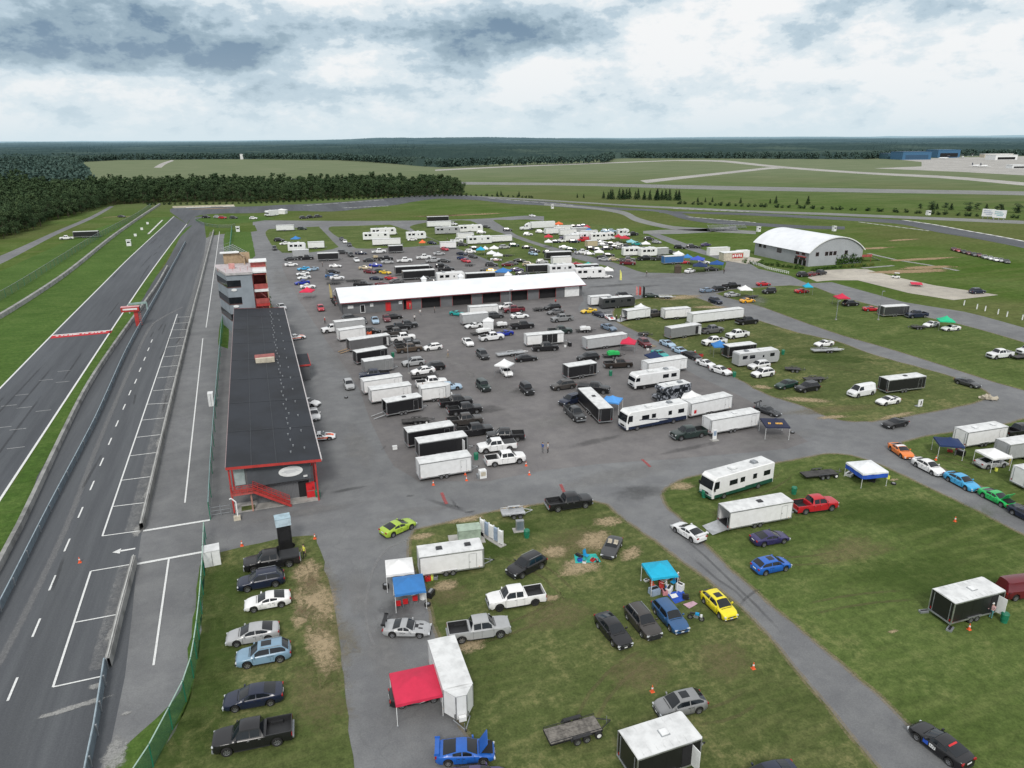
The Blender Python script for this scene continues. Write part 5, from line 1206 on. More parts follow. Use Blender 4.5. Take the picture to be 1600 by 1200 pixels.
def car_proto(kind, lod, opts):
 """parts: (name, mesh, parent index or None, location, tinted)"""
 key = (kind, lod, opts)
 if key in PROTO: return PROTO[key]
 sp = SPEC[kind]; L, W, H, r = sp['L'], sp['W'], sp['H'], sp['r']; parts = []
 mb = MB(); sec, xs, roof = car_body(sp, mb)
 zf = curve(sp['belt'], L / 2); zr_ = curve(sp['belt'], -L / 2 + .02) if 'bed' not in sp else 1.0
 fh = L / 2
 # grille, lower intake, sills, plates
 mb.box((fh + .012, 0, zf - (.12 if kind == 'pu' else .02)), (.03, W * (.62 if kind == 'pu' else .5), .36 if kind == 'pu' else max(.1, zf * .2)), PLASTIC); mb.box((fh + .012, 0, r * .8), (.05, W * .66, .13), PLASTIC)
 if kind in ('suv', 'pu', 'jeep'):
  mb.box((fh + .02, 0, .52), (.1, W * .84, .16), PLASTIC if kind != 'pu' else STEEL)
  for s in (-1, 1): mb.box(((sp['ax'][0] + sp['ax'][1]) / 2, s * W * .47, r * .78), (sp['ax'][0] - sp['ax'][1] - 2 * r - .25, .1, .08), PLASTIC)
 if 'bed' not in sp:
  mb.box((-L / 2 - .012, 0, r * .95), (.04, W * .68, .16), PLASTIC); mb.box((-L / 2 - .02, 0, zr_ + .0), (.02, .5, .12), WHITE)
 if 'roof_rails' not in opts and kind == 'suv':
  for s in (-1, 1): mb.tube((.2, s * W * .34, H + .0), (-1.6, s * W * .34, H + .0), .025, .025, STEEL, 5)
 if kind == 'jeep':
  mb.tube((-L / 2 - .05 + .12, 0, .98), (-L / 2 - .2 + .12, 0, .98), .38, .38, RUBBER, 14)
  for a in sp['ax']:
   for s in (-1, 1): mb.box((a, s * W * .47, .88), (.95, .22, .06), PLASTIC)
 if lod == 'near' and sp['cab']:
  a, b, c, d = sp['cab']; zb = curve(sp['belt'], 0)
  for s in (-1, 1):
   for x in (lerp(a, b, .3), lerp(b, c, .47), c - .05):
    if abs(x - sp['ax'][1]) < r + .12: x = sp['ax'][1] + r + .16
    mb.box((x, s * (W / 2 - .002), (zb + .42) / 2), (.018, .02, zb - .5), PLASTIC)
    if x < lerp(a, b, .3): mb.box((x + .14, s * (W / 2 + .005), zb - .13), (.17, .03, .035), PLASTIC if kind != 'pu' else RIM)
   mb.box((0, s * (W / 2 - .005), r * .75), (sp['ax'][0] - sp['ax'][1] - 2 * r - .3, .02, .04), PLASTIC)
  mb.box((lerp(a, b, -.06), 0, sec(lerp(a, b, -.06))[7][1] + .005), (.05, W * .66, .02), PLASTIC)
  mb.box((fh - .01, 0, zf + .03), (.06, W * .28, .05), RIM); mb.box((fh + .03, 0, zf - .14), (.02, .3, .1), WHITE)
  for s in (-1, 1): mb.box((fh - .02, s * W * .36, r * 1.05), (.06, .16, .09), LAMP)
  mb.box((lerp(a, b, .15), .25, sec(lerp(a, b, .15))[7][1] + .02), (.02, .5, .015), PLASTIC, rz=.2)
 if lod == 'far':
  for a in sp['ax']:
   for s in (-1, 1): merge_wheel(mb, a, s * (W / 2 - .13), r)
 if lod != 'near':
  for s in (-1, 1):
   mb.box((fh - .06, s * W * .34, zf + .04), (.12, .3, .11), LAMP); mb.box(((-L / 2 + .03) if 'bed' not in sp else -2.93, s * W * .4, zr_ + .04 if 'bed' not in sp else 1.0), (.08, .26 if 'bed' not in sp else .1, .13), TAIL)
 parts.append(('body', mb.mesh('car_body', 46, True), None, (0, 0, 0), True))
 if 'bed' in sp:
  x0, x1 = sp['bed']; _, _, _, half, low = car_fn(sp); mb = MB(); rows = {}
  bx = sorted({x0, x1, x1 + .08} | {sp['ax'][1] + k * (r + ARCH) for k in (-1, -.97, -.85, -.6, -.3, 0, .3, .6, .85, .97, 1)}, reverse=True)
  Wb = W / 2 * .985
  for s in (-1, 1):
   rr = []
   for x in bx:
    zl = low(x); y = Wb - (.05 if x < x1 + .05 else 0)
    rr += [(x, s * y * .97, zl), (x, s * y, min(zl + .1, 1.14)), (x, s * y, 1.18), (x, s * y * .97, 1.25), (x, s * (y - .1), 1.25), (x, s * (y - .1), .72)]
   mb.sheet(rr, PAINT, 6)
  mb.box((x1 + .03, 0, .94), (.06, W * .9, .6), PAINT); mb.box((x0 - .03, 0, .94), (.06, W * .9, .6), PAINT)
  mb.box(((x0 + x1) / 2, 0, .7), (x0 - x1 - .1, W * .88, .05), PLASTIC); mb.box(((x0 + x1) / 2, 0, .5), (x0 - x1 - .2, W * .6, .3), DARK)
  for s in (-1, 1):
   mb.box((sp['ax'][1], s * W * .38, .83), (.95, .2, .22), PLASTIC)
   mb.box(((x0 + x1) / 2, s * (Wb - .13), .95), (x0 - x1 - .15, .03, .56), PLASTIC)
  mb.box((x1 - .06, 0, .58), (.14, W * .86, .16), STEEL)
  if 'cover' in opts: mb.box(((x0 + x1) / 2, 0, 1.25), (x0 - x1 - .1, W * .9, .05), PLASTIC)
  parts.append(('cargo_bed', mb.mesh('cargo_bed', 30), None, (0, 0, 0), True))
 if sp['cab']:
  gl = glass_parts(sp)
  if lod == 'near':
   for n, g in gl: parts.append((n, g.mesh(n, 40), None, (0, 0, 0), False))
  else:
   big = MB()
   for n, g in gl:
    i = len(big.v); big.v += g.v; big.f += [tuple(i + j for j in f) for f in g.f]; big.m += [big.mi(GLASS)] * len(g.f)
   parts.append(('windows', big.mesh('windows', 40), None, (0, 0, 0), False))
 else:
  mb = MB(); mb.box((-.35, 0, .835), (1.5, W * .74, .1), DARK)
  for s in (-1, 1): mb.box((-.55, s * .36, .95), (.14, .46, .5), CREAM, ry=-.2); mb.box((-.3, s * .36, .86), (.5, .46, .14), CREAM)
  parts.append(('cockpit', mb.mesh('cockpit'), None, (0, 0, 0), False))
  mb = MB(); mb.face([(.62, -.7, .86), (.62, .7, .86), (.3, .6, 1.18), (.3, -.6, 1.18)], GLASS); parts.append(('windscreen', mb.mesh('windscreen'), None, (0, 0, 0), False))
 if lod in ('near', 'mid'):
  blk = kind in ('pu',) and 'blackrim' in opts
  ty, rm = wheel_meshes(r, .24, blk)
  for a in sp['ax']:
   for s in (-1, 1):
    parts.append(('wheel', ty, None, (a, s * (W / 2 - .14), r), False))
    parts.append(('rim', rm, len(parts) - 1, (0, 0, 0), False))
 if lod == 'near':
  for s in (-1, 1):
   mb = MB(); mb.box((fh - .07, s * W * .345, zf + .05), (.13, .34, .12), LAMP, rz=-s * .25); parts.append(('headlight', mb.mesh('headlight'), None, (0, 0, 0), False))
  for s in (-1, 1):
   mb = MB()
   if 'bed' in sp: mb.box((-2.94, s * W * .455, .98), (.06, .12, .36), TAIL)
   else: mb.box((-L / 2 + .05, s * W * .36, zr_ + .1), (.12, .3, .14), TAIL, rz=s * .22)
   parts.append(('tail_light', mb.mesh('tail_light'), None, (0, 0, 0), False))
  if sp['cab']:
   for s in (-1, 1):
    xm = lerp(sp['cab'][0], sp['cab'][1], .45); mb = MB(); mb.box((xm, s * (W / 2 + .09), curve(sp['belt'], xm) + .1), (.12, .2, .14), PAINT, rz=s * .15)
    parts.append(('mirror', mb.mesh('mirror'), None, (0, 0, 0), True))
 o = opts.split(',')
 if 'sunroof' in o:
  mb = MB(); a, b, c, d = sp['cab']; rows = []
  for x in (lerp(b, c, .12), lerp(b, c, .34), lerp(b, c, .56)):
   s = sec(x); rows += [(x, y, z + .012) for y, z in ((-s[6][0] * .95, s[6][1]), (0, s[7][1]), (s[6][0] * .95, s[6][1]))]
  mb.sheet(rows, GLASS, 3); parts.append(('sunroof', mb.mesh('sunroof', 40), None, (0, 0, 0), False))
 if 'wing' in o or kind == 'race':
  mb = MB(); z = 1.45 if kind == 'race' else 1.22; m = BLACK if kind == 'race' else PAINT
  mb.box((-L / 2 + .12, 0, z), (.34, W * .92, .04), m, ry=.12)
  for s in (-1, 1):
   mb.box((-L / 2 + .12, s * W * .46, z), (.4, .03, .22), m); mb.box((-L / 2 + .2, s * .45, (z + .88) / 2), (.1, .04, z - .86), m)
  parts.append(('rear_wing', mb.mesh('rear_wing'), None, (0, 0, 0), True))
 if kind == 'race':
  mb = MB()
  for s in (-1, 1):
   s5 = sec(1.4); mb.box((1.35, s * .3, s5[6][1] + .025), (.4, .18, .02), BLACK, ry=.1)
  mb.box((.95, 0, sec(.95)[7][1] + .005), (.3, .5, .02), BLACK, ry=.1); parts.append(('bonnet_vent', mb.mesh('bonnet_vent'), None, (0, 0, 0), False))
 if 'hood' in o:
  mb = MB(); x0 = sp['cab'][0] + .1; z0 = curve(sp['belt'], x0) + .06
  mb.box((x0 + .55 * math.cos(1.0), 0, z0 + .55 * math.sin(1.0)), (1.1, W * .78, .05), PAINT, ry=-1.0); parts.append(('bonnet', mb.mesh('bonnet'), None, (0, 0, 0), True))
  mb = MB(); mb.box((x0 + .55, 0, z0 - .02), (.9, W * .66, .06), DARK, ry=.12); parts.append(('engine_bay', mb.mesh('engine_bay'), None, (0, 0, 0), False))
 if 'decal' in o:
  mb = MB()
  for s in (-1, 1):
   mb.box((.62, s * (W / 2 + .004), .62), (.42, .012, .34), BLUE); mb.box((.05, s * (W / 2 + .004), .62), (.5, .012, .3), WHITE)
   for q in range(3): mb.box((-.1 + .15 * q, s * (W / 2 + .012), .62), (.05, .012, .16), BLACK)
  parts.append(('door_decal', mb.mesh('door_decal'), None, (0, 0, 0), False))
  mb = MB(); s6 = sec(-.75); mb.box((-.85, 0, sec(-.85)[7][1] + .02), (.14, .9, .02), REDB, ry=-.4); parts.append(('window_banner', mb.mesh('window_banner'), None, (0, 0, 0), False))
 if 'white roof' in o:
  mb = MB(); a, b, c, d = sp['cab']; rows = []
  for x in (b - .02, lerp(b, c, .5), c + .02):
   s = sec(x); rows += [(x, y, z + .01) for y, z in ((-s[5][0], s[5][1]), (-s[6][0], s[6][1]), (0, s[7][1]), (s[6][0], s[6][1]), (s[5][0], s[5][1]))]
  mb.sheet(rows, WHITE, 5); parts.append(('roof_panel', mb.mesh('roof_panel', 40), None, (0, 0, 0), False))
 if 'stripe' in o:
  mb = MB(); m = REDB if 'red' in o else ORANGE
  for s in (-1, 1): mb.box((0, s * (W / 2 + .004), .55), (L * .5, .012, .2), m)
  rows = []
  for x in (L / 2 - .25, 1.5, sp['cab'][0] + .05):
   z = sec(x)[7][1]; rows += [(x, -.35, z + .004), (x, 0, z + .012), (x, .35, z + .004)]
  mb.sheet(rows, m, 3); parts.append(('livery_stripe', mb.mesh('livery_stripe'), None, (0, 0, 0), False))
 PROTO[key] = parts; return parts
COL = dict(W=(.8, .81, .82), K=(.012, .012, .014), D=(.045, .047, .05), D2=(.05, .045, .042), D3=(.03, .032, .036), G=(.12, .12, .125), S=(.4, .41, .42), S2=(.22, .225, .23), N=(.012, .018, .042), N2=(.012, .03, .1), N3=(.02, .025, .06),
 B=(.015, .12, .5), B2=(.04, .2, .52), B3=(.03, .1, .24), B4=(.08, .3, .7), B5=(.01, .03, .33), B6=(.05, .16, .4), B7=(.05, .09, .5), B8=(.012, .08, .3), b=(.36, .5, .64), b2=(.2, .32, .43), b3=(.16, .22, .3), R=(.45, .015, .025), R2=(.62, .025, .075), R3=(.5, .03, .05), M=(.13, .012, .02),
 Y=(.8, .68, .02), Y2=(.75, .5, .03), O=(.8, .22, .04), O2=(.85, .4, .03), O3=(.85, .16, .05), L=(.36, .52, .05), T=(.02, .33, .32), T2=(.01, .4, .62), T3=(.03, .4, .36), T4=(.25, .55, .6), C=(.06, .38, .68), E=(.012, .04, .03), E2=(.02, .035, .032), g=(.02, .42, .1), g2=(.02, .5, .25),
 P=(.06, .045, .13), P2=(.03, .025, .1), n=(.075, .055, .04), n2=(.03, .022, .018), t=(.5, .42, .28), WR=(.76, .77, .78), WO=(.76, .77, .78), WB=(.8, .82, .84))
def build(parts, root, col):
 made = []
 for n, me, par, loc, tint in parts:
  made.append(put(n, me, root if par is None else made[par], loc, col=col if tint else None))
 return made
def lod_of(x, y):
 d = math.hypot(x, y); return 'near' if d < 122 else 'mid' if d < 215 else 'far'
# ------------------------------------------------------------------ trailers, campers, canopies
def axle_parts(parts, xs_, W, r, lod, body=None, yo=0.):
 if lod == 'far':
  for x in xs_:
   for s in (-1, 1): merge_wheel(body, x, s * (W / 2 - .1 + yo), r, .2)
  return
 ty, rm = wheel_meshes(r, .22)
 for x in xs_:
  for s in (-1, 1):
   parts.append(('wheel', ty, None, (x, s * (W / 2 - .1 + yo), r), False)); parts.append(('rim', rm, len(parts) - 1, (0, 0, 0), False))
def trailer_proto(kind, L, lod, opts, col):
 L = round(L * 2) / 2; key = (kind, L, lod, opts)
 if key in PROTO: return PROTO[key]
 o = opts.split(','); W = 2.45; H = 2.75; z0 = .5; parts = []; mb = MB(); vn = kind == 'trv'
 for q in o:
  if q[:1] == 'w' and q[1:2].isdigit(): W = float(q[1:])
 nose = 1.1 if vn else .35; h = L / 2; open_rear = 'ramp' in o or 'plank' in o or 'rails' in o
 if vn: plan = [(-h, -W / 2), (h - nose, -W / 2), (h, -.45), (h, .45), (h - nose, W / 2), (-h, W / 2)]
 else: plan = [(-h, -W / 2), (h - .12, -W / 2), (h, -W / 2 + .14), (h, W / 2 - .14), (h - .12, W / 2), (-h, W / 2)]
 n = len(plan)
 for k in range(n):
  a, b = plan[k], plan[(k + 1) % n]
  if k == n - 1 and open_rear: continue
  if k == 0 and 'sidedark' in o:
   for xa, xb, m in ((-h, -.1 * L, PANEL), (-.1 * L, .32 * L, DARK), (.32 * L, h - .12, PANEL)): mb.face([(xa, -W / 2, z0), (xb, -W / 2, z0), (xb, -W / 2, H), (xa, -W / 2, H)], m)
   continue
  mb.face([(*a, z0), (*b, z0), (*b, H), (*a, H)], PANEL)
 mb.face([(*p, z0) for p in reversed(plan)], DARK); mb.face([(*p, z0 + .03) for p in plan], DARK)
 # aluminium corner and base trim
 for k, (x, y) in enumerate(plan): mb.box((x * .998, y * .998, (z0 + H) / 2), (.09, .09, H - z0 + .01), ALU if 'W' not in 'x' else ALU)
 for s in (-1, 1): mb.box((-nose / 2 if vn else -.06, s * (W / 2 + .012), z0 + .06), (L - (nose if vn else .12), .03, .16), ALU); mb.box((-nose / 2 if vn else -.06, s * (W / 2 + .012), H - .05), (L - (nose if vn else .12), .03, .1), ALU)
 if lod != 'far':
  q = -h + 1.22
  while q < h - nose - .4:
   for s in (-1, 1): mb.box((q, s * (W / 2 + .002), (z0 + H) / 2), (.022, .012, H - z0 - .3), PANEL)
   q += 1.22
  for s in (-1, 1):
   for x, m in ((-h + .15, REDB), (0, simple('amber_marker', (.7, .3, .03), .3)), (h - nose - .2, MATS['amber_marker'] if 'amber_marker' in MATS else REDB)): mb.box((x, s * (W / 2 + .02), z0 + .2), (.1, .02, .05), m)
   mb.box((-h - .01, s * W * .42, z0 + .3), (.03, .12, .22), TAIL); mb.box((h - .02, s * .01, z0 + .3), (.03, W * .5, .5), ALU)
  for e in (-1, 1): mb.box((-h - .02, e * W * .36, 1.6), (.04, .05, 2.), STEEL)
 mb.box((-h, 0, z0 - .02), (.12, W, .14), STEEL)
 r = .34; ax = [-.38 - .05 * L, .38 - .05 * L] if L < 11 else [-.85 - .05 * L, -.05 * L, .85 - .05 * L]
 for s in (-1, 1): mb.box((-.05 * L, s * (W / 2 + .02), .72), ((ax[-1] - ax[0]) + .95, .16, .05), ALU); mb.box((-.05 * L, s * (W / 2 + .006), .5), ((ax[-1] - ax[0]) + .85, .03, .42), DARK)
 if lod == 'far': axle_parts(None, ax, W, r, lod, mb, .06)
 parts.append(('body', mb.mesh('trailer_body'), None, (0, 0, 0), True))
 rf = MB(); rp = [(x * 1.004, y * 1.012) for x, y in plan]; i = len(rf.v)
 m_ = len(rp); ctr = [(x, 0, H + .09) for x, y in rp]
 rf.prism(rp, H - .0, H + .035, ALU, ROOFW)
 rf.sheet([(x, y, H + .04 + .06 * (1 - (abs(y) / (W / 2)) ** 2)) for x in (-h + .03, -h * .33, h * .33, h - (nose if vn else .15)) for y in (-W / 2 * .97, -W / 4, 0, W / 4, W / 2 * .97)], ROOFW, 5)
 if lod == 'near':
  q = -h + .6
  while q < h - .8: rf.box((q, 0, H + .085), (.03, W * .9, .02), ROOFW); q += .61
 parts.append(('roof', rf.mesh('trailer_roof'), None, (0, 0, 0), False))
 if lod != 'far': axle_parts(parts, ax, W, r, lod, None, .04)
 tb = MB()
 for s in (-1, 1): tb.tube((h - .1, s * .7, .48), (h + 1.25, 0, .48), .045, .045, STEEL, 6)
 tb.tube((h + .9, 0, .1), (h + .9, 0, .85), .035, .035, STEEL, 6); tb.box((h + 1.3, 0, .5), (.22, .1, .1), BLACK)
 if vn: tb.box((h + .25, .0, .75), (.3, .6, .4), WHITE)
 parts.append(('tongue', tb.mesh('trailer_tongue'), None, (0, 0, 0), False))
 if lod != 'far':
  dr = MB()
  if 'sidedoor' in o:
   dr.box((h - 1.3, -W / 2 - .014, 1.55), (.86, .02, 1.85), DARK); parts.append(('doorway', dr.mesh('doorway'), None, (0, 0, 0), False))
   d2 = MB(); d2.box((h - .82, -W / 2 - .42, 1.55), (.05, .84, 1.85), WHITE, rz=.12); parts.append(('side_door', d2.mesh('side_door'), None, (0, 0, 0), False))
  else:
   for xx, zz, sx, sz in ((h - 1.25 - (nose if vn else 0) * .6, 1.5, .82, 1.8),):
    dr.box((xx, -W / 2 - .006, zz), (sx, .014, sz), PANEL)
    for e in (-1, 1): dr.box((xx + e * sx / 2, -W / 2 - .012, zz), (.035, .02, sz), ALU); dr.box((xx, -W / 2 - .012, zz + e * sz / 2), (sx, .02, .035), ALU)
    dr.box((xx - .32, -W / 2 - .03, zz - .1), (.05, .05, .16), STEEL)
   parts.append(('side_door', dr.mesh('side_door'), None, (0, 0, 0), True))
 vt = [q for q in o if q.startswith('vents')]
 if vt:
  nv = int(vt[0][5]); m = BLACK if vt[0].endswith('d') else WHITE
  for k in range(nv):
   v = MB(); x = (k - (nv - 1) / 2) * L * .45 + .05 * L; v.box((x, 0, H + .15), (.62, .56, .14), m); v.box((x, 0, H + .09), (.76, .7, .06), STEEL); parts.append(('roof_vent', v.mesh('roof_vent'), None, (0, 0, 0), False))
 if 'ramp' in o:
  v = MB(); v.box((-h - 1.05, 0, .3), (2.15, W * .94, .06), ALU, ry=-.2); v.box((-h - .05, 0, 1.5), (.02, W * .001, .01), ALU); parts.append(('ramp_door', v.mesh('ramp_door'), None, (0, 0, 0), False))
 if 'plank' in o or 'rails' in o:
  for s in (-1, 1):
   v = MB(); m = WOOD if 'plank' in o else ALU; v.box((-h - 1.1, s * .72, .3), (2.3, .42 if 'plank' in o else .2, .06), m, ry=-.2); parts.append(('ramp', v.mesh('ramp'), None, (0, 0, 0), False))
 if 'redsign' in o:
  v = MB(); v.box((-h + .9, -W / 2 - .012, 1.2), (.5, .02, .6), REDB); parts.append(('sign', v.mesh('sign'), None, (0, 0, 0), False))
 PROTO[key] = parts; return parts
def flat_proto(L, lod, opts):
 L = max(3.5, round(L * 2) / 2); key = ('fl', L, lod, opts)
 if key in PROTO: return PROTO[key]
 o = opts.split(','); parts = []; W = 2.1; h = L / 2; T = 1.1; bx0, bx1 = -h, h - T; frame = ALU if 'alu' in o else BLACK
 fr = MB(); Wd = W - .5
 for s in (-1, 1):
  fr.box(((bx0 + bx1) / 2, s * Wd / 2, .52), (bx1 - bx0, .09, .14), frame); fr.tube((bx1 - .1, s * .65, .5), (h, 0, .5), .045, .045, frame, 6)
  if 'wood' in o or 'alu' in o: fr.tube((bx0, s * Wd / 2, .78), (bx1, s * Wd / 2, .78), .03, .03, frame, 6); [fr.tube((bx0 + (bx1 - bx0) * q / 4, s * Wd / 2, .5), (bx0 + (bx1 - bx0) * q / 4, s * Wd / 2, .78), .02, .02, frame, 5) for q in range(5)]
 for q in range(6): fr.box((lerp(bx0, bx1, q / 5), 0, .5), (.08, Wd, .1), frame)
 fr.tube((h - .3, .1, .12), (h - .3, .1, .9), .03, .03, STEEL, 6)
 parts.append(('frame', fr.mesh('trailer_frame'), None, (0, 0, 0), False))
 dk = MB(); m = simple('weathered_plank', (.2, .185, .165), .85, dirt=.3, scale=2.5) if 'wood' in o else WOOD if 'plank' in o else (ALU if 'alu' in o else simple('dark_deck', (.06, .058, .056), .8, dirt=.25))
 for q in range(5): dk.box(((bx0 + bx1) / 2, (q - 2) * Wd / 5, .59), (bx1 - bx0, Wd / 5 - .02, .04), m)
 parts.append(('deck', dk.mesh('trailer_deck'), None, (0, 0, 0), False))
 c = -.2; fd = MB()
 for s in (-1, 1):
  pr = [(-.95, .52), (-.75, .78), (.75, .78), (.95, .52)]
  for a, b in zip(pr, pr[1:]): fd.face([(c + a[0], s * (Wd / 2 + .06), a[1]), (c + b[0], s * (Wd / 2 + .06), b[1]), (c + b[0], s * (Wd / 2 + .34), b[1]), (c + a[0], s * (Wd / 2 + .34), a[1])], frame)
 parts.append(('fender', fd.mesh('fender'), None, (0, 0, 0), False))
 axle_parts(parts, [c - .4, c + .4], Wd + .6, .32, 'mid' if lod == 'far' else lod)
 if 'load' in o:
  v = MB(); v.box((-.3, 0, .95), (L * .5, 1.3, .6), FABRIC); v.box((-.6, .1, 1.32), (L * .25, 1.1, .2), FABRIC); parts.append(('load', v.mesh('load'), None, (0, 0, 0), True))
 if lod == 'near' and 'alu' not in o:
  v = MB(); v.tube((bx1 - .4, -Wd / 2 - .25, .34), (bx1 - .4, -Wd / 2 - .05, .34), .32, .32, RUBBER, 16); v.tube((bx1 - .4, -Wd / 2 - .27, .34), (bx1 - .4, -Wd / 2 - .24, .34), .18, .18, WHITE, 12); parts.append(('spare_wheel', v.mesh('spare_wheel'), None, (0, 0, 0), False))
 PROTO[key] = parts; return parts
def camper_proto(kind, L, lod, opts):
 L = round(L); key = (kind, L, lod, opts)
 if key in PROTO: return PROTO[key]
 o = opts.split(','); W = 2.5; parts = []; mb = MB(); h = L / 2; H = {'rva': 3.35, 'rvc': 3.0, 'tt': 3.0}[kind]; z0 = .42
 cabl = 1.7 if kind == 'rvc' and 'bus' not in o else 0; nose = .45
 hb = h - cabl
 if kind == 'tt': prof = [(-h, z0), (-h, H - .25), (-h + .2, H), (hb - .5, H), (hb, H - .6), (hb, z0 + .5), (hb - .3, z0)]
 elif cabl: prof = [(-h, z0), (-h, H - .15), (-h + .15, H), (hb + .7, H), (hb + 1.1, H - .45), (hb + .9, H - .95), (hb + .2, 1.9), (hb, 1.3), (hb, z0)]
 else: prof = [(-h, z0), (-h, H - .2), (-h + .2, H), (h - .7, H), (h - .25, H - .35), (h - .02, 1.6), (h, 1.1), (h - .08, z0)]
 n = len(prof); ins = .1
 for (x0, za), (x1, zb) in zip(prof, prof[1:] + prof[:1]):
  roofy = za > H - .02 and zb > H - .02
  mb.face([(x0, -W / 2 + ins, za), (x1, -W / 2 + ins, zb), (x1, W / 2 - ins, zb), (x0, W / 2 - ins, za)][::-1], ROOFW if roofy else PANEL)
  for s in (-1, 1):
   cx, cz = 0, 1.7; k = .975
   a = (x0 * k, za if za < 1 else za - .07); b = (x1 * k, zb if zb < 1 else zb - .07)
   q = [(x0, s * (W / 2 - ins), za), (x1, s * (W / 2 - ins), zb), (b[0], s * W / 2, b[1]), (a[0], s * W / 2, a[1])]; mb.face(q if s < 0 else q[::-1], PANEL)
 for s in (-1, 1):
  k = .975; q = [(x * k, s * W / 2, z if z < 1 else z - .07) for x, z in prof]; mb.face(q[::-1] if s < 0 else q, PANEL)
 if cabl:
  mb.box((hb + .85, 0, .95), (1.75, 1.9, .75), PANEL); mb.box((hb + .35, 0, 1.55), (.8, 1.85, .6), PANEL); mb.box((hb + 1.74, 0, .75), (.05, 1.5, .35), PLASTIC); mb.box((hb + .5, 0, 1.6), (.6, 1.88, .42), GLASS); mb.box((hb + .82, 0, 1.55), (.06, 1.6, .46), GLASS, ry=-.6)
 skirt = NAVY if 'navy' in o else GREENS if 'green' in o else BLACK if 'bus' in o else None
 if skirt:
  for s in (-1, 1): mb.box((-.1, s * (W / 2 + .004), .66), (L - .6, .02, .46), skirt); mb.box((-.25 * L, s * (W / 2 + .008), .95), (L * .45, .02, .1), skirt)
 r = .42 if kind != 'tt' else .36
 ax = [h - 2.1, -h + 2.8] if kind != 'tt' else [-.9, -.1]
 if lod == 'far': axle_parts(None, ax, W, r, lod, mb)
 parts.append(('body', mb.mesh('camper_body'), None, (0, 0, 0), True))
 if lod != 'far': axle_parts(parts, ax, W + .06, r, lod)
 if kind == 'rva' or 'bus' in o:
  v = MB(); v.sheet([(h - .245 + .02, -W / 2 * .9, H - .5), (h - .245 + .02, W / 2 * .9, H - .5), (h + .0, -W / 2 * .94, 1.66), (h + .0, W / 2 * .94, 1.66)], GLASS, 2)
  for s in (-1, 1): v.face([(h - .35, s * (W / 2 + .006), H - .6), (h - 1.15, s * (W / 2 + .006), H - .6), (h - 1.15, s * (W / 2 + .006), 1.7), (h - .16, s * (W / 2 + .006), 1.7)], GLASS)
  parts.append(('windscreen', v.mesh('windscreen'), None, (0, 0, 0), False))
  for s in (-1, 1):
   v = MB(); v.box((h - .02, s * W * .38, .95), (.08, .4, .2), LAMP); parts.append(('headlight', v.mesh('headlight'), None, (0, 0, 0), False))
  v = MB(); v.box((h + .0, 0, .95), (.05, 1.1, .3), PLASTIC); v.box((h + .02, 0, .55), (.1, W * .92, .22), skirt or WHITE); parts.append(('bumper', v.mesh('bumper'), None, (0, 0, 0), False))
 for x, w_ in ((-h + 1.4, 1.1), (-h + 3.6, .6) if kind == 'rva' else (-h + 3.2, 1.2), (h - 5.2, .7) if kind == 'rva' else (9, 0), (h - 3.6, 1.3) if kind == 'rva' else (h - 1.9, 1.0) if kind == 'tt' else (9, 0)):
  for s in (-1, 1):
   if w_ == 0 or (lod == 'far' and s > 0): continue
   v = MB(); v.box((x, s * (W / 2 + .006), 2.08), (w_, .03, .62), GLASS); v.box((x, s * (W / 2 + .003), 2.08), (w_ + .1, .02, .72), BLACK if lod == 'near' else GLASS); parts.append(('window', v.mesh('window'), None, (0, 0, 0), False))
 v = MB(); v.box((hb - 1.25 if kind != 'tt' else .9, -W / 2 - .008, 1.5), (.75, .03, 1.95), PANEL); v.box((hb - 1.25 if kind != 'tt' else .9, -W / 2 - .02, 1.95), (.4, .02, .5), GLASS); parts.append(('door', v.mesh('door'), None, (0, 0, 0), True))
 for k, x in enumerate((-h * .5, h * .2)):
  v = MB(); v.box((x, 0, H + .14), (.95 if k else .7, .75, .26), WHITE if k else STEEL); v.box((x, 0, H + .02), (1.05, .85, .04), STEEL); parts.append(('roof_unit', v.mesh('roof_unit'), None, (0, 0, 0), False))
 if 'bus' in o or 'green' in o:
  v = MB(); m = FABRIC if 'bus' in o else GREENS
  if 'bus' in o: v.box((-.8, -W / 2 - .85, 2.35), (L * .55, 1.7, .06), WHITE, rx=.22)
  else: v.box((.3, -W / 2 - .06, 2.95), (L * .4, .16, .18), GREENS)
  parts.append(('awning', v.mesh('awning'), None, (0, 0, 0), False))
 if 'navy' in o:
  for s in (-1, 1):
   v = MB(); pts = [(-.48, .9), (-.2, 1.0), (.0, 1.25), (.18, 1.6), (.3, 1.7)]
   for (a, za), (b, zb) in zip(pts, pts[1:]): v.face([(a * L, s * (W / 2 + .012), za), (b * L, s * (W / 2 + .012), zb), (b * L, s * (W / 2 + .012), zb + .14), (a * L, s * (W / 2 + .012), za + .2)], NAVY)
   parts.append(('swoosh_stripe', v.mesh('swoosh_stripe'), None, (0, 0, 0), False))
 if kind == 'tt':
  v = MB(); [v.tube((h - .4, s * .6, .5), (h + .9, 0, .5), .045, .045, STEEL, 6) for s in (-1, 1)]; v.tube((h + .6, 0, .1), (h + .6, 0, .8), .03, .03, STEEL, 6)
  [v.tube((h + .25, s * .17, .55), (h + .25, s * .17, 1.05), .15, .15, WHITE, 10) for s in (-1, 1)]; parts.append(('tongue', v.mesh('tongue'), None, (0, 0, 0), False))
 if kind != 'tt' and lod == 'near':
  for s in (-1, 1):
   v = MB(); v.box((h - .2 if not cabl else hb + .7, s * (W / 2 + .22), 1.8), (.12, .2, .42), BLACK); parts.append(('mirror', v.mesh('mirror'), None, (0, 0, 0), False))
 PROTO[key] = parts; return parts
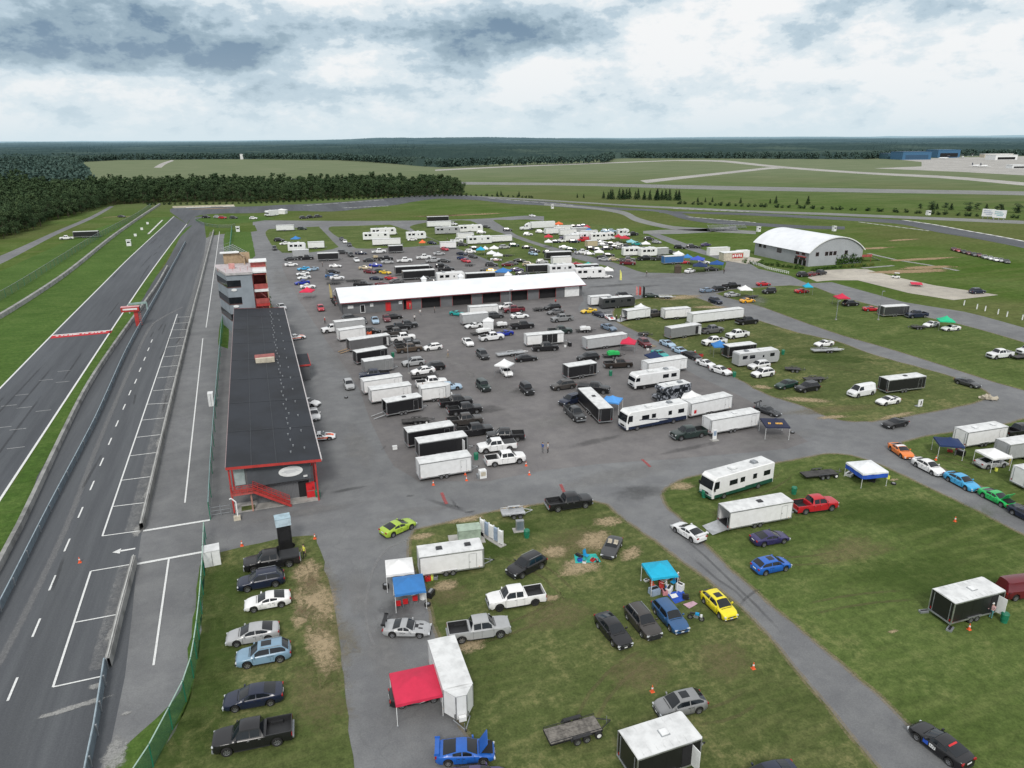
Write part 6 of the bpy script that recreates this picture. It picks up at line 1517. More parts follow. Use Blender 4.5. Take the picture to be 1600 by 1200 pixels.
def canopy_proto(size, lod, opts):
 key = ('can', size, lod, opts)
 if key in PROTO: return PROTO[key]
 o = opts.split(','); s = size / 2; ze, za = ((2.15, 2.95) if lod == 'near' else (2.35, 3.5)) if size > 2.3 else (2.0, 2.6)
 if 'low' in o: ze, za = .9, 1.2
 mb = MB(); n = 9
 g = []
 for j in range(n):
  for i in range(n):
   x, y = -1 + 2 * i / (n - 1), -1 + 2 * j / (n - 1); m = max(abs(x), abs(y)); sag = .1 * math.sin(math.pi * m) * (1 - abs(abs(x) - abs(y)))
   g.append((x * s, y * s, lerp(za, ze, m ** .9) - sag * .9))
 mb.sheet(g, FABRIC, n)
 for sx, sy, dx, dy in ((-1, -1, 1, 0), (1, -1, 0, 1), (1, 1, -1, 0), (-1, 1, 0, -1)):
  rows = []
  for zz, ex in ((ze, 1.), (ze - .24, 1.012)):
   for k in range(9): rows.append(((sx + dx * k / 4) * s * ex, (sy + dy * k / 4) * s * ex, zz - .03 * (zz < ze) * math.sin(k * 1.7)))
  mb.sheet(rows, FABRIC, 9)
 parts = [('canopy_top', mb.mesh('canopy_top', 25, True), None, (0, 0, 0), True)]
 for sx in (-1, 1):
  for sy in (-1, 1):
   v = MB(); v.tube((sx * s * .985, sy * s * .985, 0), (sx * s * .985, sy * s * .985, ze), .03, .03, WHITE if lod == 'near' else STEEL, 6); v.box((sx * s * .985, sy * s * .985, .02), (.16, .16, .03), STEEL); parts.append(('leg', v.mesh('canopy_leg'), None, (0, 0, 0), False))
 if lod != 'far':
  v = MB()
  for a, b in (((-s, -s), (s, -s)), ((s, -s), (s, s)), ((s, s), (-s, s)), ((-s, s), (-s, -s))):
   v.tube((a[0] * .98, a[1] * .98, ze - .05), ((a[0] + b[0]) * .49, (a[1] + b[1]) * .49, ze - .4), .016, .016, STEEL, 5); v.tube((b[0] * .98, b[1] * .98, ze - .05), ((a[0] + b[0]) * .49, (a[1] + b[1]) * .49, ze - .4), .016, .016, STEEL, 5)
  parts.append(('truss', v.mesh('canopy_truss'), None, (0, 0, 0), False))
 if 'gold' in o:
  v = MB(); rnd = random.Random(2)
  for y0, x0, k in ((-s * .62, -s * .72, 2), (-s * .62, -s * .1, 5)):
   for q in range(k):
    x = x0 + q * .22; z = lerp(za, ze, .62 ** .9) + .05; v.box((x, y0, z - .02), (.15, .34, .02), GOLD, rx=.42)
  parts.append(('lettering', v.mesh('lettering'), None, (0, 0, 0), False))
 PROTO[key] = parts; return parts
def semi_proto():
 parts = []; mb = MB(); mb.box((-2., 0, 2.55), (13., 2.55, 2.9), PANEL); mb.box((-2, 0, 1.02), (12.6, 1.2, .2), BLACK); mb.box((-2, 0, 4.03), (13.04, 2.5, .06), ROOFW)
 for x in (-7.5, -6.4):
  for s in (-1, 1): merge_wheel(mb, x, s * 1.1, .5, .3)
 parts.append(('box_trailer', mb.mesh('box_trailer'), None, (0, 0, 0), True)); mb = MB()
 prof = [(4.8, .6), (4.8, 3.2), (5.2, 3.75), (6.6, 3.3), (7.6, 2.4), (8.0, 1.75), (10., 1.55), (10.2, .9), (10.2, .55)]; W = 2.4
 for (a, za), (b, zb) in zip(prof, prof[1:] + prof[:1]): mb.face([(a, -W / 2, za), (b, -W / 2, zb), (b, W / 2, zb), (a, W / 2, za)], PANEL)
 for s in (-1, 1): q = [(x, s * W / 2, z) for x, z in prof]; mb.face(q if s > 0 else q[::-1], PANEL)
 for x in (9., 5.4, 4.2):
  for s in (-1, 1): merge_wheel(mb, x, s * 1.1, .5, .3)
 mb.box((3.8, 0, .9), (2.4, 1., .3), BLACK); parts.append(('cab', mb.mesh('truck_cab'), None, (0, 0, 0), True))
 mb = MB(); mb.face([(7.62, -1.05, 2.4), (7.62, 1.05, 2.4), (8.0, 1.1, 1.8), (8.0, -1.1, 1.8)], GLASS)
 for s in (-1, 1): mb.box((6.9, s * 1.21, 2.3), (.9, .03, .7), GLASS)
 parts.append(('windows', mb.mesh('windows'), None, (0, 0, 0), False)); return parts
def shed_proto(L, col):
 mb = MB(); w = max(2.2, min(L, 6)) / 2; h = 2.3
 mb.prism([(-w, -w * .8), (w, -w * .8), (w, w * .8), (-w, w * .8)], 0, h, PANEL)
 p = [('walls', mb.mesh('walls'), None, (0, 0, 0), True)]; mb = MB()
 e = w * 1.08; f = w * .9
 for a, b in (((-e, -f), (e, -f)), ((e, -f), (e, f)), ((e, f), (-e, f)), ((-e, f), (-e, -f))): mb.face([(*a, h), (*b, h), (0, 0, h + .9)], FABRIC)
 p.append(('roof', mb.mesh('roof'), None, (0, 0, 0), True)); return p
def cart_proto():
 mb = MB(); mb.box((0, 0, .5), (2.4, 1.2, .4), PAINT); mb.box((.2, 0, 1.75), (1.5, 1.2, .06), PAINT); mb.box((-.2, 0, .85), (.5, 1.1, .4), PLASTIC)
 for x in (-.8, .8):
  for s in (-1, 1): merge_wheel(mb, x, s * .55, .25, .15)
 for x in (-.5, .9):
  for s in (-1, 1): mb.tube((x, s * .55, .6), (x, s * .55, 1.75), .025, .025, BLACK, 5)
 return [('body', mb.mesh('cart_body'), None, (0, 0, 0), True)]
NAMES = dict(sed=('saloon_car', 'car'), cou=('coupe_car', 'car'), race=('race_car', 'race car'), hat=('hatchback_car', 'car'), suv=('estate_car', 'car'), jeep=('off_road_car', 'car'), van=('van', 'van'), pu=('pickup_truck', 'pickup'), road=('roadster_car', 'car'),
 tr=('enclosed_trailer', 'trailer'), trv=('enclosed_trailer', 'trailer'), fl=('flatbed_trailer', 'trailer'), rva=('motorhome', 'motorhome'), rvc=('motorhome', 'motorhome'), tt=('camper_trailer', 'camper'), can=('pop_up_canopy', 'canopy'), semi=('semi_truck', 'truck'), shed=('tent_kiosk', 'tent'), cart=('utility_cart', 'cart'))
GROUPS = dict(car='cars parked around the circuit', pickup='pickups parked around the circuit', trailer='trailers parked around the circuit', canopy='pop-up canopies around the paddock', camper='campers on the back lawns', motorhome='motorhomes in the paddock', van='vans in the paddock')
GROUPS['race car'] = 'race cars out in the paddock'
def place_vehicles():
 rnd = random.Random(11)
 for kind, x, y, ang, L, c, label, opts in VEHICLES:
  lod = lod_of(x, y); name, cat = NAMES[kind]
  col = COL[c]; f = rnd.uniform(.92, 1.06); col = tuple(min(v * f, .8) for v in col)
  d = math.hypot(x, y)
  if kind in ('tr', 'tt', 'rvc') and d > 200: ang = ang if abs(ang) > 120 else -5 + rnd.uniform(-4, 4)
  if kind in SPEC and d > 240: ang += rnd.uniform(-5, 5)
  root = thing(name, label, cat, (x, y, .03), R(ang), GROUPS.get(cat))
  if lod == 'far' and kind in ('tt', 'rvc', 'tr'): root.scale = (1.03, 1.12, 1.2) if kind != 'tr' else (1., 1.08, 1.1)
  if kind in SPEC:
   k = 'low' if 'low' in opts else kind; o = opts
   if c == 'WR': o = (o + ',stripe,red').strip(',')
   if c == 'WO': o = (o + ',stripe').strip(',')
   if kind == 'pu' and label.startswith('white pickup with black wheels'): o = 'blackrim'
   if 'car trailer under' in label: pass
   build(car_proto(k, lod, o), root, col)
  elif kind in ('tr', 'trv'): build(trailer_proto(kind, min(max(L, 3.), 16), lod, opts, c), root, col)
  elif kind == 'fl': build(flat_proto(min(L, 8), lod, opts), root, col)
  elif kind in ('rva', 'rvc', 'tt'): build(camper_proto(kind, max(min(L, 12.5), 5), lod, opts), root, COL['D3'] if 'patterned' in label else col)
  if 'patterned' in label:
   for ch in root.children:
    if ch.name.startswith('body'): ch.material_slots[0].link = 'OBJECT'; ch.material_slots[0].material = MURAL; [(setattr(sl, 'link', 'OBJECT'), setattr(sl, 'material', MURAL)) for sl in ch.material_slots if sl.material == PANEL]
  elif kind == 'can':
   sz = [float(q[4:]) for q in opts.split(',') if q.startswith('size')]
   made = build(canopy_proto((sz[0] if sz else 3.) * (1.22 if lod == 'far' else 1.), lod, opts), root, col)
   if c == 'WB':
    v = MB(); h = sz[0] / 2; [v.sheet([(sx * h if a else t * h, t * h if a else sx * h, z + .04 * math.sin(t * 5)) for z in (2.1, 1.75, 1.3) for t in (-1, -.5, 0, .5, 1)], MATS['tarp_blue'], 5) for a, sx in ((1, -1), (0, -1), (1, 1))]; put('side_panel', v.mesh('side_panel'), root)
  elif kind == 'semi': build(semi_proto(), root, col)
  elif kind == 'shed': build(shed_proto(L, c), root, col)
  elif kind == 'cart': build(cart_proto(), root, col)
  if 'white coupe strapped' in label or 'saloon on a dark trailer' in label or 'blue saloon on a trailer' in label or 'race saloon on a trailer' in label: root.location.z = .62
place_vehicles()
# ------------------------------------------------------------------ buildings
def part(name, mb, root, smooth=None, loc=None): return put(name, mb.mesh(name, smooth), root, loc)
def pit_building():
 t = thing('pit_building', 'long pit building with dark roof, red trim and red outside stair', 'building', (0, 0, 0))
 y0, y1 = 88.6, 183.2; xl, xr = -6.6, 4.85; zl, zr = 6.65, 6.0
 mb = MB(); n = 24; e = .28
 mb.face([(xl, y0, zl), (xr, y0, zr), (xr, y1, zr), (xl, y1, zl)], SHINGLE); mb.face([(xl, y0, zl - e), (xl, y1, zl - e), (xr, y1, zr - e), (xr, y0, zr - e)], WALLK)
 part('roof', mb, t)
 mb = MB(); w = .34
 mb.face([(xl - .03, y0 - .03, zl + .03), (xl - .03, y0 - .03, zl - w), (xr + .03, y0 - .03, zr - w), (xr + .03, y0 - .03, zr + .03)], RED)
 mb.face([(xl - .03, y1 + .03, zl + .03), (xl - .03, y1 + .03, zl - w), (xr + .03, y1 + .03, zr - w), (xr + .03, y1 + .03, zr + .03)], RED)
 mb.box((xl - .04, (y0 + y1) / 2, zl - .1), (.08, y1 - y0, .22), simple('old_trim', (.3, .22, .22), .6)); mb.box((xr + .07, (y0 + y1) / 2, zr - .08), (.16, y1 - y0, .2), simple('gutter', (.5, .47, .47), .5))
 part('fascia', mb, t)
 mb = MB()
 for k in range(1, 8): mb.box(((xl + xr) / 2, y0 + k * 12.2, (zl + zr) / 2 + .03), (xr - xl, .12, .02), simple('roof_seam', (.034, .039, .047), .7), ry=math.atan2(zl - zr, xr - xl))
 for x in (-3.6, -.6): mb.box((x, (y0 + y1) / 2, lerp(zl, zr, (x - xl) / (xr - xl)) + .025), (.1, y1 - y0, .02), MATS['roof_seam'])
 part('roof_seams', mb, t)
 rnd = random.Random(4)
 for k in range(42):
  y = y0 + 3 + k * 2.12; x = (1.35, 1.8, 1.5)[k % 3] + rnd.uniform(-.1, .1); z = lerp(zl, zr, (x - xl) / (xr - xl)); v = MB(); v.box((0, 0, .1), (.15, .15, .2), STEEL); v.box((0, -.02, .22), (.2, .2, .04), STEEL); put('roof_vent', v.mesh('roof_vent') if k == 0 else VENT, t, (x, y, z)); VENT = v.mesh('roof_vent') if k == 0 else VENT
  if k % 3 == 0: x = 3.1; put('roof_vent', VENT, t, (x, y + 1, lerp(zl, zr, (x - xl) / (xr - xl))))
 v = MB(); ax, ay = -0.73, 135.61; v.box((ax, ay, 6.75), (3.3, 1.7, .9), CREAM); v.box((ax, ay + .2, 7.25), (3.5, 1.7, .1), simple('hatch_red', (.3, .1, .09), .6), rx=.25); part('roof_hatch', v, t)
 # walls
 mb = MB(); mb.box((-.4, (y0 + 1. + y1) / 2, 4.45), (7.8, y1 - y0 - 1., 2.7), WALLK); part('upper_wall', mb, t)
 mb = MB(); mb.box((-.1, (y0 + 2. + y1) / 2, 1.55), (6.9, y1 - y0 - 2., 3.1), WALLG); part('lower_wall', mb, t)
 v = MB(); v.box((2.45, y0 + 1.98, 1.25), (1.35, .06, 2.3), DARK); part('doorway', v, t)
 v = MB(); v.box((-5.2, y0 + 1.0, 4.75), (1.25, .1, 2.3), simple('pale_door', (.35, .42, .42), .3)); part('upper_door', v, t)
 v = MB(); v.box((-5.05, y0 + 4.6, 4.6), (1.5, 7, 2.6), WALLG); part('stair_lobby', v, t)
 v = MB(); v.tube((1.05, y0 + .9, 4.5), (1.05, y0 + .98, 4.5), 1., 1., WHITE, 40); s = put('oval_sign', v.mesh('oval_sign'), t); s.matrix_local = Matrix.Translation((1.0, 0, 4.5)) @ Matrix.Diagonal((1.5, 1, .72, 1)) @ Matrix.Translation((-1.05, 0, -4.5))
 g = MB()
 for zz, ln in ((.12, 1.1), (-.08, 1.5), (-.28, .8)): g.box((1.05, y0 + .88, 4.58 + zz), (ln, .012, .07), simple('sign_script', (.5, .52, .56), .6))
 put('sign_script', g.mesh('sign_script'), s)
 v = MB(); v.box((2.75, y0 + .86, 3.6), (.5, .25, .16), WHITE); part('wall_lamp', v, t)
 # columns
 for k in range(17):
  y = y0 + .5 + k * 5.7
  for x, zt in ((xl + .25, zl - .35), (xr - .75, zr - .3)):
   if k > 12 and x > 0: continue
   v = MB(); v.box((x, y, zt / 2), (.2, .2, zt), RED); part('column', v, t)
 for x in (-4.1, ): v = MB(); v.box((x, y0 + .3, 1.4), (.2, .2, 2.7), simple('column_tan', (.45, .25, .2), .6)); part('column', v, t)
 # stair
 v = MB(); v.box((-5.1, y0 + .4, 2.85), (2.7, 1.5, .16), STAIRRED); part('landing', v, t)
 v = MB(); xa, za, xb, zb = -3.75, 2.85, .5, .1
 for k in range(19): u = k / 18; v.box((lerp(xa, xb, u), y0 + .3, lerp(za, zb, u)), (.32, 1.1, .05), STAIRRED)
 for s in (-.26, .86):
  v.face([(xa, y0 + s, za - .1), (xb, y0 + s, zb - .05), (xb, y0 + s, zb + .3), (xa, y0 + s, za + .28)], RED)
 part('stair', v, t)
 v = MB()
 for s in (-.28, .88):
  for hh in (.55, .8, 1.05): v.tube((xa, y0 + s, za + hh), (xb, y0 + s, zb + hh), .035, .035, RED, 5)
  for k in range(9): u = k / 8; v.tube((lerp(xa, xb, u), y0 + s, lerp(za, zb, u)), (lerp(xa, xb, u), y0 + s, lerp(za, zb, u) + 1.05), .03, .03, RED, 5)
 for hh in (.35, .6, .85, 1.1): v.tube((-6.4, y0 - .3, 2.9 + hh), (xa, y0 - .3, 2.9 + hh), .035, .035, RED, 5); v.tube((-6.4, y0 - .3, 2.9 + hh), (-6.4, y0 + .9, 2.9 + hh), .035, .035, RED, 5)
 for k in range(5): v.tube((-6.4 + k * .66, y0 - .3, 2.9), (-6.4 + k * .66, y0 - .3, 4.), .03, .03, RED, 5)
 part('handrail', v, t)
 v = MB(); v.box((-1.2, y0 + 1.7, .05), (10.4, 2.6, .16), CONC); part('concrete_apron', v, t)
 v = MB(); v.box((-4.7, y0 + 1.2, .14), (1.6, 1.2, .04), GRASSW); part('planter', v, t)
 # garage openings along the paddock side and the lean-to
 for k in range(12):
  v = MB(); v.box((3.36, y0 + 9 + k * 7.2, 1.5), (.06, 3.4, 2.8), DARK if k % 3 else REDB if k == 0 else WALLL); part('garage_opening', v, t)
 v = MB(); bx, by = 5.46, 145.10; v.box((6.0, by, 1.6), (2.6, 7.5, 3.1), WALLG); v.box((6.05, by, 3.25), (3., 8., .16), SHINGLE); v.box((6.05, by - 4.02, 3.2), (3.05, .1, .3), RED); v.box((7.58, by, 3.2), (.1, 8., .26), RED); part('lean_to', v, t)
 v = MB()
 for k in range(15): v.box((-5.0, y0 + 9.2 + k * 6., 4.6), (.06, 3.6, 1.4), GLASS) if k > 0 else None
 v.box((-4.4, (y0 + 8 + y1) / 2, 3.2), (1.6, y1 - y0 - 9, .14), CONC); part('balcony', v, t)
 return t
pit_building()
def tower():
 t = thing('control_tower', 'grey race control tower with dark window bands and red stair at its side', 'tower', (0, 1.6, -.25))
 A, B, D, E = (-10.1, 194.4), (-7.5, 183.8), (-1.7, 183.6), (-1.7, 198.)
 plan = [A, B, D, E, (-10.1, 198.)]; H = 14.6
 mb = MB(); mb.prism(plan, 0, H, TOWERW); part('wall', mb, t)
 cx = sum(p[0] for p in plan) / 5; cy = sum(p[1] for p in plan) / 5
 mb = MB(); mb.prism([(cx + (x - cx) * 1.05, cy + (y - cy) * 1.04) for x, y in plan], H, H + .55, simple('tower_edge', (.48, .46, .46), .6), simple('pale_roof', (.5, .45, .46), .7)); part('roof', mb, t)
 def wband(z0, z1, xr):
  v = MB(); o = Vector((-.35, -.06, 0))
  for a, b in ((A, B), (B, (xr, 183.75))):
   a, b = Vector((*a, 0)), Vector((*b, 0)); d = (b - a).normalized(); nn = Vector((d.y, -d.x, 0)) * .06
   a2, b2 = a + nn, b + nn; v.face([(a2.x, a2.y, z0), (b2.x, b2.y, z0), (b2.x, b2.y, z1), (a2.x, a2.y, z1)], GLASS)
   v.face([(a2.x, a2.y, z0 - .25), (b2.x, b2.y, z0 - .25), (b2.x, b2.y, z0), (a2.x, a2.y, z0)], simple('window_sill_brown', (.1, .05, .045), .5))
  part('window_band', v, t)
 for z0, z1, xr in ((11.75, 13.3, -4.2), (7.6, 9.2, -3.9), (3.6, 5.1, -4.4)): wband(z0, z1, xr)
 for z in (11.0, 7.0):
  v = MB(); v.tube((-6.1, 183.55, z), (-6.1, 183.72, z), .62, .62, WHITE, 24); s = part('oval_sign', v, t); s.matrix_local = Matrix.Translation((-6.1, 0, z)) @ Matrix.Diagonal((1.05, 1, .5, 1)) @ Matrix.Translation((6.1, 0, -z))
 # stair tower at the paddock side
 v = MB()
 for x in (-1.55, 1.6):
  for y in (184.6, 190.5): v.box((x, y, 7.2), (.2, .2, 14.4), STAIRRED if x < 0 else TAN)
 for z in (3.6, 7.2, 10.8, 14.3): v.box((0, 187.5, z), (3.3, 6.2, .22), STAIRRED)
 for z in (3.6, 7.2, 10.8):
  v.box((.1, 184.5, z - .35), (3.3, .12, .9), WHITE if z == 10.8 else RED)
  v.box((0, 187.5, z - 1.8), (3.0, 1.2, .15), STAIRRED, ry=.75); v.box((.1, 184.45, z + .6), (3.2, .06, 1.1), STAIRRED); v.box((1.62, 187.5, z + .6), (.06, 6., 1.1), STAIRRED)
 v.box((1.66, 187.6, 12.6), (.06, 6., 3.4), TAN); v.box((0, 190.6, 7.2), (3.2, .1, 14.2), STAIRRED); part('stair', v, t)
 v = MB(); v.box((-.1, 187.4, 14.9), (3.7, 6.6, .4), WHITE); v.box((0., 191.8, 16.6), (4.2, 4.2, .3), WHITE); v.box((0, 192.2, 15.5), (3.6, 3.2, 1.9), STAIRRED); v.box((1.85, 192.0, 15.4), (.12, 3.4, 1.9), TAN); part('stair_roof', v, t)
 v = MB(); v.box((-5.0, 199.2, 16.3), (6.4, .3, 3.0), TAN); v.face([(-8.8, 198.4, 17.9), (-4.6, 198.4, 18.0), (-1.9, 195.2, 16.2), (-2.2, 196.6, 16.2), (-4.9, 200.2, 18.1), (-8.8, 200.2, 17.9)], WHITE); v.box((-6.6, 199.3, 17.9), (4.6, 2., .25), WHITE); v.box((-3.2, 197.4, 15.9), (.3, 3.6, 1.9), TAN); part('penthouse', v, t)
 v = MB()
 for k in range(5): v.tube((-9.3 + k * 1.7, 185.5 + abs(k - 1.2) * .2, 15.1), (-9.3 + k * 1.7, 185.5 + abs(k - 1.2) * .2, 16.1), .03, .03, RED, 5)
 v.box((-6.2, 190.5, 15.75), (1.4, 1.0, 1.2), simple('pink_box', (.6, .3, .28), .6)); part('roof_equipment', v, t)
 return t
tower()
def garage():
 t = thing('garage_building', 'long low garage row under a bright white gabled roof', 'building')
 x0, x1 = 20.3, 91.2; y0, y1 = 196.2, 211.; ze, zt = 3.75, 6.1; ym = 203.4
 mb = MB(); mb.box(((x0 + x1) / 2, (y0 + y1) / 2 + .25, ze / 2), (x1 - x0, y1 - y0 - .5, ze), DARK)
 mb.box(((x0 + x1) / 2, y1 - .05, ze / 2), (x1 - x0, .1, ze), WALLG)
 for x in (x0 - .06, x1 + .06): mb.face([(x, y0, 0), (x, y1, 0), (x, y1, ze), (x, ym, zt - .1), (x, y0, ze)], WALLG)
 bays = [(2, 19, 0)]
 o = [(26.5, 30.6), (33.2, 37.4), (39.6, 45.7), (48.5, 54.6), (57., 62.8), (65.6, 71.3), (73.5, 79.), (82.8, 89.6)]
 px = [(633, 646), (661, 691), (660, 690), (707, 736), (752, 780), (796, 822), (838, 864), (879, 905)]
 op = [(36.80, 193.91, 38.95, 193.09), (41.95, 194.47, 47.36, 194.12), (50.90, 196.27, 56.48, 195.93), (59.81, 197.39, 65.22, 197.18), (68.59, 197.78, 73.61, 197.78), (77.27, 198.32, 82.61, 198.25), (85.30, 197.21, 90.35, 196.27)]
 spans = [(a[0], a[2]) for a in op]; x = x0
 for a, b in spans + [(x1, x1)]:
  if a - x > .05: mb.box(((x + a) / 2, y0, ze / 2), (a - x, .2, ze), WALLG)
  if b > a: mb.box(((a + b) / 2, y0, ze - .25), (b - a, .2, .5), WALLG)
  x = b
 part('wall', mb, t)
 mb = MB(); ov = 1.3
 mb.face([(x0 - .7, y0 - ov, ze - .25), (x1 + .7, y0 - ov, ze - .25), (x1 + .7, ym, zt), (x0 - .7, ym, zt)], ROOFM); mb.face([(x0 - .7, y1 + ov, ze - .25), (x0 - .7, ym, zt), (x1 + .7, ym, zt), (x1 + .7, y1 + ov, ze - .25)], ROOFM)
 part('roof', mb, t)
 mb = MB(); mb.box(((x0 + x1) / 2, y0 - ov - .04, ze - .38), (x1 - x0 + 1.4, .1, .22), simple('fascia_maroon', (.22, .05, .06), .6))
 for x in (x0 - .72, x1 + .72):
  for a, b in (((y0 - ov, ze - .25), (ym, zt)), ((ym, zt), (y1 + ov, ze - .25))): mb.face([(x, a[0], a[1] + .02), (x, b[0], b[1] + .02), (x, b[0], b[1] - .35), (x, a[0], a[1] - .35)], WHITE if x < 50 else RED)
 part('fascia', mb, t)
 mb = MB(); a, b = spans[-1]; mb.box(((a + b) / 2, y0 - .14, 1.6), (b - a - .3, .08, 3.1), WHITE); part('garage_door', mb, t)
 for a, b in spans[:-1]:
  v = MB(); v.box(((a + b) / 2, y0 - .1, ze - .55), (b - a, .08, .12), WHITE)
  for e in (a, b): v.box((e, y0 - .12, 1.6), (.12, .06, 3.2), simple('frame_red', (.3, .06, .06), .6))
  part('bay_frame', v, t)
 for k, (xx, zz) in enumerate(((23.2, 1.6), (29.8, 1.7))):
  pass
 v = MB(); v.box((25.6, y0 - .13, 1.3), (1.3, .06, 2.2), WHITE); v.box((25.6, y0 - .17, 1.3), (1.0, .05, 1.9), DARK); part('door', v, t)
 for xx in (32.6, 38.4):
  v = MB(); v.box((xx, y0 - .16, 1.35), (1.5, .1, 2.5), RED); v.box((xx, y0 - .22, 1.3), (1.1, .03, 2.2), REDB); part('red_door', v, t)
 for xx, zz, w in ((22.4, 2., 1.5), (28.1, 2.1, .9), (36., 2.2, .9)): v = MB(); v.box((xx, y0 - .13, zz), (w, .05, .8), WHITE); part('notice_board', v, t)
 for k, xx in enumerate((44.6, 55.6)):
  v = MB(); v.box((xx, ym + .5, zt + .35), (1.3, 1.3, .9), WHITE); v.face([(xx - .85, ym - .35, zt + .8), (xx + .85, ym - .35, zt + .8), (xx, ym + .5, zt + 1.7)], ROOFM); v.face([(xx - .85, ym + 1.35, zt + .8), (xx - .85, ym - .35, zt + .8), (xx, ym + .5, zt + 1.7)], ROOFM); v.face([(xx + .85, ym - .35, zt + .8), (xx + .85, ym + 1.35, zt + .8), (xx, ym + .5, zt + 1.7)], ROOFM); part('roof_vent', v, t)
 return spans
GSPANS = garage()
rb = random.Random(9)
for k, (a, b) in enumerate(GSPANS[:-1]):
 c = ('B', 'D', 'C', 'S2', 'E', 'D2')[k]; root = thing('coupe_car', '%s car standing nose out inside the garage bay number %d from the red doors' % (('blue', 'grey', 'cyan', 'silver', 'green', 'brown')[k], k + 1), 'car', ((a + b) / 2, 199.3, .03), R(-90), GROUPS['car']); build(car_proto('cou', 'mid', ''), root, COL[c])
def hangar():
 t = thing('arched_hangar', 'pale grey clubhouse hangar with a white arched roof', 'building')
 x0, x1 = 189.6, 214.2; y0, y1 = 213.4, 244.5; ze, rise = 5.4, 4.75; n = 24
 W = x1 - x0; rad = (W * W / 4 + rise * rise) / (2 * rise); cz = ze + rise - rad; cx = (x0 + x1) / 2
 def arc(u, dr=0.): a = math.asin(W / 2 / rad); th = lerp(-a, a, u); return (cx + (rad + dr) * math.sin(th), cz + (rad + dr) * math.cos(th))
 mb = MB()
 for y, nm in ((y0, 'gable_wall'), (y1, 'rear_gable_wall')):
  mb = MB(); q = [(x0, y, 0), (x1, y, 0)] + [(arc(1 - i / n)[0], y, arc(1 - i / n)[1]) for i in range(n + 1)]; mb.face(q, WALLL); part(nm, mb, t)
 mb = MB()
 for x in (x0, x1): mb.face([(x, y0, 0), (x, y1, 0), (x, y1, ze), (x, y0, ze)], WALLLY)
 part('side_wall', mb, t)
 mb = MB(); rows = []
 for i in range(n + 1): x, z = arc(lerp(-.03, 1.03, i / n), .12); rows += [(x, y0 - .6, z), (x, y1 + .6, z)]
 mb.sheet(rows, ROOFM, 2); part('roof', mb, t, 40)
 mb = MB(); rows = []
 for i in range(n + 1): x, z = arc(lerp(-.03, 1.03, i / n), .12); x2, z2 = arc(lerp(-.03, 1.03, i / n), -.2); rows += [(x, y0 - .61, z), (x2, y0 - .61, z2)]
 mb.sheet(rows, WHITE, 2); part('roof_edge', mb, t)
 def win(x, y, z, w, h, side):
  v = MB(); f = simple('maroon_frame', (.09, .03, .04), .5)
  if side == 'g': v.box((x, y0 - .04, z), (w + .22, .06, h + .22), f); v.box((x, y0 - .08, z), (w, .04, h), GLASS)
  else: v.box((x0 - .04, y, z), (.06, w + .22, h + .22), f); v.box((x0 - .08, y, z), (.04, w, h), GLASS)
  part('window', v, t)
 for x in (193.2, 197.4, 199.3, 201.2, 206.4): win(x, 0, 4.3, 1.2, 1.2, 'g')
 for y, z, w, h in ((241.3, 4.2, 1.4, 1.2), (238.5, 4.2, 1.4, 1.2), (229.8, 3.7, 2.4, 1.4), (219.6, 4.4, 1.5, 1.2), (216.4, 4.4, 1.5, 1.2), (219.6, 2.6, 1.6, .8), (216.6, 2.6, 2.6, .8), (220., 1.1, 1.6, 1.8), (217.6, 1.1, 1.4, 1.8), (215.4, 1.1, 1.4, 1.8)): win(0, y, z, w, h, 's')
 v = MB(); v.box((x0 - .35, 216.8, 3.2), (.7, 4., .14), RED); part('porch_canopy', v, t)
 v = MB(); v.box((x1 + 3., y0 + 3., 1.8), (5.5, 4., .14), STAIRRED); [v.box((x1 + a, y0 + b, .9), (.14, .14, 1.8), STAIRRED) for a in (.6, 5.6) for b in (1.2, 4.8)]; v.box((x1 + 3., y0 + .9, 2.3), (5.5, .06, .9), STAIRRED); v.box((x1 + 8.2, y0 + 2., .9), (5.6, 1.4, .12), STEEL, ry=.33); part('side_stair', v, t)
 return t
hangar()
# concession stands by the hangar
t = thing('concession_stand', 'cream snack stand with a red and white lettered front beside the hangar', 'stand', (173.02, 235.11), R(-4))
v = MB(); v.box((0, 1.8, 1.5), (8.5, 3.6, 3.), CREAM); part('wall', v, t); v = MB(); v.box((0, 1.8, 3.05), (8.8, 3.9, .12), WHITE); part('roof', v, t)
v = MB(); v.box((1.6, -.05, 1.7), (4.6, .08, 1.7), RED)
for k in range(5): v.box((-.3 + k * .85, -.11, 1.7 + .15 * (k % 2)), (.5, .04, .9), WHITE)
part('sign_front', v, t)
t = thing('storage_container', 'white storage container behind the red-lettered snack stand', 'container', (175.98, 246.00), R(-4)); v = MB(); v.box((0, 4, 1.4), (9, 2.6, 2.8), PANEL); o = part('body', v, t); o.color = (.75, .75, .74, 1)
v = MB(); v.box((0, 4, 2.86), (9.1, 2.7, .1), ROOFW); part('roof', v, t)
t = thing('storage_container', 'second white container against the hangar side wall', 'container', (181.73, 240.19), R(-4)); v = MB(); v.box((0, 1.5, 1.3), (5, 2.4, 2.6), PANEL); o = part('body', v, t); o.color = (.75, .75, .74, 1)
v = MB(); v.box((-1.2, .28, 1.2), (1., .05, 2.1), WHITE); part('door', v, t)
t = thing('picket_fence', 'low white picket fence curving round the hangar shrubs', 'fence')
pts = resample([(174.26, 226.53), (174.41, 221.82), (172.37, 213.74), (172.73, 207.95), (173.10, 203.72)], 26)
v = MB(); [v.box((a.x, a.y, .5), (.12, .1, 1.), WHITE) for a in pts]; part('pickets', v, t); v = MB(); v.path([(a.x, a.y, .8) for a in pts], .05, WHITE, 4); v.path([(a.x, a.y, .35) for a in pts], .05, WHITE, 4); part('rails', v, t)
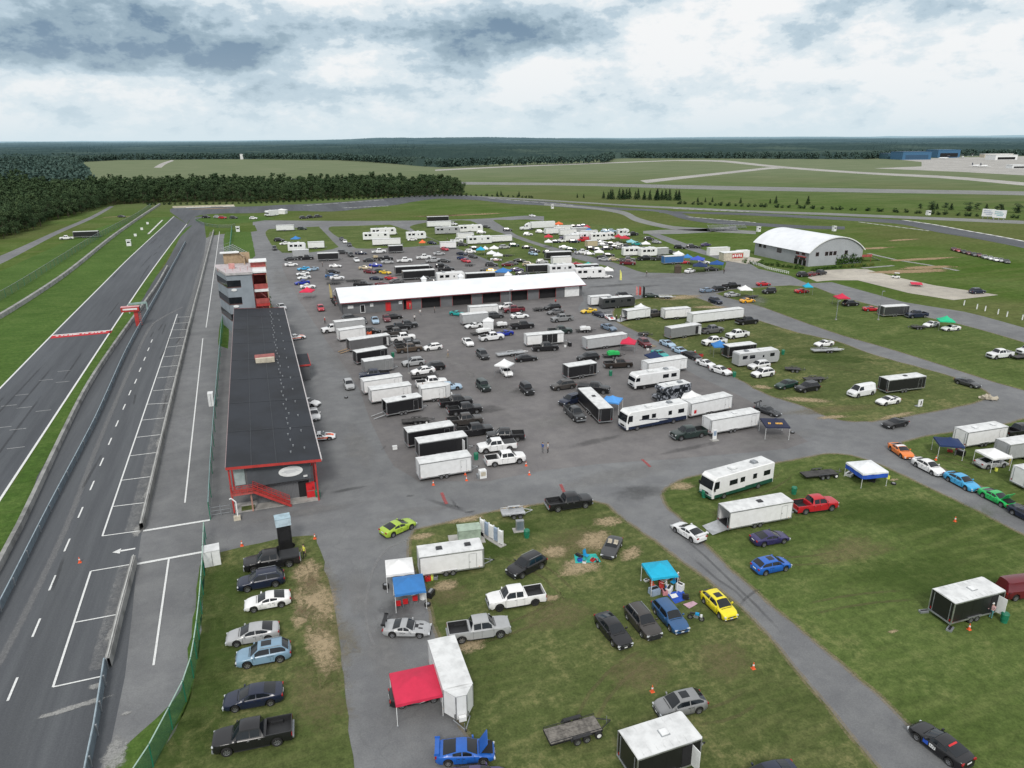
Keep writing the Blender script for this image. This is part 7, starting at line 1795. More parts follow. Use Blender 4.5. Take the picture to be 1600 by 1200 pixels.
# far buildings on the airfield
def block(name, label, px, dims, wall, roof, cat='building', rz=0., wins=True):
 t = thing(name, label, cat, px, R(rz)); v = MB(); v.box((0, dims[1] / 2, dims[2] / 2), dims, wall); part('wall', v, t); v = MB(); v.box((0, dims[1] / 2, dims[2] + .3), (dims[0] + 1, dims[1] + 1, .6), roof); part('roof', v, t)
 if wins:
  v = MB(); v.box((0, -.06, dims[2] * .35), (dims[0] * .8, .1, dims[2] * .5), DARK if wins is True else wins); part('hangar_door' if dims[2] > 9 else 'windows', v, t)
 return t
HB = simple('hangar_blue', (.045, .14, .26), .6); HB2 = simple('hangar_blue_dark', (.03, .085, .16), .6); HG = simple('hangar_teal', (.05, .12, .16), .6)
a = [1271.78, 1164.70]; block('airport_hangar', 'wide blue aircraft hangar with white emblem at the edge of the far woods', tuple(a), (62, 40, 15), HB, HB2, rz=-12, wins=HB2)
block('airport_hangar', 'low teal hangar annex joined to the wide blue hangar', (1276.56, 1217.02), (44, 30, 11), HG, HB2, rz=-12, wins=HG)
block('airport_hangar', 'second blue hangar with open dark front behind a parked aircraft', (1437.41, 1234.27), (52, 40, 16), HB, HB, rz=-12)
block('airport_terminal', 'white airport terminal with dark glass front', (1389.82, 1065.05), (48, 26, 9), WHITE, WHITE, rz=-10); block('airport_terminal', 'long low cream airport shed beside the terminal', (1540.09, 1198.97), (70, 14, 7), CREAM, WHITE, rz=-10); block('airport_shed', 'small pale shed at the frame edge of the airport apron', (1051.35, 783.60), (22, 12, 4.5), WHITE, ROOFW, rz=-10)
block('farm_shed', 'small white hut where the far road meets the woods', (-99.81, 2202.52), (30, 10, 6), WHITE, ROOFW, rz=0); block('farm_shed', 'grey hut beside the far road at the woods', (-147.84, 2157.62), (46, 12, 6), STEEL, STEEL, rz=0); block('water_tower', 'tiny white tank at the far woods edge', (-8.26, 1998.63), (7, 7, 12), WHITE, WHITE, 'tank', wins=False)
def plane(px, rz, label):
 t = thing('parked_aircraft', label, 'aircraft', px, R(rz), 'aircraft on the apron'); v = MB(); v.tube((-8, 0, 2.2), (6, 0, 2.2), 1.2, 1.2, WHITE, 12); v.tube((6, 0, 2.2), (9, 0, 2.), 1.2, .3, WHITE, 12); v.tube((-8, 0, 2.2), (-12, 0, 2.8), 1.2, .2, WHITE, 12); part('fuselage', v, t, 50)
 v = MB(); v.box((-1, 0, 1.7), (3, 20, .25), WHITE); part('wing', v, t); v = MB(); v.box((-10.6, 0, 4.6), (2.4, .25, 4.2), NAVY, ry=-.4); v.box((-11, 0, 6.2), (1.6, 7, .2), WHITE); part('tail', v, t)
 v = MB(); [v.tube((x, y, 0), (x, y, 1.6), .2, .2, STEEL, 6) for x, y in ((6, 0), (-2, 2), (-2, -2))]; part('landing_gear', v, t)
plane((1348.81, 1171.14), 160, 'white aircraft with dark tail in front of the blue hangar'); plane((1042.18, 844.41), 10, 'small white aircraft on the apron, first of a pair'); plane((1041.66, 830.24), 10, 'small white aircraft on the apron, second of a pair'); plane((1543.19, 1264.68), 40, 'white aircraft behind the pair on the apron'); plane((1439.33, 1201.56), 30, 'white aircraft at the corner of the blue hangar')
def billboard(px, label, m):
 t = thing('billboard', label, 'billboard', px, R(-62), 'billboards beside the far track'); v = MB(); v.box((0, 0, 3.4), (6.4, .3, 4.2), WHITE)
 for k, (zz, w) in enumerate(((4.5, 3.6), (3.5, 4.4), (2.6, 3))): v.box((-.6 + k * .4, -.2, zz), (w, .06, .45), m)
 part('panel', v, t); v = MB(); [v.box((x, 0, .7), (.3, .3, 1.4), STEEL) for x in (-2.4, 0, 2.4)]; part('posts', v, t)
bx = simple('faint_print', (.4, .45, .55), .6)
billboard((395.52, 307.04), 'white billboard with grey print beside the far track', bx); billboard((394.91, 299.90), 'pale blue-white billboard standing next to the grey-print one', simple('faint_cyan_print', (.3, .5, .52), .6))
def booth(px, label, h=2.6, w=1.8):
 t = thing('marshal_post', label, 'booth', px, 0, 'white marshal posts around the track'); v = MB(); v.box((0, 0, h * .5), (w, w, h), WHITE); part('walls', v, t); v = MB(); v.box((0, 0, h + .06), (w + .3, w + .3, .12), ROOFW); part('roof', v, t); v = MB(); v.box((0, -w / 2 - .01, h * .65), (w * .7, .03, .6), GLASS); part('window', v, t)
booth((-7.82, 407.22), 'white marshal box at the pit lane end'); booth((191.84, 463.39), 'white marshal box on the middle of the far track', 2.7, 1.5); booth((383.11, 335.97), 'white marshal box below the row of far conifers', 2.5, 2.); booth((-54.07, 369.62), 'white marshal box on the outside of the main straight'); booth((275.10, 294.47), 'white tank just beyond the hangar roof', 2.4, 1.5); booth((238.82, 306.44), 'white tank at the hangar rear corner', 2.4, 1.5)
# bleachers
def bleacher(px, L, rz, label, rows=6):
 t = thing('bleachers', label, 'bleachers', px, R(rz)); v = MB()
 for k in range(rows): v.box((0, k * .75, .5 + k * .42), (L, .32, .06), ALU); v.box((0, k * .75 + .35, .3 + k * .42), (L, .3, .04), STEEL)
 part('seats', v, t); v = MB()
 for q in range(6):
  x = -L / 2 + L * q / 5
  for k in range(rows): v.tube((x, k * .75, 0), (x, k * .75, .5 + k * .42), .04, .04, STEEL, 5)
  v.tube((x, 0, .3), (x, rows * .75, .3 + rows * .42), .05, .05, STEEL, 5)
 part('frame', v, t); v = MB(); v.path([(-L / 2, rows * .75, rows * .42 + 1.2), (L / 2, rows * .75, rows * .42 + 1.2)], .05, STEEL, 5); part('back_rail', v, t)
bleacher((-5.82, 321.76), 11.5, 70, 'grey aluminium bleachers on the lawn behind the tower', 8); bleacher((224.81, 315.03), 15, -8, 'grey bleachers beside the far track before the hangar'); bleacher((237.96, 321.53), 9, -8, 'small bleachers behind the grey far track bleachers', 4)
# starter stand and gantry
t = thing('starter_stand', 'red starter stand on a stalk at the pit wall', 'stand', (-30.79, 202.59), 0); v = MB(); v.box((0, 0, 2.), (.9, .8, 4.), RED); [v.box((.7, 0, k * .55 + .3), (.8, .9, .06), STAIRRED) for k in range(7)]; part('stalk', v, t)
v = MB(); v.box((-1.1, 0, 4.), (4.2, 1.6, .2), RED); v.box((-1.1, -.8, 4.55), (4.2, .1, 1.), RED); v.box((-1.1, .8, 4.55), (4.2, .1, 1.), RED); v.box((-1.1, -.86, 4.6), (3.3, .04, .42), WHITE); v.box((-3., 0, 4.6), (.5, 1.5, 1.1), BLACK); v.box((.8, 0, 4.5), (.5, 1.5, 1.1), BLACK); v.box((-1.1, 0, 5.12), (4.3, 1.7, .1), simple('pink_roof', (.62, .3, .32), .6)); part('platform', v, t)
t = thing('signal_gantry', 'grey-green signal beam across the grass beside the starter stand', 'gantry'); a, b = Vector((-34.75, 218.69, 0)), Vector((-30.35, 219.51, 0)); v = MB(); GG = simple('gantry_green', (.3, .42, .4), .6)
v.box(((a.x + b.x) / 2, (a.y + b.y) / 2, 2.6), ((b - a).length, .5, .5), GG, math.atan2(b.y - a.y, b.x - a.x)); part('beam', v, t); v = MB(); [v.box((q.x, q.y, 1.3), (.35, .35, 2.6), GG) for q in (a, b)]; part('posts', v, t)
# ------------------------------------------------------------------ fences and barriers
def mesh_fence(name, label, line, h, step, rail=WHITE, group=None, panel=FENCE, cat='fence'):
 t = thing(name, label, cat); pts = dense(line, step, 0, False); v = MB()
 v.sheet([(p.x, p.y, z) for z in (.05, h) for p in pts], panel, len(pts)); part('mesh_panel', v, t)
 v = MB(); v.path([(p.x, p.y, h) for p in pts], .05, rail, 5); part('top_rail', v, t)
 k = max(1, len(pts) // 70)
 for p in pts[::k]: v = MB(); v.tube((p.x, p.y, 0), (p.x, p.y, h + .05), .05, .05, GREEN, 6); part('post', v, t)
mesh_fence('mesh_fence', 'dark green mesh fence between pit apron and pit building', P['fence_green'], 2.4, 5, simple('fence_rail', (.25, .42, .42), .5)); mesh_fence('mesh_fence', 'curving dark green mesh fence beside the row of seven vehicles', P['fence_low'], 2.2, 2.5, simple('fence_rail2', (.42, .58, .5), .5))
WIRE = None
def wire():
 m, nt, b = new_mat('wire_mesh'); b.inputs['Base Color'].default_value = (.12, .14, .14, 1); tr = N(nt, 'ShaderNodeBsdfTransparent'); mx = N(nt, 'ShaderNodeMixShader'); mx.inputs[0].default_value = .35
 nt.links.new(tr.outputs[0], mx.inputs[1]); nt.links.new(b.outputs[0], mx.inputs[2]); nt.links.new(mx.outputs[0], nt.nodes['Material Output'].inputs[0]); return m
WIRE = wire()
mesh_fence('wire_fence', 'grey wire fence running along the grass west of the main straight', P['fence_west'], 2.6, 6, STEEL, None, WIRE); mesh_fence('wire_fence', 'pale wire fence curving round the far bend', P['guard_curve'], 1.6, 5, STEEL, None, WIRE)
def barrier(name, label, line, h, w, m, top=None, step=5., post=0, z=0.):
 t = thing(name, label, 'barrier'); pts = dense(line, step, 0, False); v = MB(); rows = []
 for i, p in enumerate(pts):
  d = (pts[min(i + 1, len(pts) - 1)] - pts[max(i - 1, 0)]).normalized(); nn = Vector((-d.y, d.x, 0)) * w / 2
  rows += [(p.x - nn.x * 1.3, p.y - nn.y * 1.3, z), (p.x - nn.x, p.y - nn.y, h), (p.x + nn.x, p.y + nn.y, h), (p.x + nn.x * 1.3, p.y + nn.y * 1.3, z)]
 v.sheet(rows, m, 4); part('rail' if post else 'wall', v, t)
 if top:
  v = MB(); v.path([(p.x, p.y, h + .06) for p in pts], .07, top, 5); part('top_rail', v, t)
 if post:
  for p in pts[::max(1, len(pts) // 60)]: v = MB(); v.box((p.x + w, p.y, h / 2), (.14, .14, h), STEEL); part('post', v, t)
WEATH = simple('weathered_wall', (.3, .3, .29), .85, dirt=.25, scale=.4); BLUEST = simple('blue_grey_rail', (.2, .25, .29), .5, .3)
barrier('guard_rail', 'blue-grey guard rail along the fast side of the pit lane', P['rail_pit'], .95, .12, BLUEST, simple('rail_top', (.34, .42, .47), .5), 5, 1); barrier('concrete_barrier', 'weathered concrete wall at the edge of the median grass', P['wall_left'], .85, .5, WEATH); barrier('concrete_barrier', 'white-topped concrete pit wall beside the painted stalls', P['pit_wall_a'], 1.0, .4, WEATH, simple('wall_cap', (.55, .55, .53), .8)); barrier('concrete_barrier', 'short concrete pit wall below the exit gap', P['pit_wall_b'], 1.0, .4, WEATH, MATS['wall_cap'])
barrier('guard_rail', 'dark blue-grey guard rail continuing from the short pit wall', P['rail_lower'], 1.1, .14, BLUEST, MATS['rail_top'], 2.5, 1); barrier('concrete_barrier', 'grey concrete barrier across the grass west of the main straight', P['barrier_west'], 1.1, .9, WEATH, None, 8)
t = thing('swing_gate', 'grey pipe gate between green fence and pit building', 'gate'); a, b = Vector((-9.13, 89.10, 0)), Vector((-6.71, 89.09, 0)); v = MB()
for z in (.3, .8, 1.3): v.tube((a.x, a.y, z), (b.x, b.y, z), .035, .035, STEEL, 5)
part('rails', v, t); v = MB(); [v.tube((q.x, q.y, 0), (q.x, q.y, 1.5), .06, .06, STEEL, 6) for q in (a, (a + b) / 2, b)]; part('posts', v, t)
# ------------------------------------------------------------------ small things
def bin_(px, label, m=GREEN):
 t = thing('trash_barrel', label, 'barrel', px, 0, 'green trash barrels'); v = MB(); v.tube((0, 0, 0), (0, 0, .95), .3, .36, m, 14); v.tube((0, 0, .45), (0, 0, .5), .365, .365, m, 14); part('drum', v, t, 40); v = MB(); v.tube((0, 0, .95), (0, 0, 1.08), .38, .3, m, 14); v.tube((0, 0, .955), (0, 0, .96), .34, .34, DARK, 14); part('rim', v, t)
for px, l in (((27.26, 94.17), 'green barrel at the nose of the corner white trailer'), ((52.10, 72.42), 'green barrel beside the green-striped motorhome'), ((25.52, 151.42), 'green barrel at the nose of the black corner-post trailer'), ((63.99, 123.16), 'green barrel in the open paddock near the silver-trimmed trailer'), ((86.50, 113.90), 'green barrel at the tail of the white car line'), ((105.85, 123.41), 'green barrel on the strip lawn behind the silver camper'), ((26.54, 70.87), 'green barrel near the grey electric cabinet'), ((64.76, 40.17), 'green barrel next to the open door of the wide lawn trailer'), ((4.07, 89.95), 'green barrel at the corner of the pit building'), ((63.78, 69.12), 'green barrel behind the red pickup')): bin_(px, l)
def cone(px, label):
 t = thing('traffic_cone', label, 'cone', px, 0, 'orange cones'); v = MB(); v.box((0, 0, .02), (.36, .36, .04), ORANGE); v.tube((0, 0, .04), (0, 0, .7), .14, .03, ORANGE, 12); part('cone', v, t, 40); v = MB(); v.tube((0, 0, .36), (0, 0, .5), .094, .07, WHITE, 12); part('band', v, t)
for px, l in (((37.70, 42.94), 'orange cone at the lane edge of the centre lawn'), ((27.78, 43.48), 'orange cone beside the grey hatchback'), ((19.32, 88.17), 'orange cone below the corner white trailer tail'), ((23.99, 87.92), 'orange cone below the corner white trailer nose'), ((24.32, 89.74), 'orange cone tight against the corner white trailer'), ((33.43, 89.55), 'orange cone in front of the white pickups'), ((32.82, 86.63), 'second orange cone below the white pickups'), ((60.57, 40.45), 'orange cone below the wide lawn trailer'), ((-22.70, 83.03), 'lone orange cone on the pit lane'), ((95.27, 61.64), 'orange cone beside the frame-edge trailer'), ((-5.46, 80.52), 'orange cone at the top of the fence lawn'), ((2.73, 79.21), 'orange cone by the lane corner of the fence lawn'), ((90.47, 70.74), 'orange cone between lane queue and corner camp'), ((77.42, 56.39), 'orange cone behind the blue race car')): cone(px, l)
def gear(name, label, cat, px, boxes, group=None, rz=0.):
 t = thing(name, label, cat, px, R(rz), group); v = MB()
 for c, d, m in boxes: v.box(c, d, m)
 part('body', v, t); return t
# utility cabinets by the centre lawn
t = thing('transformer_cabinet', 'pale green transformer cabinet on a concrete slab behind the white trailer', 'cabinet', (19.68, 72.90), R(-8)); PG = simple('pale_green', (.36, .45, .36), .6); v = MB(); v.box((0, 0, .06), (4.2, 2.4, .12), CONC); part('slab', v, t); v = MB(); v.box((.3, 0, .85), (2.6, 1.5, 1.5), PG); v.box((.3, 0, 1.64), (2.75, 1.65, .1), PG); part('cabinet', v, t)
t = thing('power_pedestals', 'row of white and blue electric panels on a concrete strip', 'power panel', (22.47, 71.89), R(-68)); v = MB(); v.box((0, 0, .06), (4.4, .9, .12), CONC); part('slab', v, t); PB = simple('panel_blue_grey', (.3, .38, .5), .5)
for k in range(5): v = MB(); v.box((-1.7 + k * .85, 0, 1.1), (.62, .25, 1.6), PB if k % 2 else WHITE); [v.box((-1.7 + k * .85 + s * .38, 0, 1.05), (.08, .1, 2.1), WHITE) for s in (-1, 1)]; part('panel', v, t)
t = thing('electric_box', 'grey electric box on a small slab near the aluminium trailer', 'electric box', (26.24, 72.72), R(-8)); v = MB(); v.box((0, 0, .06), (1.5, 1.1, .12), CONC); part('slab', v, t); v = MB(); v.box((.1, 0, .75), (.95, .5, 1.3), STEEL); v.box((.1, -.26, .75), (.8, .03, 1.1), BLUEST); part('box', v, t)
gear('sign_stand', 'small white post board beside the pickup of the white grey-roofed trailer', 'sign', (64.40, 88.17), [((0, 0, .06), (1.2, .9, .1), CONC), ((0, 0, 1.), (.7, .12, 1.7), WHITE), ((0, -.07, 1.2), (.5, .03, .8), PB)]); gear('sign_stand', 'white numbered board on the strip lawn by the white race coupe', 'sign', (106.64, 88.37), [((0, 0, .75), (1., .08, 1.3), WHITE), ((.1, -.06, .75), (.2, .03, .7), BLACK), ((0, .3, .1), (1., .8, .1), STEEL)])
gear('storage_locker', 'white ribbed storage locker against the green mesh fence', 'locker', (-8.49, 77.20), [((0, .6, .95), (1.7, 1.5, 1.9), WHITE), ((0, .6, 1.93), (1.8, 1.6, .08), ROOFW), ((0, -.17, .95), (.05, .04, 1.7), STEEL)], rz=4)
gear('storage_locker', 'white locker leaning on the green fence midway along the apron', 'locker', (-10.63, 132.82), [((0, 0, 1.2), (.9, 1.4, 2.4), WHITE), ((0, -.72, 1.2), (.05, .04, 2.2), STEEL)])
gear('steel_cabinet', 'white cabinet standing loose by the corner white trailer', 'cabinet', (26.38, 88.12), [((0, 0, .6), (1.0, .8, 1.2), WHITE), ((-.7, 0, .3), (.3, .7, .6), STEEL), ((0, -.42, .7), (.7, .04, .6), CREAM)]); gear('cooler_box', 'small white cooler on the paddock edge lane', 'cooler', (16.63, 102.04), [((0, 0, .25), (.7, .45, .5), WHITE), ((0, 0, .54), (.74, .49, .08), ROOFW)])
t = thing('light_tower', 'black mobile tower with a pale blue top behind the head-of-row pickup', 'light tower', (-0.62, 78.02), R(4)); v = MB(); v.box((0, 0, 1.6), (1.5, 1.2, 3.2), BLACK); v.box((0, -.62, 2.1), (1.1, .04, 1.2), DARK); part('mast_body', v, t); v = MB(); v.box((0, .1, 3.7), (1.7, 1.3, .9), simple('pale_blue_panel', (.5, .62, .7), .4)); v.box((0, .1, 4.2), (1.75, 1.35, .08), simple('pale_blue_top', (.35, .48, .55), .4)); part('lamp_head', v, t); v = MB(); [v.tube((x, y, .3), (x, y + .12, .3), .3, .3, RUBBER, 12) for x, y in ((-.8, 0), (.75, 0))]; part('wheels', v, t)
t = thing('standpipe', 'white bent standpipe with a block base at the pit building corner', 'pipe', (-6.00, 87.27), 0); v = MB(); v.box((0, 0, .25), (.8, .6, .5), CREAM); part('base', v, t); v = MB(); v.path([(0.1, 0, .5), (0.1, .1, 2.4), (-.4, .1, 3.), (-.6, .1, 2.9)], .08, WHITE, 8); part('pipe', v, t)
t = thing('vending_box', 'bright red cabinet at the foot of the pit building', 'cabinet', (3.26, 90.05), R(0)); v = MB(); v.box((0, .35, 1.05), (1.1, .8, 2.), REDB); part('body', v, t); v = MB(); v.box((0, -.06, 1.1), (.9, .03, .05), STEEL); v.box((.3, -.06, 1.5), (.1, .04, .3), BLACK); part('door', v, t)
# picnic on the green sheet
def sheet_(name, label, pts, m):
 v = MB(); a = [Vector((*p, 0)) for p in pts]; rows = []
 for j in range(7):
  for i in range(7): u, w = i / 6, j / 6; q = a[0].lerp(a[1], u).lerp(a[3].lerp(a[2], u), w); rows.append((q.x, q.y, (.16 if m is WHITE else .07) + .04 * noise.noise(q * 1.6)))
 v.sheet(rows, m, 7); tag(put(name, v.mesh(name, 60)), label, 'ground sheet')
sheet_('ground_sheet', 'green ground sheet spread on dry grass beside the open roadster', [(29.68, 63.76), (32.48, 63.02), (32.68, 64.77), (30.29, 65.49)], TEALM); sheet_('ground_sheet', 'royal blue ground sheet beside the steel blue estate', [(36.20, 53.55), (38.03, 53.81), (38.13, 55.32), (36.26, 55.39)], BLUE); sheet_('ground_sheet', 'pink and white mat at the end of the blue ground sheet', [(37.08, 52.34), (38.34, 52.78), (38.15, 53.30), (36.88, 53.20)], simple('pink_mat', (.55, .35, .42), .8))
sheet_('ground_sheet', 'white square cloth lying on the blue ground sheet', [(36.30, 54.32), (37.06, 54.34), (37.14, 54.96), (36.40, 54.99),], WHITE)
def chair(px, label, m, rz):
 t = thing('camp_chair', label, 'chair', px, R(rz), 'folding camp chairs'); v = MB(); v.box((0, 0, .45), (.55, .5, .05), m); part('seat', v, t); v = MB(); v.box((-.27, 0, .78), (.05, .52, .62), m, ry=-.2); part('backrest', v, t)
 for x in (-.25, .25):
  for y in (-.24, .24): v = MB(); v.tube((x, y, 0), (x, y, .46), .02, .02, STEEL, 5); part('leg', v, t)
CB = simple('chair_blue', (.01, .3, .6), .8)
chair((31.26, 64.30), 'bright blue camp chair on the green ground sheet', CB, -60); chair((35.41, 56.54), 'orange camp chair under the turquoise canopy, near its front leg', simple('chair_orange', (.6, .12, .06), .8), -70); chair((36.05, 55.95), 'red camp chair in the middle of the turquoise canopy camp', RED, -100); chair((37.73, 56.43), 'blue camp chair at the lane side of the turquoise canopy camp', CB, 200); chair((37.53, 57.13), 'dark camp chair at the back of the turquoise canopy camp', BLACK, 180)
for px, l in (((9.56, 62.51), 'red folding stool nearest the silver race coupe'), ((10.30, 62.58), 'red folding stool in the middle of three'), ((11.33, 62.78), 'red folding stool under the blue canopy corner')): chair(px, l, REDB, 80)
IT = 0
for px, d, m, l, n, c in (((30.36, 64.06), (.5, .4, .4), BLUE, 'blue bag on the green ground sheet', 'bag', 'bag'), ((31.71, 63.57), (.5, .4, .35), REDB, 'red cool box on the green ground sheet', 'cooler_box', 'cooler'), ((32.18, 63.40), (.6, .3, .2), BLACK, 'black bag on the green ground sheet', 'bag', 'bag'), ((30.68, 64.93), (.9, .4, .3), DARK, 'dark bag behind the blue chair', 'bag', 'bag'), ((30.67, 63.54), (.4, .3, .25), WHITE, 'white box on the green ground sheet', 'storage_box', 'box'),
 ((35.07, 55.82), (1., .8, .7), PB, 'grey-blue crate beside the steel blue estate', 'storage_box', 'box'), ((36.69, 55.60), (.9, .6, .6), WHITE, 'white table box at the blue sheet', 'storage_box', 'box'), ((36.07, 55.46), (.7, .5, .5), simple('pink_box2', (.6, .25, .28), .7), 'pink box under the turquoise canopy', 'storage_box', 'box'), ((37.94, 55.50), (.7, .6, .8), WHITE, 'white bin bag at the turquoise canopy', 'bag', 'bag'), ((37.65, 53.95), (.6, .5, .5), DARK, 'dark tool box on the blue sheet', 'tool_box', 'tool box'), ((35.47, 58.13), (.5, .4, .2), WHITE, 'white weight bag at the turquoise canopy leg', 'bag', 'bag'),
 ((13.32, 66.15), (.4, .3, .5), REDB, 'red fuel can, first at the white trailer', 'fuel_can', 'fuel can'), ((13.60, 66.17), (.4, .3, .5), REDB, 'second red fuel can at the white trailer', 'fuel_can', 'fuel can'), ((13.89, 66.19), (.35, .3, .5), YELLOW, 'yellow fuel can beside two red ones', 'fuel_can', 'fuel can'), ((14.24, 66.19), (.6, .4, .35), STEEL, 'grey tool box under the white trailer', 'tool_box', 'tool box'), ((12.24, 63.26), (.7, .5, .9), WHITE, 'white air tank beside the blue canopy', 'air_tank', 'tank'), ((13.07, 63.31), (.9, .6, .7), BLACK, 'black compressor beside the white air tank', 'compressor', 'compressor'),
 ((75.64, 70.31), (1.2, .7, .8), BLACK, 'black tool chest under the white and blue canopy', 'tool_chest', 'tool chest'), ((76.40, 68.55), (.9, .8, .7), DARK, 'dark cart beneath the white and blue canopy', 'tool_cart', 'cart'), ((79.08, 68.41), (.5, .4, .5), YELLOW, 'yellow jug by the white and blue canopy', 'fuel_can', 'fuel can'), ((74.86, 71.02), (1.1, .9, .4), WHITE, 'white bodywork panel behind the red pickup', 'body_panel', 'panel'), ((95.30, 65.07), (.4, .4, .5), YELLOW, 'yellow bucket below the small white canopy', 'bucket', 'bucket'), ((95.38, 70.87), (1.1, .8, .8), BLACK, 'black tool cart in front of the navy awning', 'tool_cart', 'cart'), ((94.97, 72.26), (.7, .5, .4), RED, 'red jack in front of the navy awning', 'jack', 'jack'),
 ((58.72, 43.97), (.9, .4, .25), STEEL, 'grey ramp block behind the wide lawn trailer', 'ramp_block', 'ramp block'), ((58.84, 41.07), (.9, .5, .2), STEEL, 'grey floor jack below the wide lawn trailer', 'jack', 'jack'), ((23.45, 171.25), (1.2, 1., 1.), ORANGE, 'orange crate at the nose of the second white trailer', 'crate', 'crate'), ((65.05, 145.88), (.9, .6, .9), BLACK, 'black tool stack at the nose of the race trailer', 'tool_chest', 'tool chest'), ((63.89, 145.75), (.6, .6, .5), WHITE, 'white drum at the nose of the race trailer', 'drum', 'drum'), ((88.36, 128.39), (.8, .6, .6), RED, 'red box beside the diagonal car line', 'storage_box', 'box'), ((87.80, 117.42), (.7, .6, .6), RED, 'red box at the tail of the diagonal car line', 'storage_box', 'box'), ((80.11, 136.84), (.6, .5, .4), WHITE, 'white box behind the dark red wagon', 'storage_box', 'box')):
 t = thing(n, l, c, px, R(IT * 37)); IT += 1; v = MB()
 if n in ('bucket', 'air_tank', 'drum', 'fuel_can'): v.tube((0, 0, 0), (0, 0, d[2]), d[0] / 2, d[0] / 2, m, 12); v.tube((0, 0, d[2]), (0, 0, d[2] + .08), d[0] / 6, d[0] / 6, m, 8)
 else: v.box((0, 0, d[2] / 2), d, m)
 part('body', v, t); v = MB(); v.box((0, 0, d[2] + .03), (d[0] * .8, d[1] * .4, .05), BLACK if m is not BLACK else STEEL); part('lid' if n not in ('body_panel',) else 'strip', v, t)
def tyre(px, label, n=1):
 t = thing('loose_tyre', label, 'tyre', px); v = MB()
 for k in range(n): v.tube((0, 0, .02 + k * .24), (0, 0, .24 + k * .24), .33, .33, RUBBER, 16)
 part('tread', v, t); v = MB(); v.tube((0, 0, n * .24), (0, 0, n * .24 + .01), .2, .2, RIM, 12); part('rim', v, t)
tyre((8.94, 66.36), 'pair of tyres stacked on the lane beside the blue canopy', 2); tyre((77.76, 86.30), 'loose wheel at the foot of the gold-lettered canopy'); tyre((12.56, 128.18), 'single tyre left on the lane by the pit building'); tyre((12.41, 61.93), 'bright wheel leaning by the red stools'); tyre((78.42, 66.77), 'tyre on the lawn near the white and blue canopy')
# motorbike
t = thing('pit_bike', 'small white and blue motorbike beside the steel blue estate', 'motorbike', (36.72, 50.62), R(-40)); v = MB()
for x in (-.55, .55):
 w = MB(); w.tube((x, -.06, .28), (x, .06, .28), .28, .28, RUBBER, 16); w.tube((x, -.065, .28), (x, .065, .28), .16, .16, RIM, 12); part('wheel', w, t)
v.path([(-.55, 0, .28), (-.1, 0, .42), (.2, 0, .7), (.55, 0, .28)], .04, STEEL, 6); v.box((-.0, 0, .45), (.4, .22, .3), STEEL); part('frame', v, t); v = MB(); v.box((-.3, 0, .75), (.6, .2, .1), BLACK); part('saddle', v, t); v = MB(); v.box((.12, 0, .75), (.4, .26, .2), CB); v.box((.5, 0, .62), (.2, .16, .25), WHITE); part('fairing', v, t); v = MB(); v.tube((.32, -.35, .95), (.32, .35, .95), .02, .02, BLACK, 6); part('handlebar', v, t)
# stones
t = thing('stone_pile', 'pile of pale stones at the tip of the strip lawn', 'stones', (121.25, 87.16), 0); v = MB(); rs = random.Random(1)
for k in range(14):
 q = (rs.uniform(-1, 1), rs.uniform(-.8, .8), .2 + .2 * rs.random()); v.box(q, (rs.uniform(.4, .9), rs.uniform(.4, .8), rs.uniform(.3, .6)), simple('pale_stone', (.5, .45, .36), .9, dirt=.2), rs.random() * 3, rs.random(), rs.random())
part('stones', v, t)
# lamp poles, flags, posts
def pole(px, h, label, double=False):
 t = thing('lamp_pole', label, 'lamp pole', px); v = MB(); v.tube((0, 0, 0), (0, 0, h), .09, .05, STEEL, 8); v.box((0, 0, .15), (.4, .4, .3), CONC); part('mast', v, t); v = MB(); v.box((.35, 0, h), (.8, .25, .12), STEEL); v.box((.4, 0, h - .07), (.5, .2, .03), LAMP); part('lamp_head', v, t)
pole((26.38, 138.52), 7., 'thin lamp pole in the west paddock rows'); pole((60.66, 174.53), 8., 'thin lamp pole before the garage bays'); pole((149.68, 140.72), 7.5, 'tall lamp pole on the upper lawn'); pole((139.57, 144.56), 5, 'short thin pole near the small red canopy')
def flag(px, m, label, h=3.6):
 t = thing('feather_flag', label, 'flag', px, 0, 'feather flags in the paddock'); v = MB(); v.tube((0, 0, 0), (0, 0, h), .03, .02, STEEL, 6); part('pole', v, t); v = MB(); v.sheet([(x, .06 * math.sin(z * 2 + x * 3), z) for z in (.9, 1.6, 2.4, 3.1, h) for x in (0, .35 if z < 3.2 else .1, .72 if z < 3.2 else .2)], m, 3); part('banner', v, t)
flag((111.10, 210.13), simple('flag_yellow', (.8, .78, .2), .7), 'yellow feather flag at the garage end of the plaza', 4.2); PK = simple('flag_pink', (.6, .25, .25), .7)
flag((104.36, 186.94), PK, 'pinkish feather flag, first behind the dark camper'); flag((105.24, 186.60), RED, 'red feather flag, middle one behind the dark camper'); flag((106.29, 186.20), DARK, 'black feather flag behind the dark camper'); flag((21.47, 252.30), simple('flag_dark', (.12, .12, .12), .7), 'dark feather flag by the back garage lane'); flag((18.92, 215.88), simple('flag_gold', (.5, .42, .2), .7), 'gold feather flag at the west end of the garage', 5)
for k, px in enumerate(((185.34, 145.75), (184.34, 140.97), (184.33, 138.48), (184.06, 134.55), (183.55, 131.63), (183.91, 127.72))):
 t = thing('marker_post', 'white marker post on the grass bank beyond the upper lane', 'post', px, 0, 'white marker posts'); v = MB(); v.box((0, 0, .7), (.35, .1, 1.4), WHITE); v.box((0, 0, 1.42), (.4, .14, .06), STEEL); part('board', v, t)
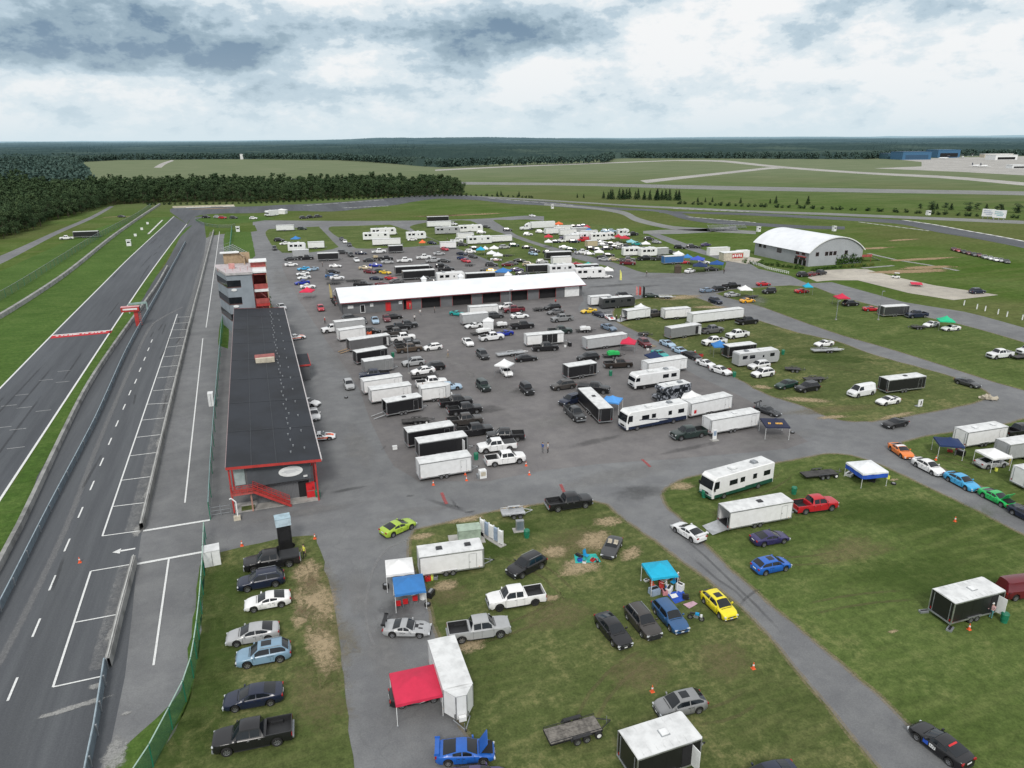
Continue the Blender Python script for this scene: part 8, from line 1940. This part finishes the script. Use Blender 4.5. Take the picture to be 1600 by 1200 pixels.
for k, px in enumerate(((-54.98, 376.79), (-55.27, 401.51), (-55.61, 429.73), (-55.96, 458.76))):
 t = thing('distance_board', 'white braking board on the outside of the main straight', 'board', (px[0], px[1]), 0, 'white braking boards'); v = MB(); v.box((0, 0, 1.2), (1.2, .1, 1.2), WHITE); v.box((0, 0, .3), (.1, .1, .6), STEEL); part('board', v, t)
t = thing('bicycle_rack', 'cluster of parked bicycles at the west end of the garage', 'bicycles', (19.55, 208.26), 0); v = MB(); rs = random.Random(3)
for k in range(9):
 y = k * 1.5; v.tube((rs.uniform(-.5, .5), y, .34), (rs.uniform(-.5, .5), y + .05, .34), .34, .34, RUBBER, 10); v.tube((1.1, y, .34), (1.1, y + .05, .34), .34, .34, RUBBER, 10); v.path([(0, y, .34), (.4, y, .9), (1.1, y, .34)], .05, (RED, STEEL, BLACK)[k % 3], 5)
part('bicycles', v, t)
# ------------------------------------------------------------------ people
def person_mesh(shirt, trousers, hairm, pose):
 rig = {'hip': (0, 0, .95), 'waist': (0, 0, 1.1), 'chest': (0, 0, 1.34), 'neck': (0, .0, 1.5), 'head0': (.01, 0, 1.58), 'head1': (.02, 0, 1.7)}
 st = .16 if pose == 'walk' else .03
 P3 = [('hip', .135), ('waist', .125), ('chest', .15), ('neck', .055), ('head0', .085), ('head1', .088)]
 v = [Vector(rig[k]) for k, _ in P3]; r = [x for _, x in P3]; e = [(0, 1), (1, 2), (2, 3), (3, 4), (4, 5)]
 def chain(start, pts, rad):
  prev = start
  for p, q in zip(pts, rad): v.append(Vector(p)); r.append(q); e.append((prev, len(v) - 1)); prev = len(v) - 1
 for s in (-1, 1):
  f = st * s
  chain(0, [(f * .3, s * .1, .86), (f * .9, s * .1, .5), (f * 1.1 - .03, s * .1, .1), (f * 1.1 + .14, s * .1, .05)], [.1, .062, .045, .04])
  g = -f
  if pose == 'reach': chain(2, [(.02, s * .2, 1.4), (.2, s * .24, 1.15), (.42, s * .2, 1.2), (.5, s * .19, 1.22)], [.065, .042, .032, .03])
  else: chain(2, [(0, s * .2, 1.4), (g * .4 - .02, s * .26, 1.12), (g * .9 + .08, s * .25, .88), (g * .9 + .1, s * .245, .81)], [.065, .042, .032, .032])
 me = bpy.data.meshes.new('person'); me.from_pydata([tuple(p) for p in v], e, [])
 o = bpy.data.objects.new('person_rig', me); C.objects.link(o)
 m = o.modifiers.new('s', 'SKIN'); 
 for d, q in zip(me.skin_vertices[0].data, r): d.radius = (q, q); d.use_root = False
 me.skin_vertices[0].data[0].use_root = True
 o.modifiers.new('u', 'SUBSURF').levels = 1
 dg = bpy.context.evaluated_depsgraph_get(); me2 = bpy.data.meshes.new_from_object(o.evaluated_get(dg)); bpy.data.objects.remove(o)
 b = bmesh.new(); b.from_mesh(me2)
 # fingers, thumb, nose and feet
 def bit(a, c, r0, r1):
  mb = MB(); mb.tube(a, c, r0, r1, SKIN, 5); vs = [b.verts.new(q) for q in mb.v]
  for f in mb.f: b.faces.new([vs[i] for i in f])
 for s in (-1, 1):
  if pose == 'reach': h = Vector((.5, s * .19, 1.22)); d = Vector((1, 0, .05))
  else: g = -st * s; h = Vector((g * .9 + .1, s * .245, .81)); d = Vector((.15, 0, -1)).normalized()
  for k in range(4): u = Vector((0, 1, 0)) if pose == 'reach' else Vector((1, 0, 0)); a = h + u * (k - 1.5) * .018; bit(a, a + d * (.085, .1, .095, .075)[k], .009, .007)
  bit(h + Vector((.02, 0, .02)), h + d * .05 + Vector((.05, -s * .02, 0)), .01, .008)
 bit((.1, 0, 1.645), (.125, 0, 1.625), .014, .016)
 b.to_mesh(me2); b.free()
 me2.materials.clear()
 for m in (SKIN, shirt, trousers, RUBBER): me2.materials.append(m)
 for p in me2.polygons:
  c = p.center; z = c.z; armd = abs(c.y)
  if z < .1: k = 3
  elif z < .98 and armd < .2: k = 2
  elif 1.0 < z < 1.47 and (armd < .2 or z > 1.2): k = 1
  elif z <= 1.0 and armd < .2: k = 1
  else: k = 0
  p.material_index = k; p.use_smooth = True
 return me2
def hair_mesh(m, cap=False):
 mb = MB(); n = 10; rows = []
 for th in (0, .4, .8, 1.2, 1.6): rows += [(.005 + .105 * math.sin(th) * math.cos(2 * math.pi * k / n) - .012 * th, .098 * math.sin(th) * math.sin(2 * math.pi * k / n), 1.685 + .115 * math.cos(th)) for k in range(n + 1)]
 mb.sheet(rows, m, n + 1)
 if cap: mb.box((.13, 0, 1.69), (.12, .14, .015), m)
 return mb.mesh('hair', 60)
CL = {k: simple('cloth_' + k, c, .85) for k, c in dict(white=(.7, .7, .7), yellow=(.75, .75, .1), black=(.02, .02, .022), blue=(.05, .12, .35), grey=(.2, .2, .21), red=(.5, .05, .05), teal=(.1, .3, .32), tan=(.4, .32, .2), pink=(.65, .4, .4)).items()}
PM = {}; HAIRD = hair_mesh(simple('dark_hair', (.03, .02, .015), .7)); HAIRC = hair_mesh(CL['white'], True)
def person(px, rz, sh, tr, label, pose='stand'):
 k = (sh, tr, pose)
 if k not in PM: PM[k] = person_mesh(CL[sh], CL[tr], None, pose)
 t = thing('person', label, 'person', (px[0], px[1], .04), R(rz), 'people around the paddock'); put('body', PM[k], t); put('hair' if len(label) % 2 else 'cap', HAIRD if len(label) % 2 else HAIRC, t)
for a in (((1.27, 75.32), 200, 'yellow', 'black', 'person in a yellow shirt and black trousers beside the black pickup', 'walk'), ((37.36, 92.91), 20, 'blue', 'grey', 'person in blue standing on the paddock corner'), ((38.09, 92.64), 160, 'white', 'black', 'person in a white shirt next to the one in blue'), ((39.76, 187.90), -90, 'white', 'grey', 'person in white walking before the garage', 'walk'), ((44.04, 189.50), 0, 'grey', 'black', 'person in grey near the garage bays'), ((36.93, 182.04), 90, 'white', 'black', 'person in a white top behind the pickup row'), ((36.67, 146.73), -30, 'grey', 'tan', 'person in light clothes on the lane by the white hatchback', 'walk'), ((14.64, 187.55), 10, 'red', 'black', 'person in red on the pit building lane', 'walk'),
 ((22.68, 278.33), 0, 'black', 'black', 'person in dark clothes behind the garage'), ((64.09, 41.05), 200, 'pink', 'teal', 'person at the open door of the wide lawn trailer', 'reach'), ((98.37, 65.52), 120, 'yellow', 'tan', 'person in yellow beside the small white canopy'), ((152.41, 211.79), 60, 'black', 'black', 'person in dark clothes walking on the plaza', 'walk'), ((83.63, 328.03), 20, 'black', 'grey', 'person standing on the third lawn edge'), ((86.56, 162.46), 40, 'grey', 'black', 'person with tools beside the dark camper', 'reach'), ((85.63, 162.81), 100, 'black', 'black', 'person in black beside the dark camper'), ((36.31, 55.61), 150, 'white', 'blue', 'person in white under the turquoise canopy', 'reach'), ((37.99, 56.09), 200, 'grey', 'black', 'person in grey at the turquoise canopy lane side'), ((36.33, 56.94), -60, 'red', 'black', 'person in red under the turquoise canopy'), ((76.43, 69.38), 30, 'black', 'grey', 'person in black under the white and blue canopy', 'reach'), ((94.47, 70.96), -60, 'red', 'grey', 'person in red by the tool cart of the corner camp', 'reach'), ((90.66, 235.88), 0, 'grey', 'black', 'person by the silver-trimmed trailer above the garage'), ((125.02, 217.17), 0, 'black', 'grey', 'person crossing the plaza lane', 'walk'), ((21.78, 203.02), 0, 'black', 'blue', 'person by the bicycles at the garage end'), ((82.60, 294.27), 30, 'grey', 'black', 'person at the third lawn lane', 'walk'), ((38.61, 195.74), 120, 'tan', 'grey', 'person in tan by the first open garage bay'), ((78.90, 187.35), 80, 'red', 'black', 'person in red in front of the garage bays'), ((82.90, 143.87), 0, 'black', 'tan', 'person at the red paddock canopy'), ((86.27, 127.63), 40, 'red', 'grey', 'person in red behind the diagonal car line'), ((93.95, 128.93), 70, 'grey', 'blue', 'person under the blue strip lawn canopy'), ((122.75, 270.74), 10, 'blue', 'black', 'person in blue by the back lane trailer'), ((120.85, 269.66), 100, 'black', 'grey', 'person in dark clothes by the back lane trailer'), ((26.62, 126.75), 60, 'white', 'grey', 'person between the wedge-nosed trailer and the white pickup')): person(*a)
# ------------------------------------------------------------------ trees
def crown_mesh(rnd, h, w, n, mat, conifer=False, base=.25, leaf=.9):
 """crown of many small leaf faces spread through lumpy clumps"""
 V, F = [], []; cl = []
 if conifer:
  for k in range(10): z = h * (.12 + .86 * k / 9); cl.append((0, 0, z, w * .5 * (1 - k / 9.6) + .12, h * .1))
 else:
  for k in range(11):
   a = rnd.random() * 6.283; rr = w * .5 * (rnd.random() ** .6) * .7; z = h * (base + (1 - base) * rnd.uniform(.12, .86)); s = w * rnd.uniform(.2, .34) * (1.1 - .35 * z / h); cl.append((rr * math.cos(a), rr * math.sin(a), z, s, s * rnd.uniform(.7, .95)))
 for i in range(n):
  x, y, z, s, sz = cl[rnd.randrange(len(cl))] if not conifer else cl[min(9, int(10 * (1 - math.sqrt(rnd.random()))))]
  d = Vector((rnd.gauss(0, 1), rnd.gauss(0, 1), rnd.gauss(0, 1))).normalized(); q = rnd.random() ** .25
  c = Vector((x + d.x * s * q, y + d.y * s * q, z + d.z * sz * q)); L = leaf * rnd.uniform(.6, 1.25)
  nn = (d * .9 + Vector((rnd.uniform(-.6, .6), rnd.uniform(-.6, .6), rnd.uniform(-.2, .7)))).normalized(); t1 = nn.orthogonal().normalized(); t1.rotate(Matrix.Rotation(rnd.random() * 6.28, 3, nn)); t2 = nn.cross(t1)
  j = len(V); V += [c + t1 * L * .6, c + t2 * L * .45, c - t1 * L * .6 - nn * L * .15, c - t2 * L * .45]; F.append((j, j + 1, j + 2, j + 3))
 me = bpy.data.meshes.new('crown'); me.from_pydata([tuple(v) for v in V], [], F); me.materials.append(mat); return me
def trunk_mesh(h, r):
 mb = MB(); mb.tube((0, 0, 0), (0, 0, h * .55), r, r * .55, BARK, 7)
 for k in range(4): a = k * 1.7; mb.tube((0, 0, h * (.3 + .06 * k)), (math.cos(a) * h * .16, math.sin(a) * h * .16, h * (.52 + .08 * k)), r * .4, r * .15, BARK, 5)
 return mb.mesh('trunk')
rt = random.Random(21)
CROWNS = [crown_mesh(rt, 13 + k * .8, 6.6 + k % 3, 900, LEAF, base=.1, leaf=.62) for k in range(6)]; TRUNK = trunk_mesh(14, .22); CON = [crown_mesh(rt, 8.5, 5., 460, LEAFC, True, leaf=.55) for k in range(3)]; LOWC = [crown_mesh(rt, 13 + k, 7.6, 190, LEAF, base=.3, leaf=1.2) for k in range(5)]
def tree(x, y, s, label, group, mesh, kind='tree', hs=1.):
 t = thing(kind, label, 'tree', (x, y, 0), rt.random() * 6.28, group); t.scale = (s, s, s * hs); put('crown', mesh, t); put('trunk', TRUNK, t, (0, 0, 0)); return t
EDGE = [Vector((*p, 0)) for p in ((-190, 300), (-116.35, 415.95), (-111.94, 455.82), (-110.89, 506.96), (-101.96, 558.95), (-98.07, 615.52), (-65.38, 625.69), (-28.53, 616.00), (3.94, 601.83), (77.64, 610.14), (129.92, 609.17), (171.49, 610.19))]
WOOD_POLY = [(p.x, p.y) for p in EDGE] + [(178, 655), (150, 690), (60, 715), (-60, 760), (-170, 790), (-215, 860), (-240, 1000), (-900, 1000), (-700, 700), (-420, 330)]
def inside(x, y, poly):
 c = False; n = len(poly); j = n - 1
 for i in range(n):
  (xi, yi), (xj, yj) = poly[i], poly[j]
  if (yi > y) != (yj > y) and x < (xj - xi) * (y - yi) / (yj - yi) + xi: c = not c
  j = i
 return c
def edge_dist(x, y):
 b = 1e9; p = Vector((x, y, 0))
 for a, c in zip(EDGE, EDGE[1:]):
  d = c - a; t = max(0, min(1, (p - a).dot(d) / d.length_squared)); b = min(b, (p - a - d * t).length)
 return b
pts = []; step = 4.7; yy = 300
while yy < 1000:
 st = step if yy < 760 else step * 1.4; xx = -0.36 * yy - 60
 while xx < 190:
  x = xx + rt.uniform(-2.2, 2.2); y = yy + rt.uniform(-2.2, 2.2)
  if inside(x, y, WOOD_POLY): pts.append((x, y, edge_dist(x, y)))
  xx += st
 yy += st
pts.sort(key=lambda p: p[2] + .05 * p[1] + (60 if p[0] < -.3 * p[1] else 0))
for x, y, d in pts[:300]:
 s = rt.choice((.6, .72, .8, .86, .92, 1.08)) * rt.uniform(.9, 1.08) * (.85 if d < 4 else 1); tree(x, y, s, 'dark green broadleaf tree in the front of the dense wood', 'front trees of the dense wood', CROWNS[rt.randrange(6)])
def scatter(name, items, meshes, mat, extra=None):
 V = []; F = []; off = 0; data = []
 for me in meshes:
  v = np.empty(len(me.vertices) * 3, 'f'); me.vertices.foreach_get('co', v); data.append(v.reshape(-1, 3))
 blocks = []
 for x, y, z, s, hs in items:
  v = data[rt.randrange(len(data))]; a = rt.random() * 6.28; c, sn = math.cos(a), math.sin(a)
  blocks.append(np.stack([x + s * (v[:, 0] * c - v[:, 1] * sn), y + s * (v[:, 0] * sn + v[:, 1] * c), z + s * hs * v[:, 2]], 1))
 A = np.concatenate(blocks); nf = len(A) // 4
 me = bpy.data.meshes.new(name); me.vertices.add(len(A)); me.vertices.foreach_set('co', A.astype('f').ravel()); me.loops.add(nf * 4); me.loops.foreach_set('vertex_index', np.arange(nf * 4, dtype='i')); me.polygons.add(nf); me.polygons.foreach_set('loop_start', np.arange(0, nf * 4, 4, dtype='i')); me.update(calc_edges=True); me.materials.append(mat)
 o = put(name, me); o['kind'] = 'stuff'; return o
rest = pts[300:]
o = scatter('woodland', [(x, y, 0, rt.choice((.68, .76, .84, .92, 1.05)), rt.uniform(.88, 1.08)) for x, y, d in rest], LOWC, LEAF); tag(o, 'dense dark wood behind its front trees beside the main straight', 'wood', None)
# far woods: ragged front rows of small crowns, and a rolling canopy sheet behind them to the horizon
FRONT = [(-583.61, 1948.69), (-373.31, 1875.09), (-303.05, 2084.27), (-125.37, 2038.77), (24.64, 1977.89), (202.96, 1772.15), (259.64, 1505.85), (314.57, 1212.57), (437.99, 1244.19), (541.73, 1259.60), (646.11, 1301.93), (801.51, 1582.65), (962.39, 1447.16), (1060.84, 1354.00), (1205.42, 1233.74), (1370.73, 1311.01), (1570.81, 1318.92), (1704.82, 1264.66), (1899.33, 1167.69)]
FL = dense(FRONT, 14, 0, False, False); items = []
q0, q1 = Vector((-278.97, 1536.20, 0)), Vector((-387.66, 2104.82, 0)); yy = 820
while yy < 2400:
 xr_ = lerp(q0.x, q1.x, (yy - q0.y) / (q1.y - q0.y)); xx = -.36 * yy - 60
 while xx < xr_: items.append((xx + rt.uniform(-4, 4), yy + rt.uniform(-4, 4), 0, rt.uniform(.75, 1.25), 1.)); xx += 9 + yy * .003
 yy += 9 + yy * .004
for i, p in enumerate(FL):
 u = Vector((p.x, p.y, 0)).normalized(); side = Vector((u.y, -u.x, 0))
 for k in range(6):
  q = p + u * (k * 9 + rt.uniform(-4, 4)) + side * rt.uniform(-8, 8); items.append((q.x, q.y, 0, rt.uniform(.8, 1.25), 1.))
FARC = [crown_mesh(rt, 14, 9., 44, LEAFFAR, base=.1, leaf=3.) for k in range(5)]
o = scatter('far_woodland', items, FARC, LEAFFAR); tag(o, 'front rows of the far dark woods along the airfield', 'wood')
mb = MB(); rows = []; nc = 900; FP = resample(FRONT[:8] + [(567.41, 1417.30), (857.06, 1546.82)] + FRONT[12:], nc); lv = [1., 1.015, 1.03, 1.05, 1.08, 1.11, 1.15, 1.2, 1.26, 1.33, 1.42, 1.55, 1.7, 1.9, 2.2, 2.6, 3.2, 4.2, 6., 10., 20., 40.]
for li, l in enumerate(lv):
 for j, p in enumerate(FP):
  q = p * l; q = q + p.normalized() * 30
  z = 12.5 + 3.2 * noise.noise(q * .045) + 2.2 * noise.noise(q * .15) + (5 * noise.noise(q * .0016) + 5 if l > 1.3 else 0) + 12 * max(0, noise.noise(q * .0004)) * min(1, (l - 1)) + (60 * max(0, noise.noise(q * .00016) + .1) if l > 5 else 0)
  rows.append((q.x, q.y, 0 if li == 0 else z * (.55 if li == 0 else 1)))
mb.sheet(rows, CANFAR, nc); o = put('distant_woodland', mb.mesh('distant_woodland')); o['kind'] = 'stuff'; tag(o, 'haze-tinted blue-green woods stretching to the horizon', 'wood')
# conifers and single trees across the far field
for k in range(23):
 u = k / 22; x = lerp(*[(259.87, 522.64)[0], (306.41, 488.79)[0]], u); y = lerp(*[(259.87, 522.64)[1], (306.41, 488.79)[1]], u)
 tree(x + rt.uniform(-1.5, 1.5), y + rt.uniform(-5, 5), rt.uniform(.75, 1.) * (.7 if k in (0, 1, 12) else 1), 'dark conifer in the tight row across the far field', 'conifer row across the far field', CON[k % 3], 'conifer_tree')
for k in range(15):
 u = k / 14; a = (409.20, 365.38); b = (446.47, 321.95); tree(lerp(a[0], b[0], u) + rt.uniform(-2, 2), lerp(a[1], b[1], u) + rt.uniform(-5, 5), rt.uniform(.5, .8), 'bushy dark tree in the row behind the billboards', 'tree row behind the billboards', CON[k % 3] if k % 2 else CROWNS[k % 5], 'tree', .75 if k % 2 else .55)
for px, s in (((309.04, 468.68), .45), ((314.11, 466.47), .4), ((318.76, 464.44), .45), ((330.68, 447.28), .5), ((349.59, 439.06), .4), ((351.56, 435.30), .65), ((359.76, 423.20), .5), ((366.56, 420.26), .75), ((193.98, 588.30), .45), ((196.91, 586.99), .5), ((208.15, 574.34), .5), ((246.09, 542.76), .4), ((249.37, 537.74), .4)): tree(px[0], px[1], s, 'small lone conifer on the far field bank', 'lone conifers on the far field bank', CON[rt.randrange(3)], 'conifer_tree')
# shrubs round the hangar and the tower
SH = [crown_mesh(rt, 2.2, 2.6, 170, LEAFS, base=.05, leaf=.34), crown_mesh(rt, 1.3, 2.2, 130, LEAFY, base=.05, leaf=.3), crown_mesh(rt, 1.2, 2., 120, LEAFS, base=.05, leaf=.3)]
def shrub(px, k, s, label, group, hs=1.):
 t = thing('shrub', label, 'shrub', (px[0], px[1], 0), rt.random() * 6, group); t.scale = (s, s, s * hs); put('foliage', SH[k], t)
for u in range(10): a, b = (202.71, 213.78), (213.85, 214.13); shrub((lerp(a[0], b[0], u / 9), lerp(a[1], b[1], u / 9) - .4), 0, 1.15, 'tall green shrub in the hedge along the hangar gable', 'hedge along the hangar gable', 1.5)
for u in range(9): a, b = (198.13, 206.55), (211.65, 205.69); shrub((lerp(a[0], b[0], u / 8), lerp(a[1], b[1], u / 8)), 1 if u % 3 else 2, .85, 'low yellow-green shrub in front of the gable hedge', 'low shrubs before the gable hedge')
for u in range(15): a, b = (174.73, 227.93), (185.45, 208.62); shrub((lerp(a[0], b[0], u / 14) - 1.4, lerp(a[1], b[1], u / 14) + rt.uniform(-.6, 1.2)), 2 if u % 4 else 0, .9, 'dark green shrub in the bed behind the white picket fence', 'shrubs behind the white picket fence')
for u in range(8): a, b = (184.80, 204.63), (196.09, 205.89); shrub((lerp(a[0], b[0], u / 7), lerp(a[1], b[1], u / 7) + .8), 2, .9, 'dark shrub at the hangar front corner', 'shrubs at the hangar front corner')
for px, k, s in (((0.18, 213.89), 0, 1.6), ((1.26, 215.25), 0, 1.3), ((1.45, 209.93), 1, 1.3), ((0.52, 206.91), 0, 1.2), ((2.01, 206.34), 1, 1.)): shrub(px, k, s, 'leafy shrub in the bed at the tower foot', 'shrubs at the tower foot')
mb = MB(); a = dense([(287.62, 460.16), (320.35, 423.85), (347.84, 396.57), (370.40, 367.69), (386.02, 343.21), (400.52, 320.47), (423.66, 291.56)], 4, 0, False); hed = []
for p in a: hed.append((p.x + rt.uniform(-2, 2), p.y + rt.uniform(-2, 2), 0, rt.uniform(.9, 1.6), .8))
o = scatter('hedge_bank', hed, SH[:1], LEAFC); tag(o, 'dark scrub bank along the far edge of the circuit', 'scrub')
mb = MB(); a = dense([(-71.72, 610.03), (3.80, 592.45), (81.51, 601.32), (166.05, 600.77), (212.47, 557.66)], 4, 0, False); o = scatter('hedge_bank', [(p.x, p.y - 2, 0, rt.uniform(.8, 1.4), .8) for p in a], SH[:1], LEAFC); tag(o, 'dark scrub along the foot of the wood', 'scrub')
# ------------------------------------------------------------------ sky, sun, camera
def make_world():
 w = bpy.data.worlds.new('World'); bpy.context.scene.world = w; w.use_nodes = True; nt = w.node_tree; nt.nodes.clear(); L = nt.links.new
 SE, SA = R(42), R(200)
 sky = N(nt, 'ShaderNodeTexSky', sky_type='NISHITA', sun_disc=False); sky.sun_elevation = SE; sky.sun_rotation = SA
 b1 = N(nt, 'ShaderNodeBackground'); b1.inputs[1].default_value = .1; L(sky.outputs[0], b1.inputs[0])
 tc = N(nt, 'ShaderNodeTexCoord').outputs['Generated']; sp = N(nt, 'ShaderNodeSeparateXYZ'); L(tc, sp.inputs[0]); x, y, z = sp.outputs
 az = math_n(nt, 'ARCTAN2', x, y); el = math_n(nt, 'ARCSINE', z)
 def vec(a, b, off=0.):
  c = N(nt, 'ShaderNodeCombineXYZ'); L(math_n(nt, 'MULTIPLY', az, a), c.inputs[0]); L(math_n(nt, 'MULTIPLY', el, b), c.inputs[1]); c.inputs[2].default_value = off; return c.outputs[0]
 n1 = noise_n(nt, 1., 9, .56, vec(5.5, 12., 2.), .1); n2 = noise_n(nt, 1., 8, .6, vec(14., 27., 3.), .1); n3 = noise_n(nt, 1., 4, .5, vec(2.2, 6., 7.))
 n4 = noise_n(nt, 1., 6, .62, vec(24., 44., 11.), .2); puff = math_n(nt, 'SUBTRACT', .5, math_n(nt, 'ABSOLUTE', math_n(nt, 'MULTIPLY', math_n(nt, 'SUBTRACT', n4, .5), 4.)))
 def spot(px, sa, se, wgt):
  a = math_n(nt, 'DIVIDE', math_n(nt, 'SUBTRACT', az, px[0]), sa); e = math_n(nt, 'DIVIDE', math_n(nt, 'SUBTRACT', el, px[1]), se)
  q = math_n(nt, 'ADD', math_n(nt, 'MULTIPLY', a, a), math_n(nt, 'MULTIPLY', e, e)); return math_n(nt, 'MULTIPLY', math_n(nt, 'EXPONENT', math_n(nt, 'MULTIPLY', q, -1.)), wgt)
 D = None
 for s in (((-0.1435, 0.1015), 0.2, 0.045, -0.5), ((-0.0247, 0.0926), 0.16, 0.035, -0.42), ((0.1487, 0.1176), 0.1, 0.03, -0.1), ((0.2744, 0.0933), 0.085, 0.025, -0.55), ((0.3875, 0.1289), 0.12, 0.028, -0.42), ((-0.2105, 0.1287), 0.12, 0.04, -0.15), ((0.1461, 0.0816), 0.08, 0.02, 0.35), ((0.3636, 0.0781), 0.07, 0.022, 0.38), ((-0.0852, 0.0566), 0.25, 0.018, 0.22), ((0.6124, 0.1265), 0.25, 0.05, 0.12), ((0.8396, 0.1013), 0.2, 0.05, 0.1), ((0.7118, 0.0742), 0.07, 0.02, 0.2), ((0.1127, 0.0555), 0.1, 0.014, -0.3), ((0.779, 0.0818), 0.06, 0.03, -0.22), ((0.7121, 0.1283), 0.05, 0.05, -0.2), ((0.4988, 0.1162), 0.06, 0.03, 0.22)):
  v = spot(*s); D = v if D is None else math_n(nt, 'ADD', D, v)
 zen = ramp(nt, el, .2, .7)
 b = math_n(nt, 'ADD', math_n(nt, 'MULTIPLY', math_n(nt, 'SUBTRACT', n1, .5), 2.0), math_n(nt, 'MULTIPLY', math_n(nt, 'SUBTRACT', n2, .5), 1.45))
 b = math_n(nt, 'ADD', b, math_n(nt, 'MULTIPLY', puff, .2))
 b = math_n(nt, 'ADD', math_n(nt, 'ADD', b, .72), math_n(nt, 'ADD', D, math_n(nt, 'MULTIPLY', zen, .3)))
 rp = N(nt, 'ShaderNodeValToRGB'); L(b, rp.inputs[0]); cr = rp.color_ramp; cr.interpolation = 'EASE'
 cr.elements[0].position = 0.; cr.elements[0].color = (.17, .265, .375, 1); cr.elements[1].position = .95; cr.elements[1].color = (.93, .935, .94, 1)
 for p_, c in ((.2, (.3, .41, .5)), (.46, (.49, .61, .7)), (.68, (.73, .81, .86))): e = cr.elements.new(p_); e.color = (*c, 1)
 hz = math_n(nt, 'EXPONENT', math_n(nt, 'MULTIPLY', math_n(nt, 'MAXIMUM', el, 0.), -21.))
 c = mixc(nt, math_n(nt, 'MULTIPLY', hz, .98), rp.outputs[0], (.67, .785, .845))
 c = mixc(nt, zen, c, mixc(nt, .55, c, (.84, .87, .91)))
 b2 = N(nt, 'ShaderNodeBackground'); L(c, b2.inputs[0]); b2.inputs[1].default_value = 1.
 mx = N(nt, 'ShaderNodeMixShader'); out = N(nt, 'ShaderNodeOutputWorld')
 cover = math_n(nt, 'SUBTRACT', 1., math_n(nt, 'MULTIPLY', ramp(nt, n3, .6, .72), .35))
 L(cover, mx.inputs[0]); L(b1.outputs[0], mx.inputs[1]); L(b2.outputs[0], mx.inputs[2]); L(mx.outputs[0], out.inputs[0])
 s = bpy.data.lights.new('sun', 'SUN'); s.energy = 2.05; s.angle = R(12); s.color = (1., .96, .9)
 o = bpy.data.objects.new('sun', s); C.objects.link(o)
 d = Vector((math.sin(SA) * math.cos(SE), math.cos(SA) * math.cos(SE), math.sin(SE)))
 o.rotation_euler = (-d).to_track_quat('-Z', 'Y').to_euler(); o.location = d * 300
make_world()
cam = bpy.data.cameras.new('camera'); co = bpy.data.objects.new('camera', cam); C.objects.link(co)
cam.sensor_width = 36.; cam.sensor_fit = 'HORIZONTAL'; cam.lens = 36. * 1130. / 1600.; cam.clip_start = .5; cam.clip_end = 200000.
M = Matrix((CAM[0], CAM[1], CAM[2], (0, 0, 0, 1))); M.translation = (0, 0, 45.); co.matrix_world = M
sc = bpy.context.scene; sc.camera = co
sc.view_settings.view_transform = 'Standard'; sc.view_settings.look = 'None'; sc.view_settings.exposure = 0.; sc.view_settings.gamma = 1.
sc.cycles.max_bounces = 5; sc.cycles.diffuse_bounces = 2; sc.cycles.glossy_bounces = 2; sc.cycles.transparent_max_bounces = 12; sc.cycles.use_denoising = True
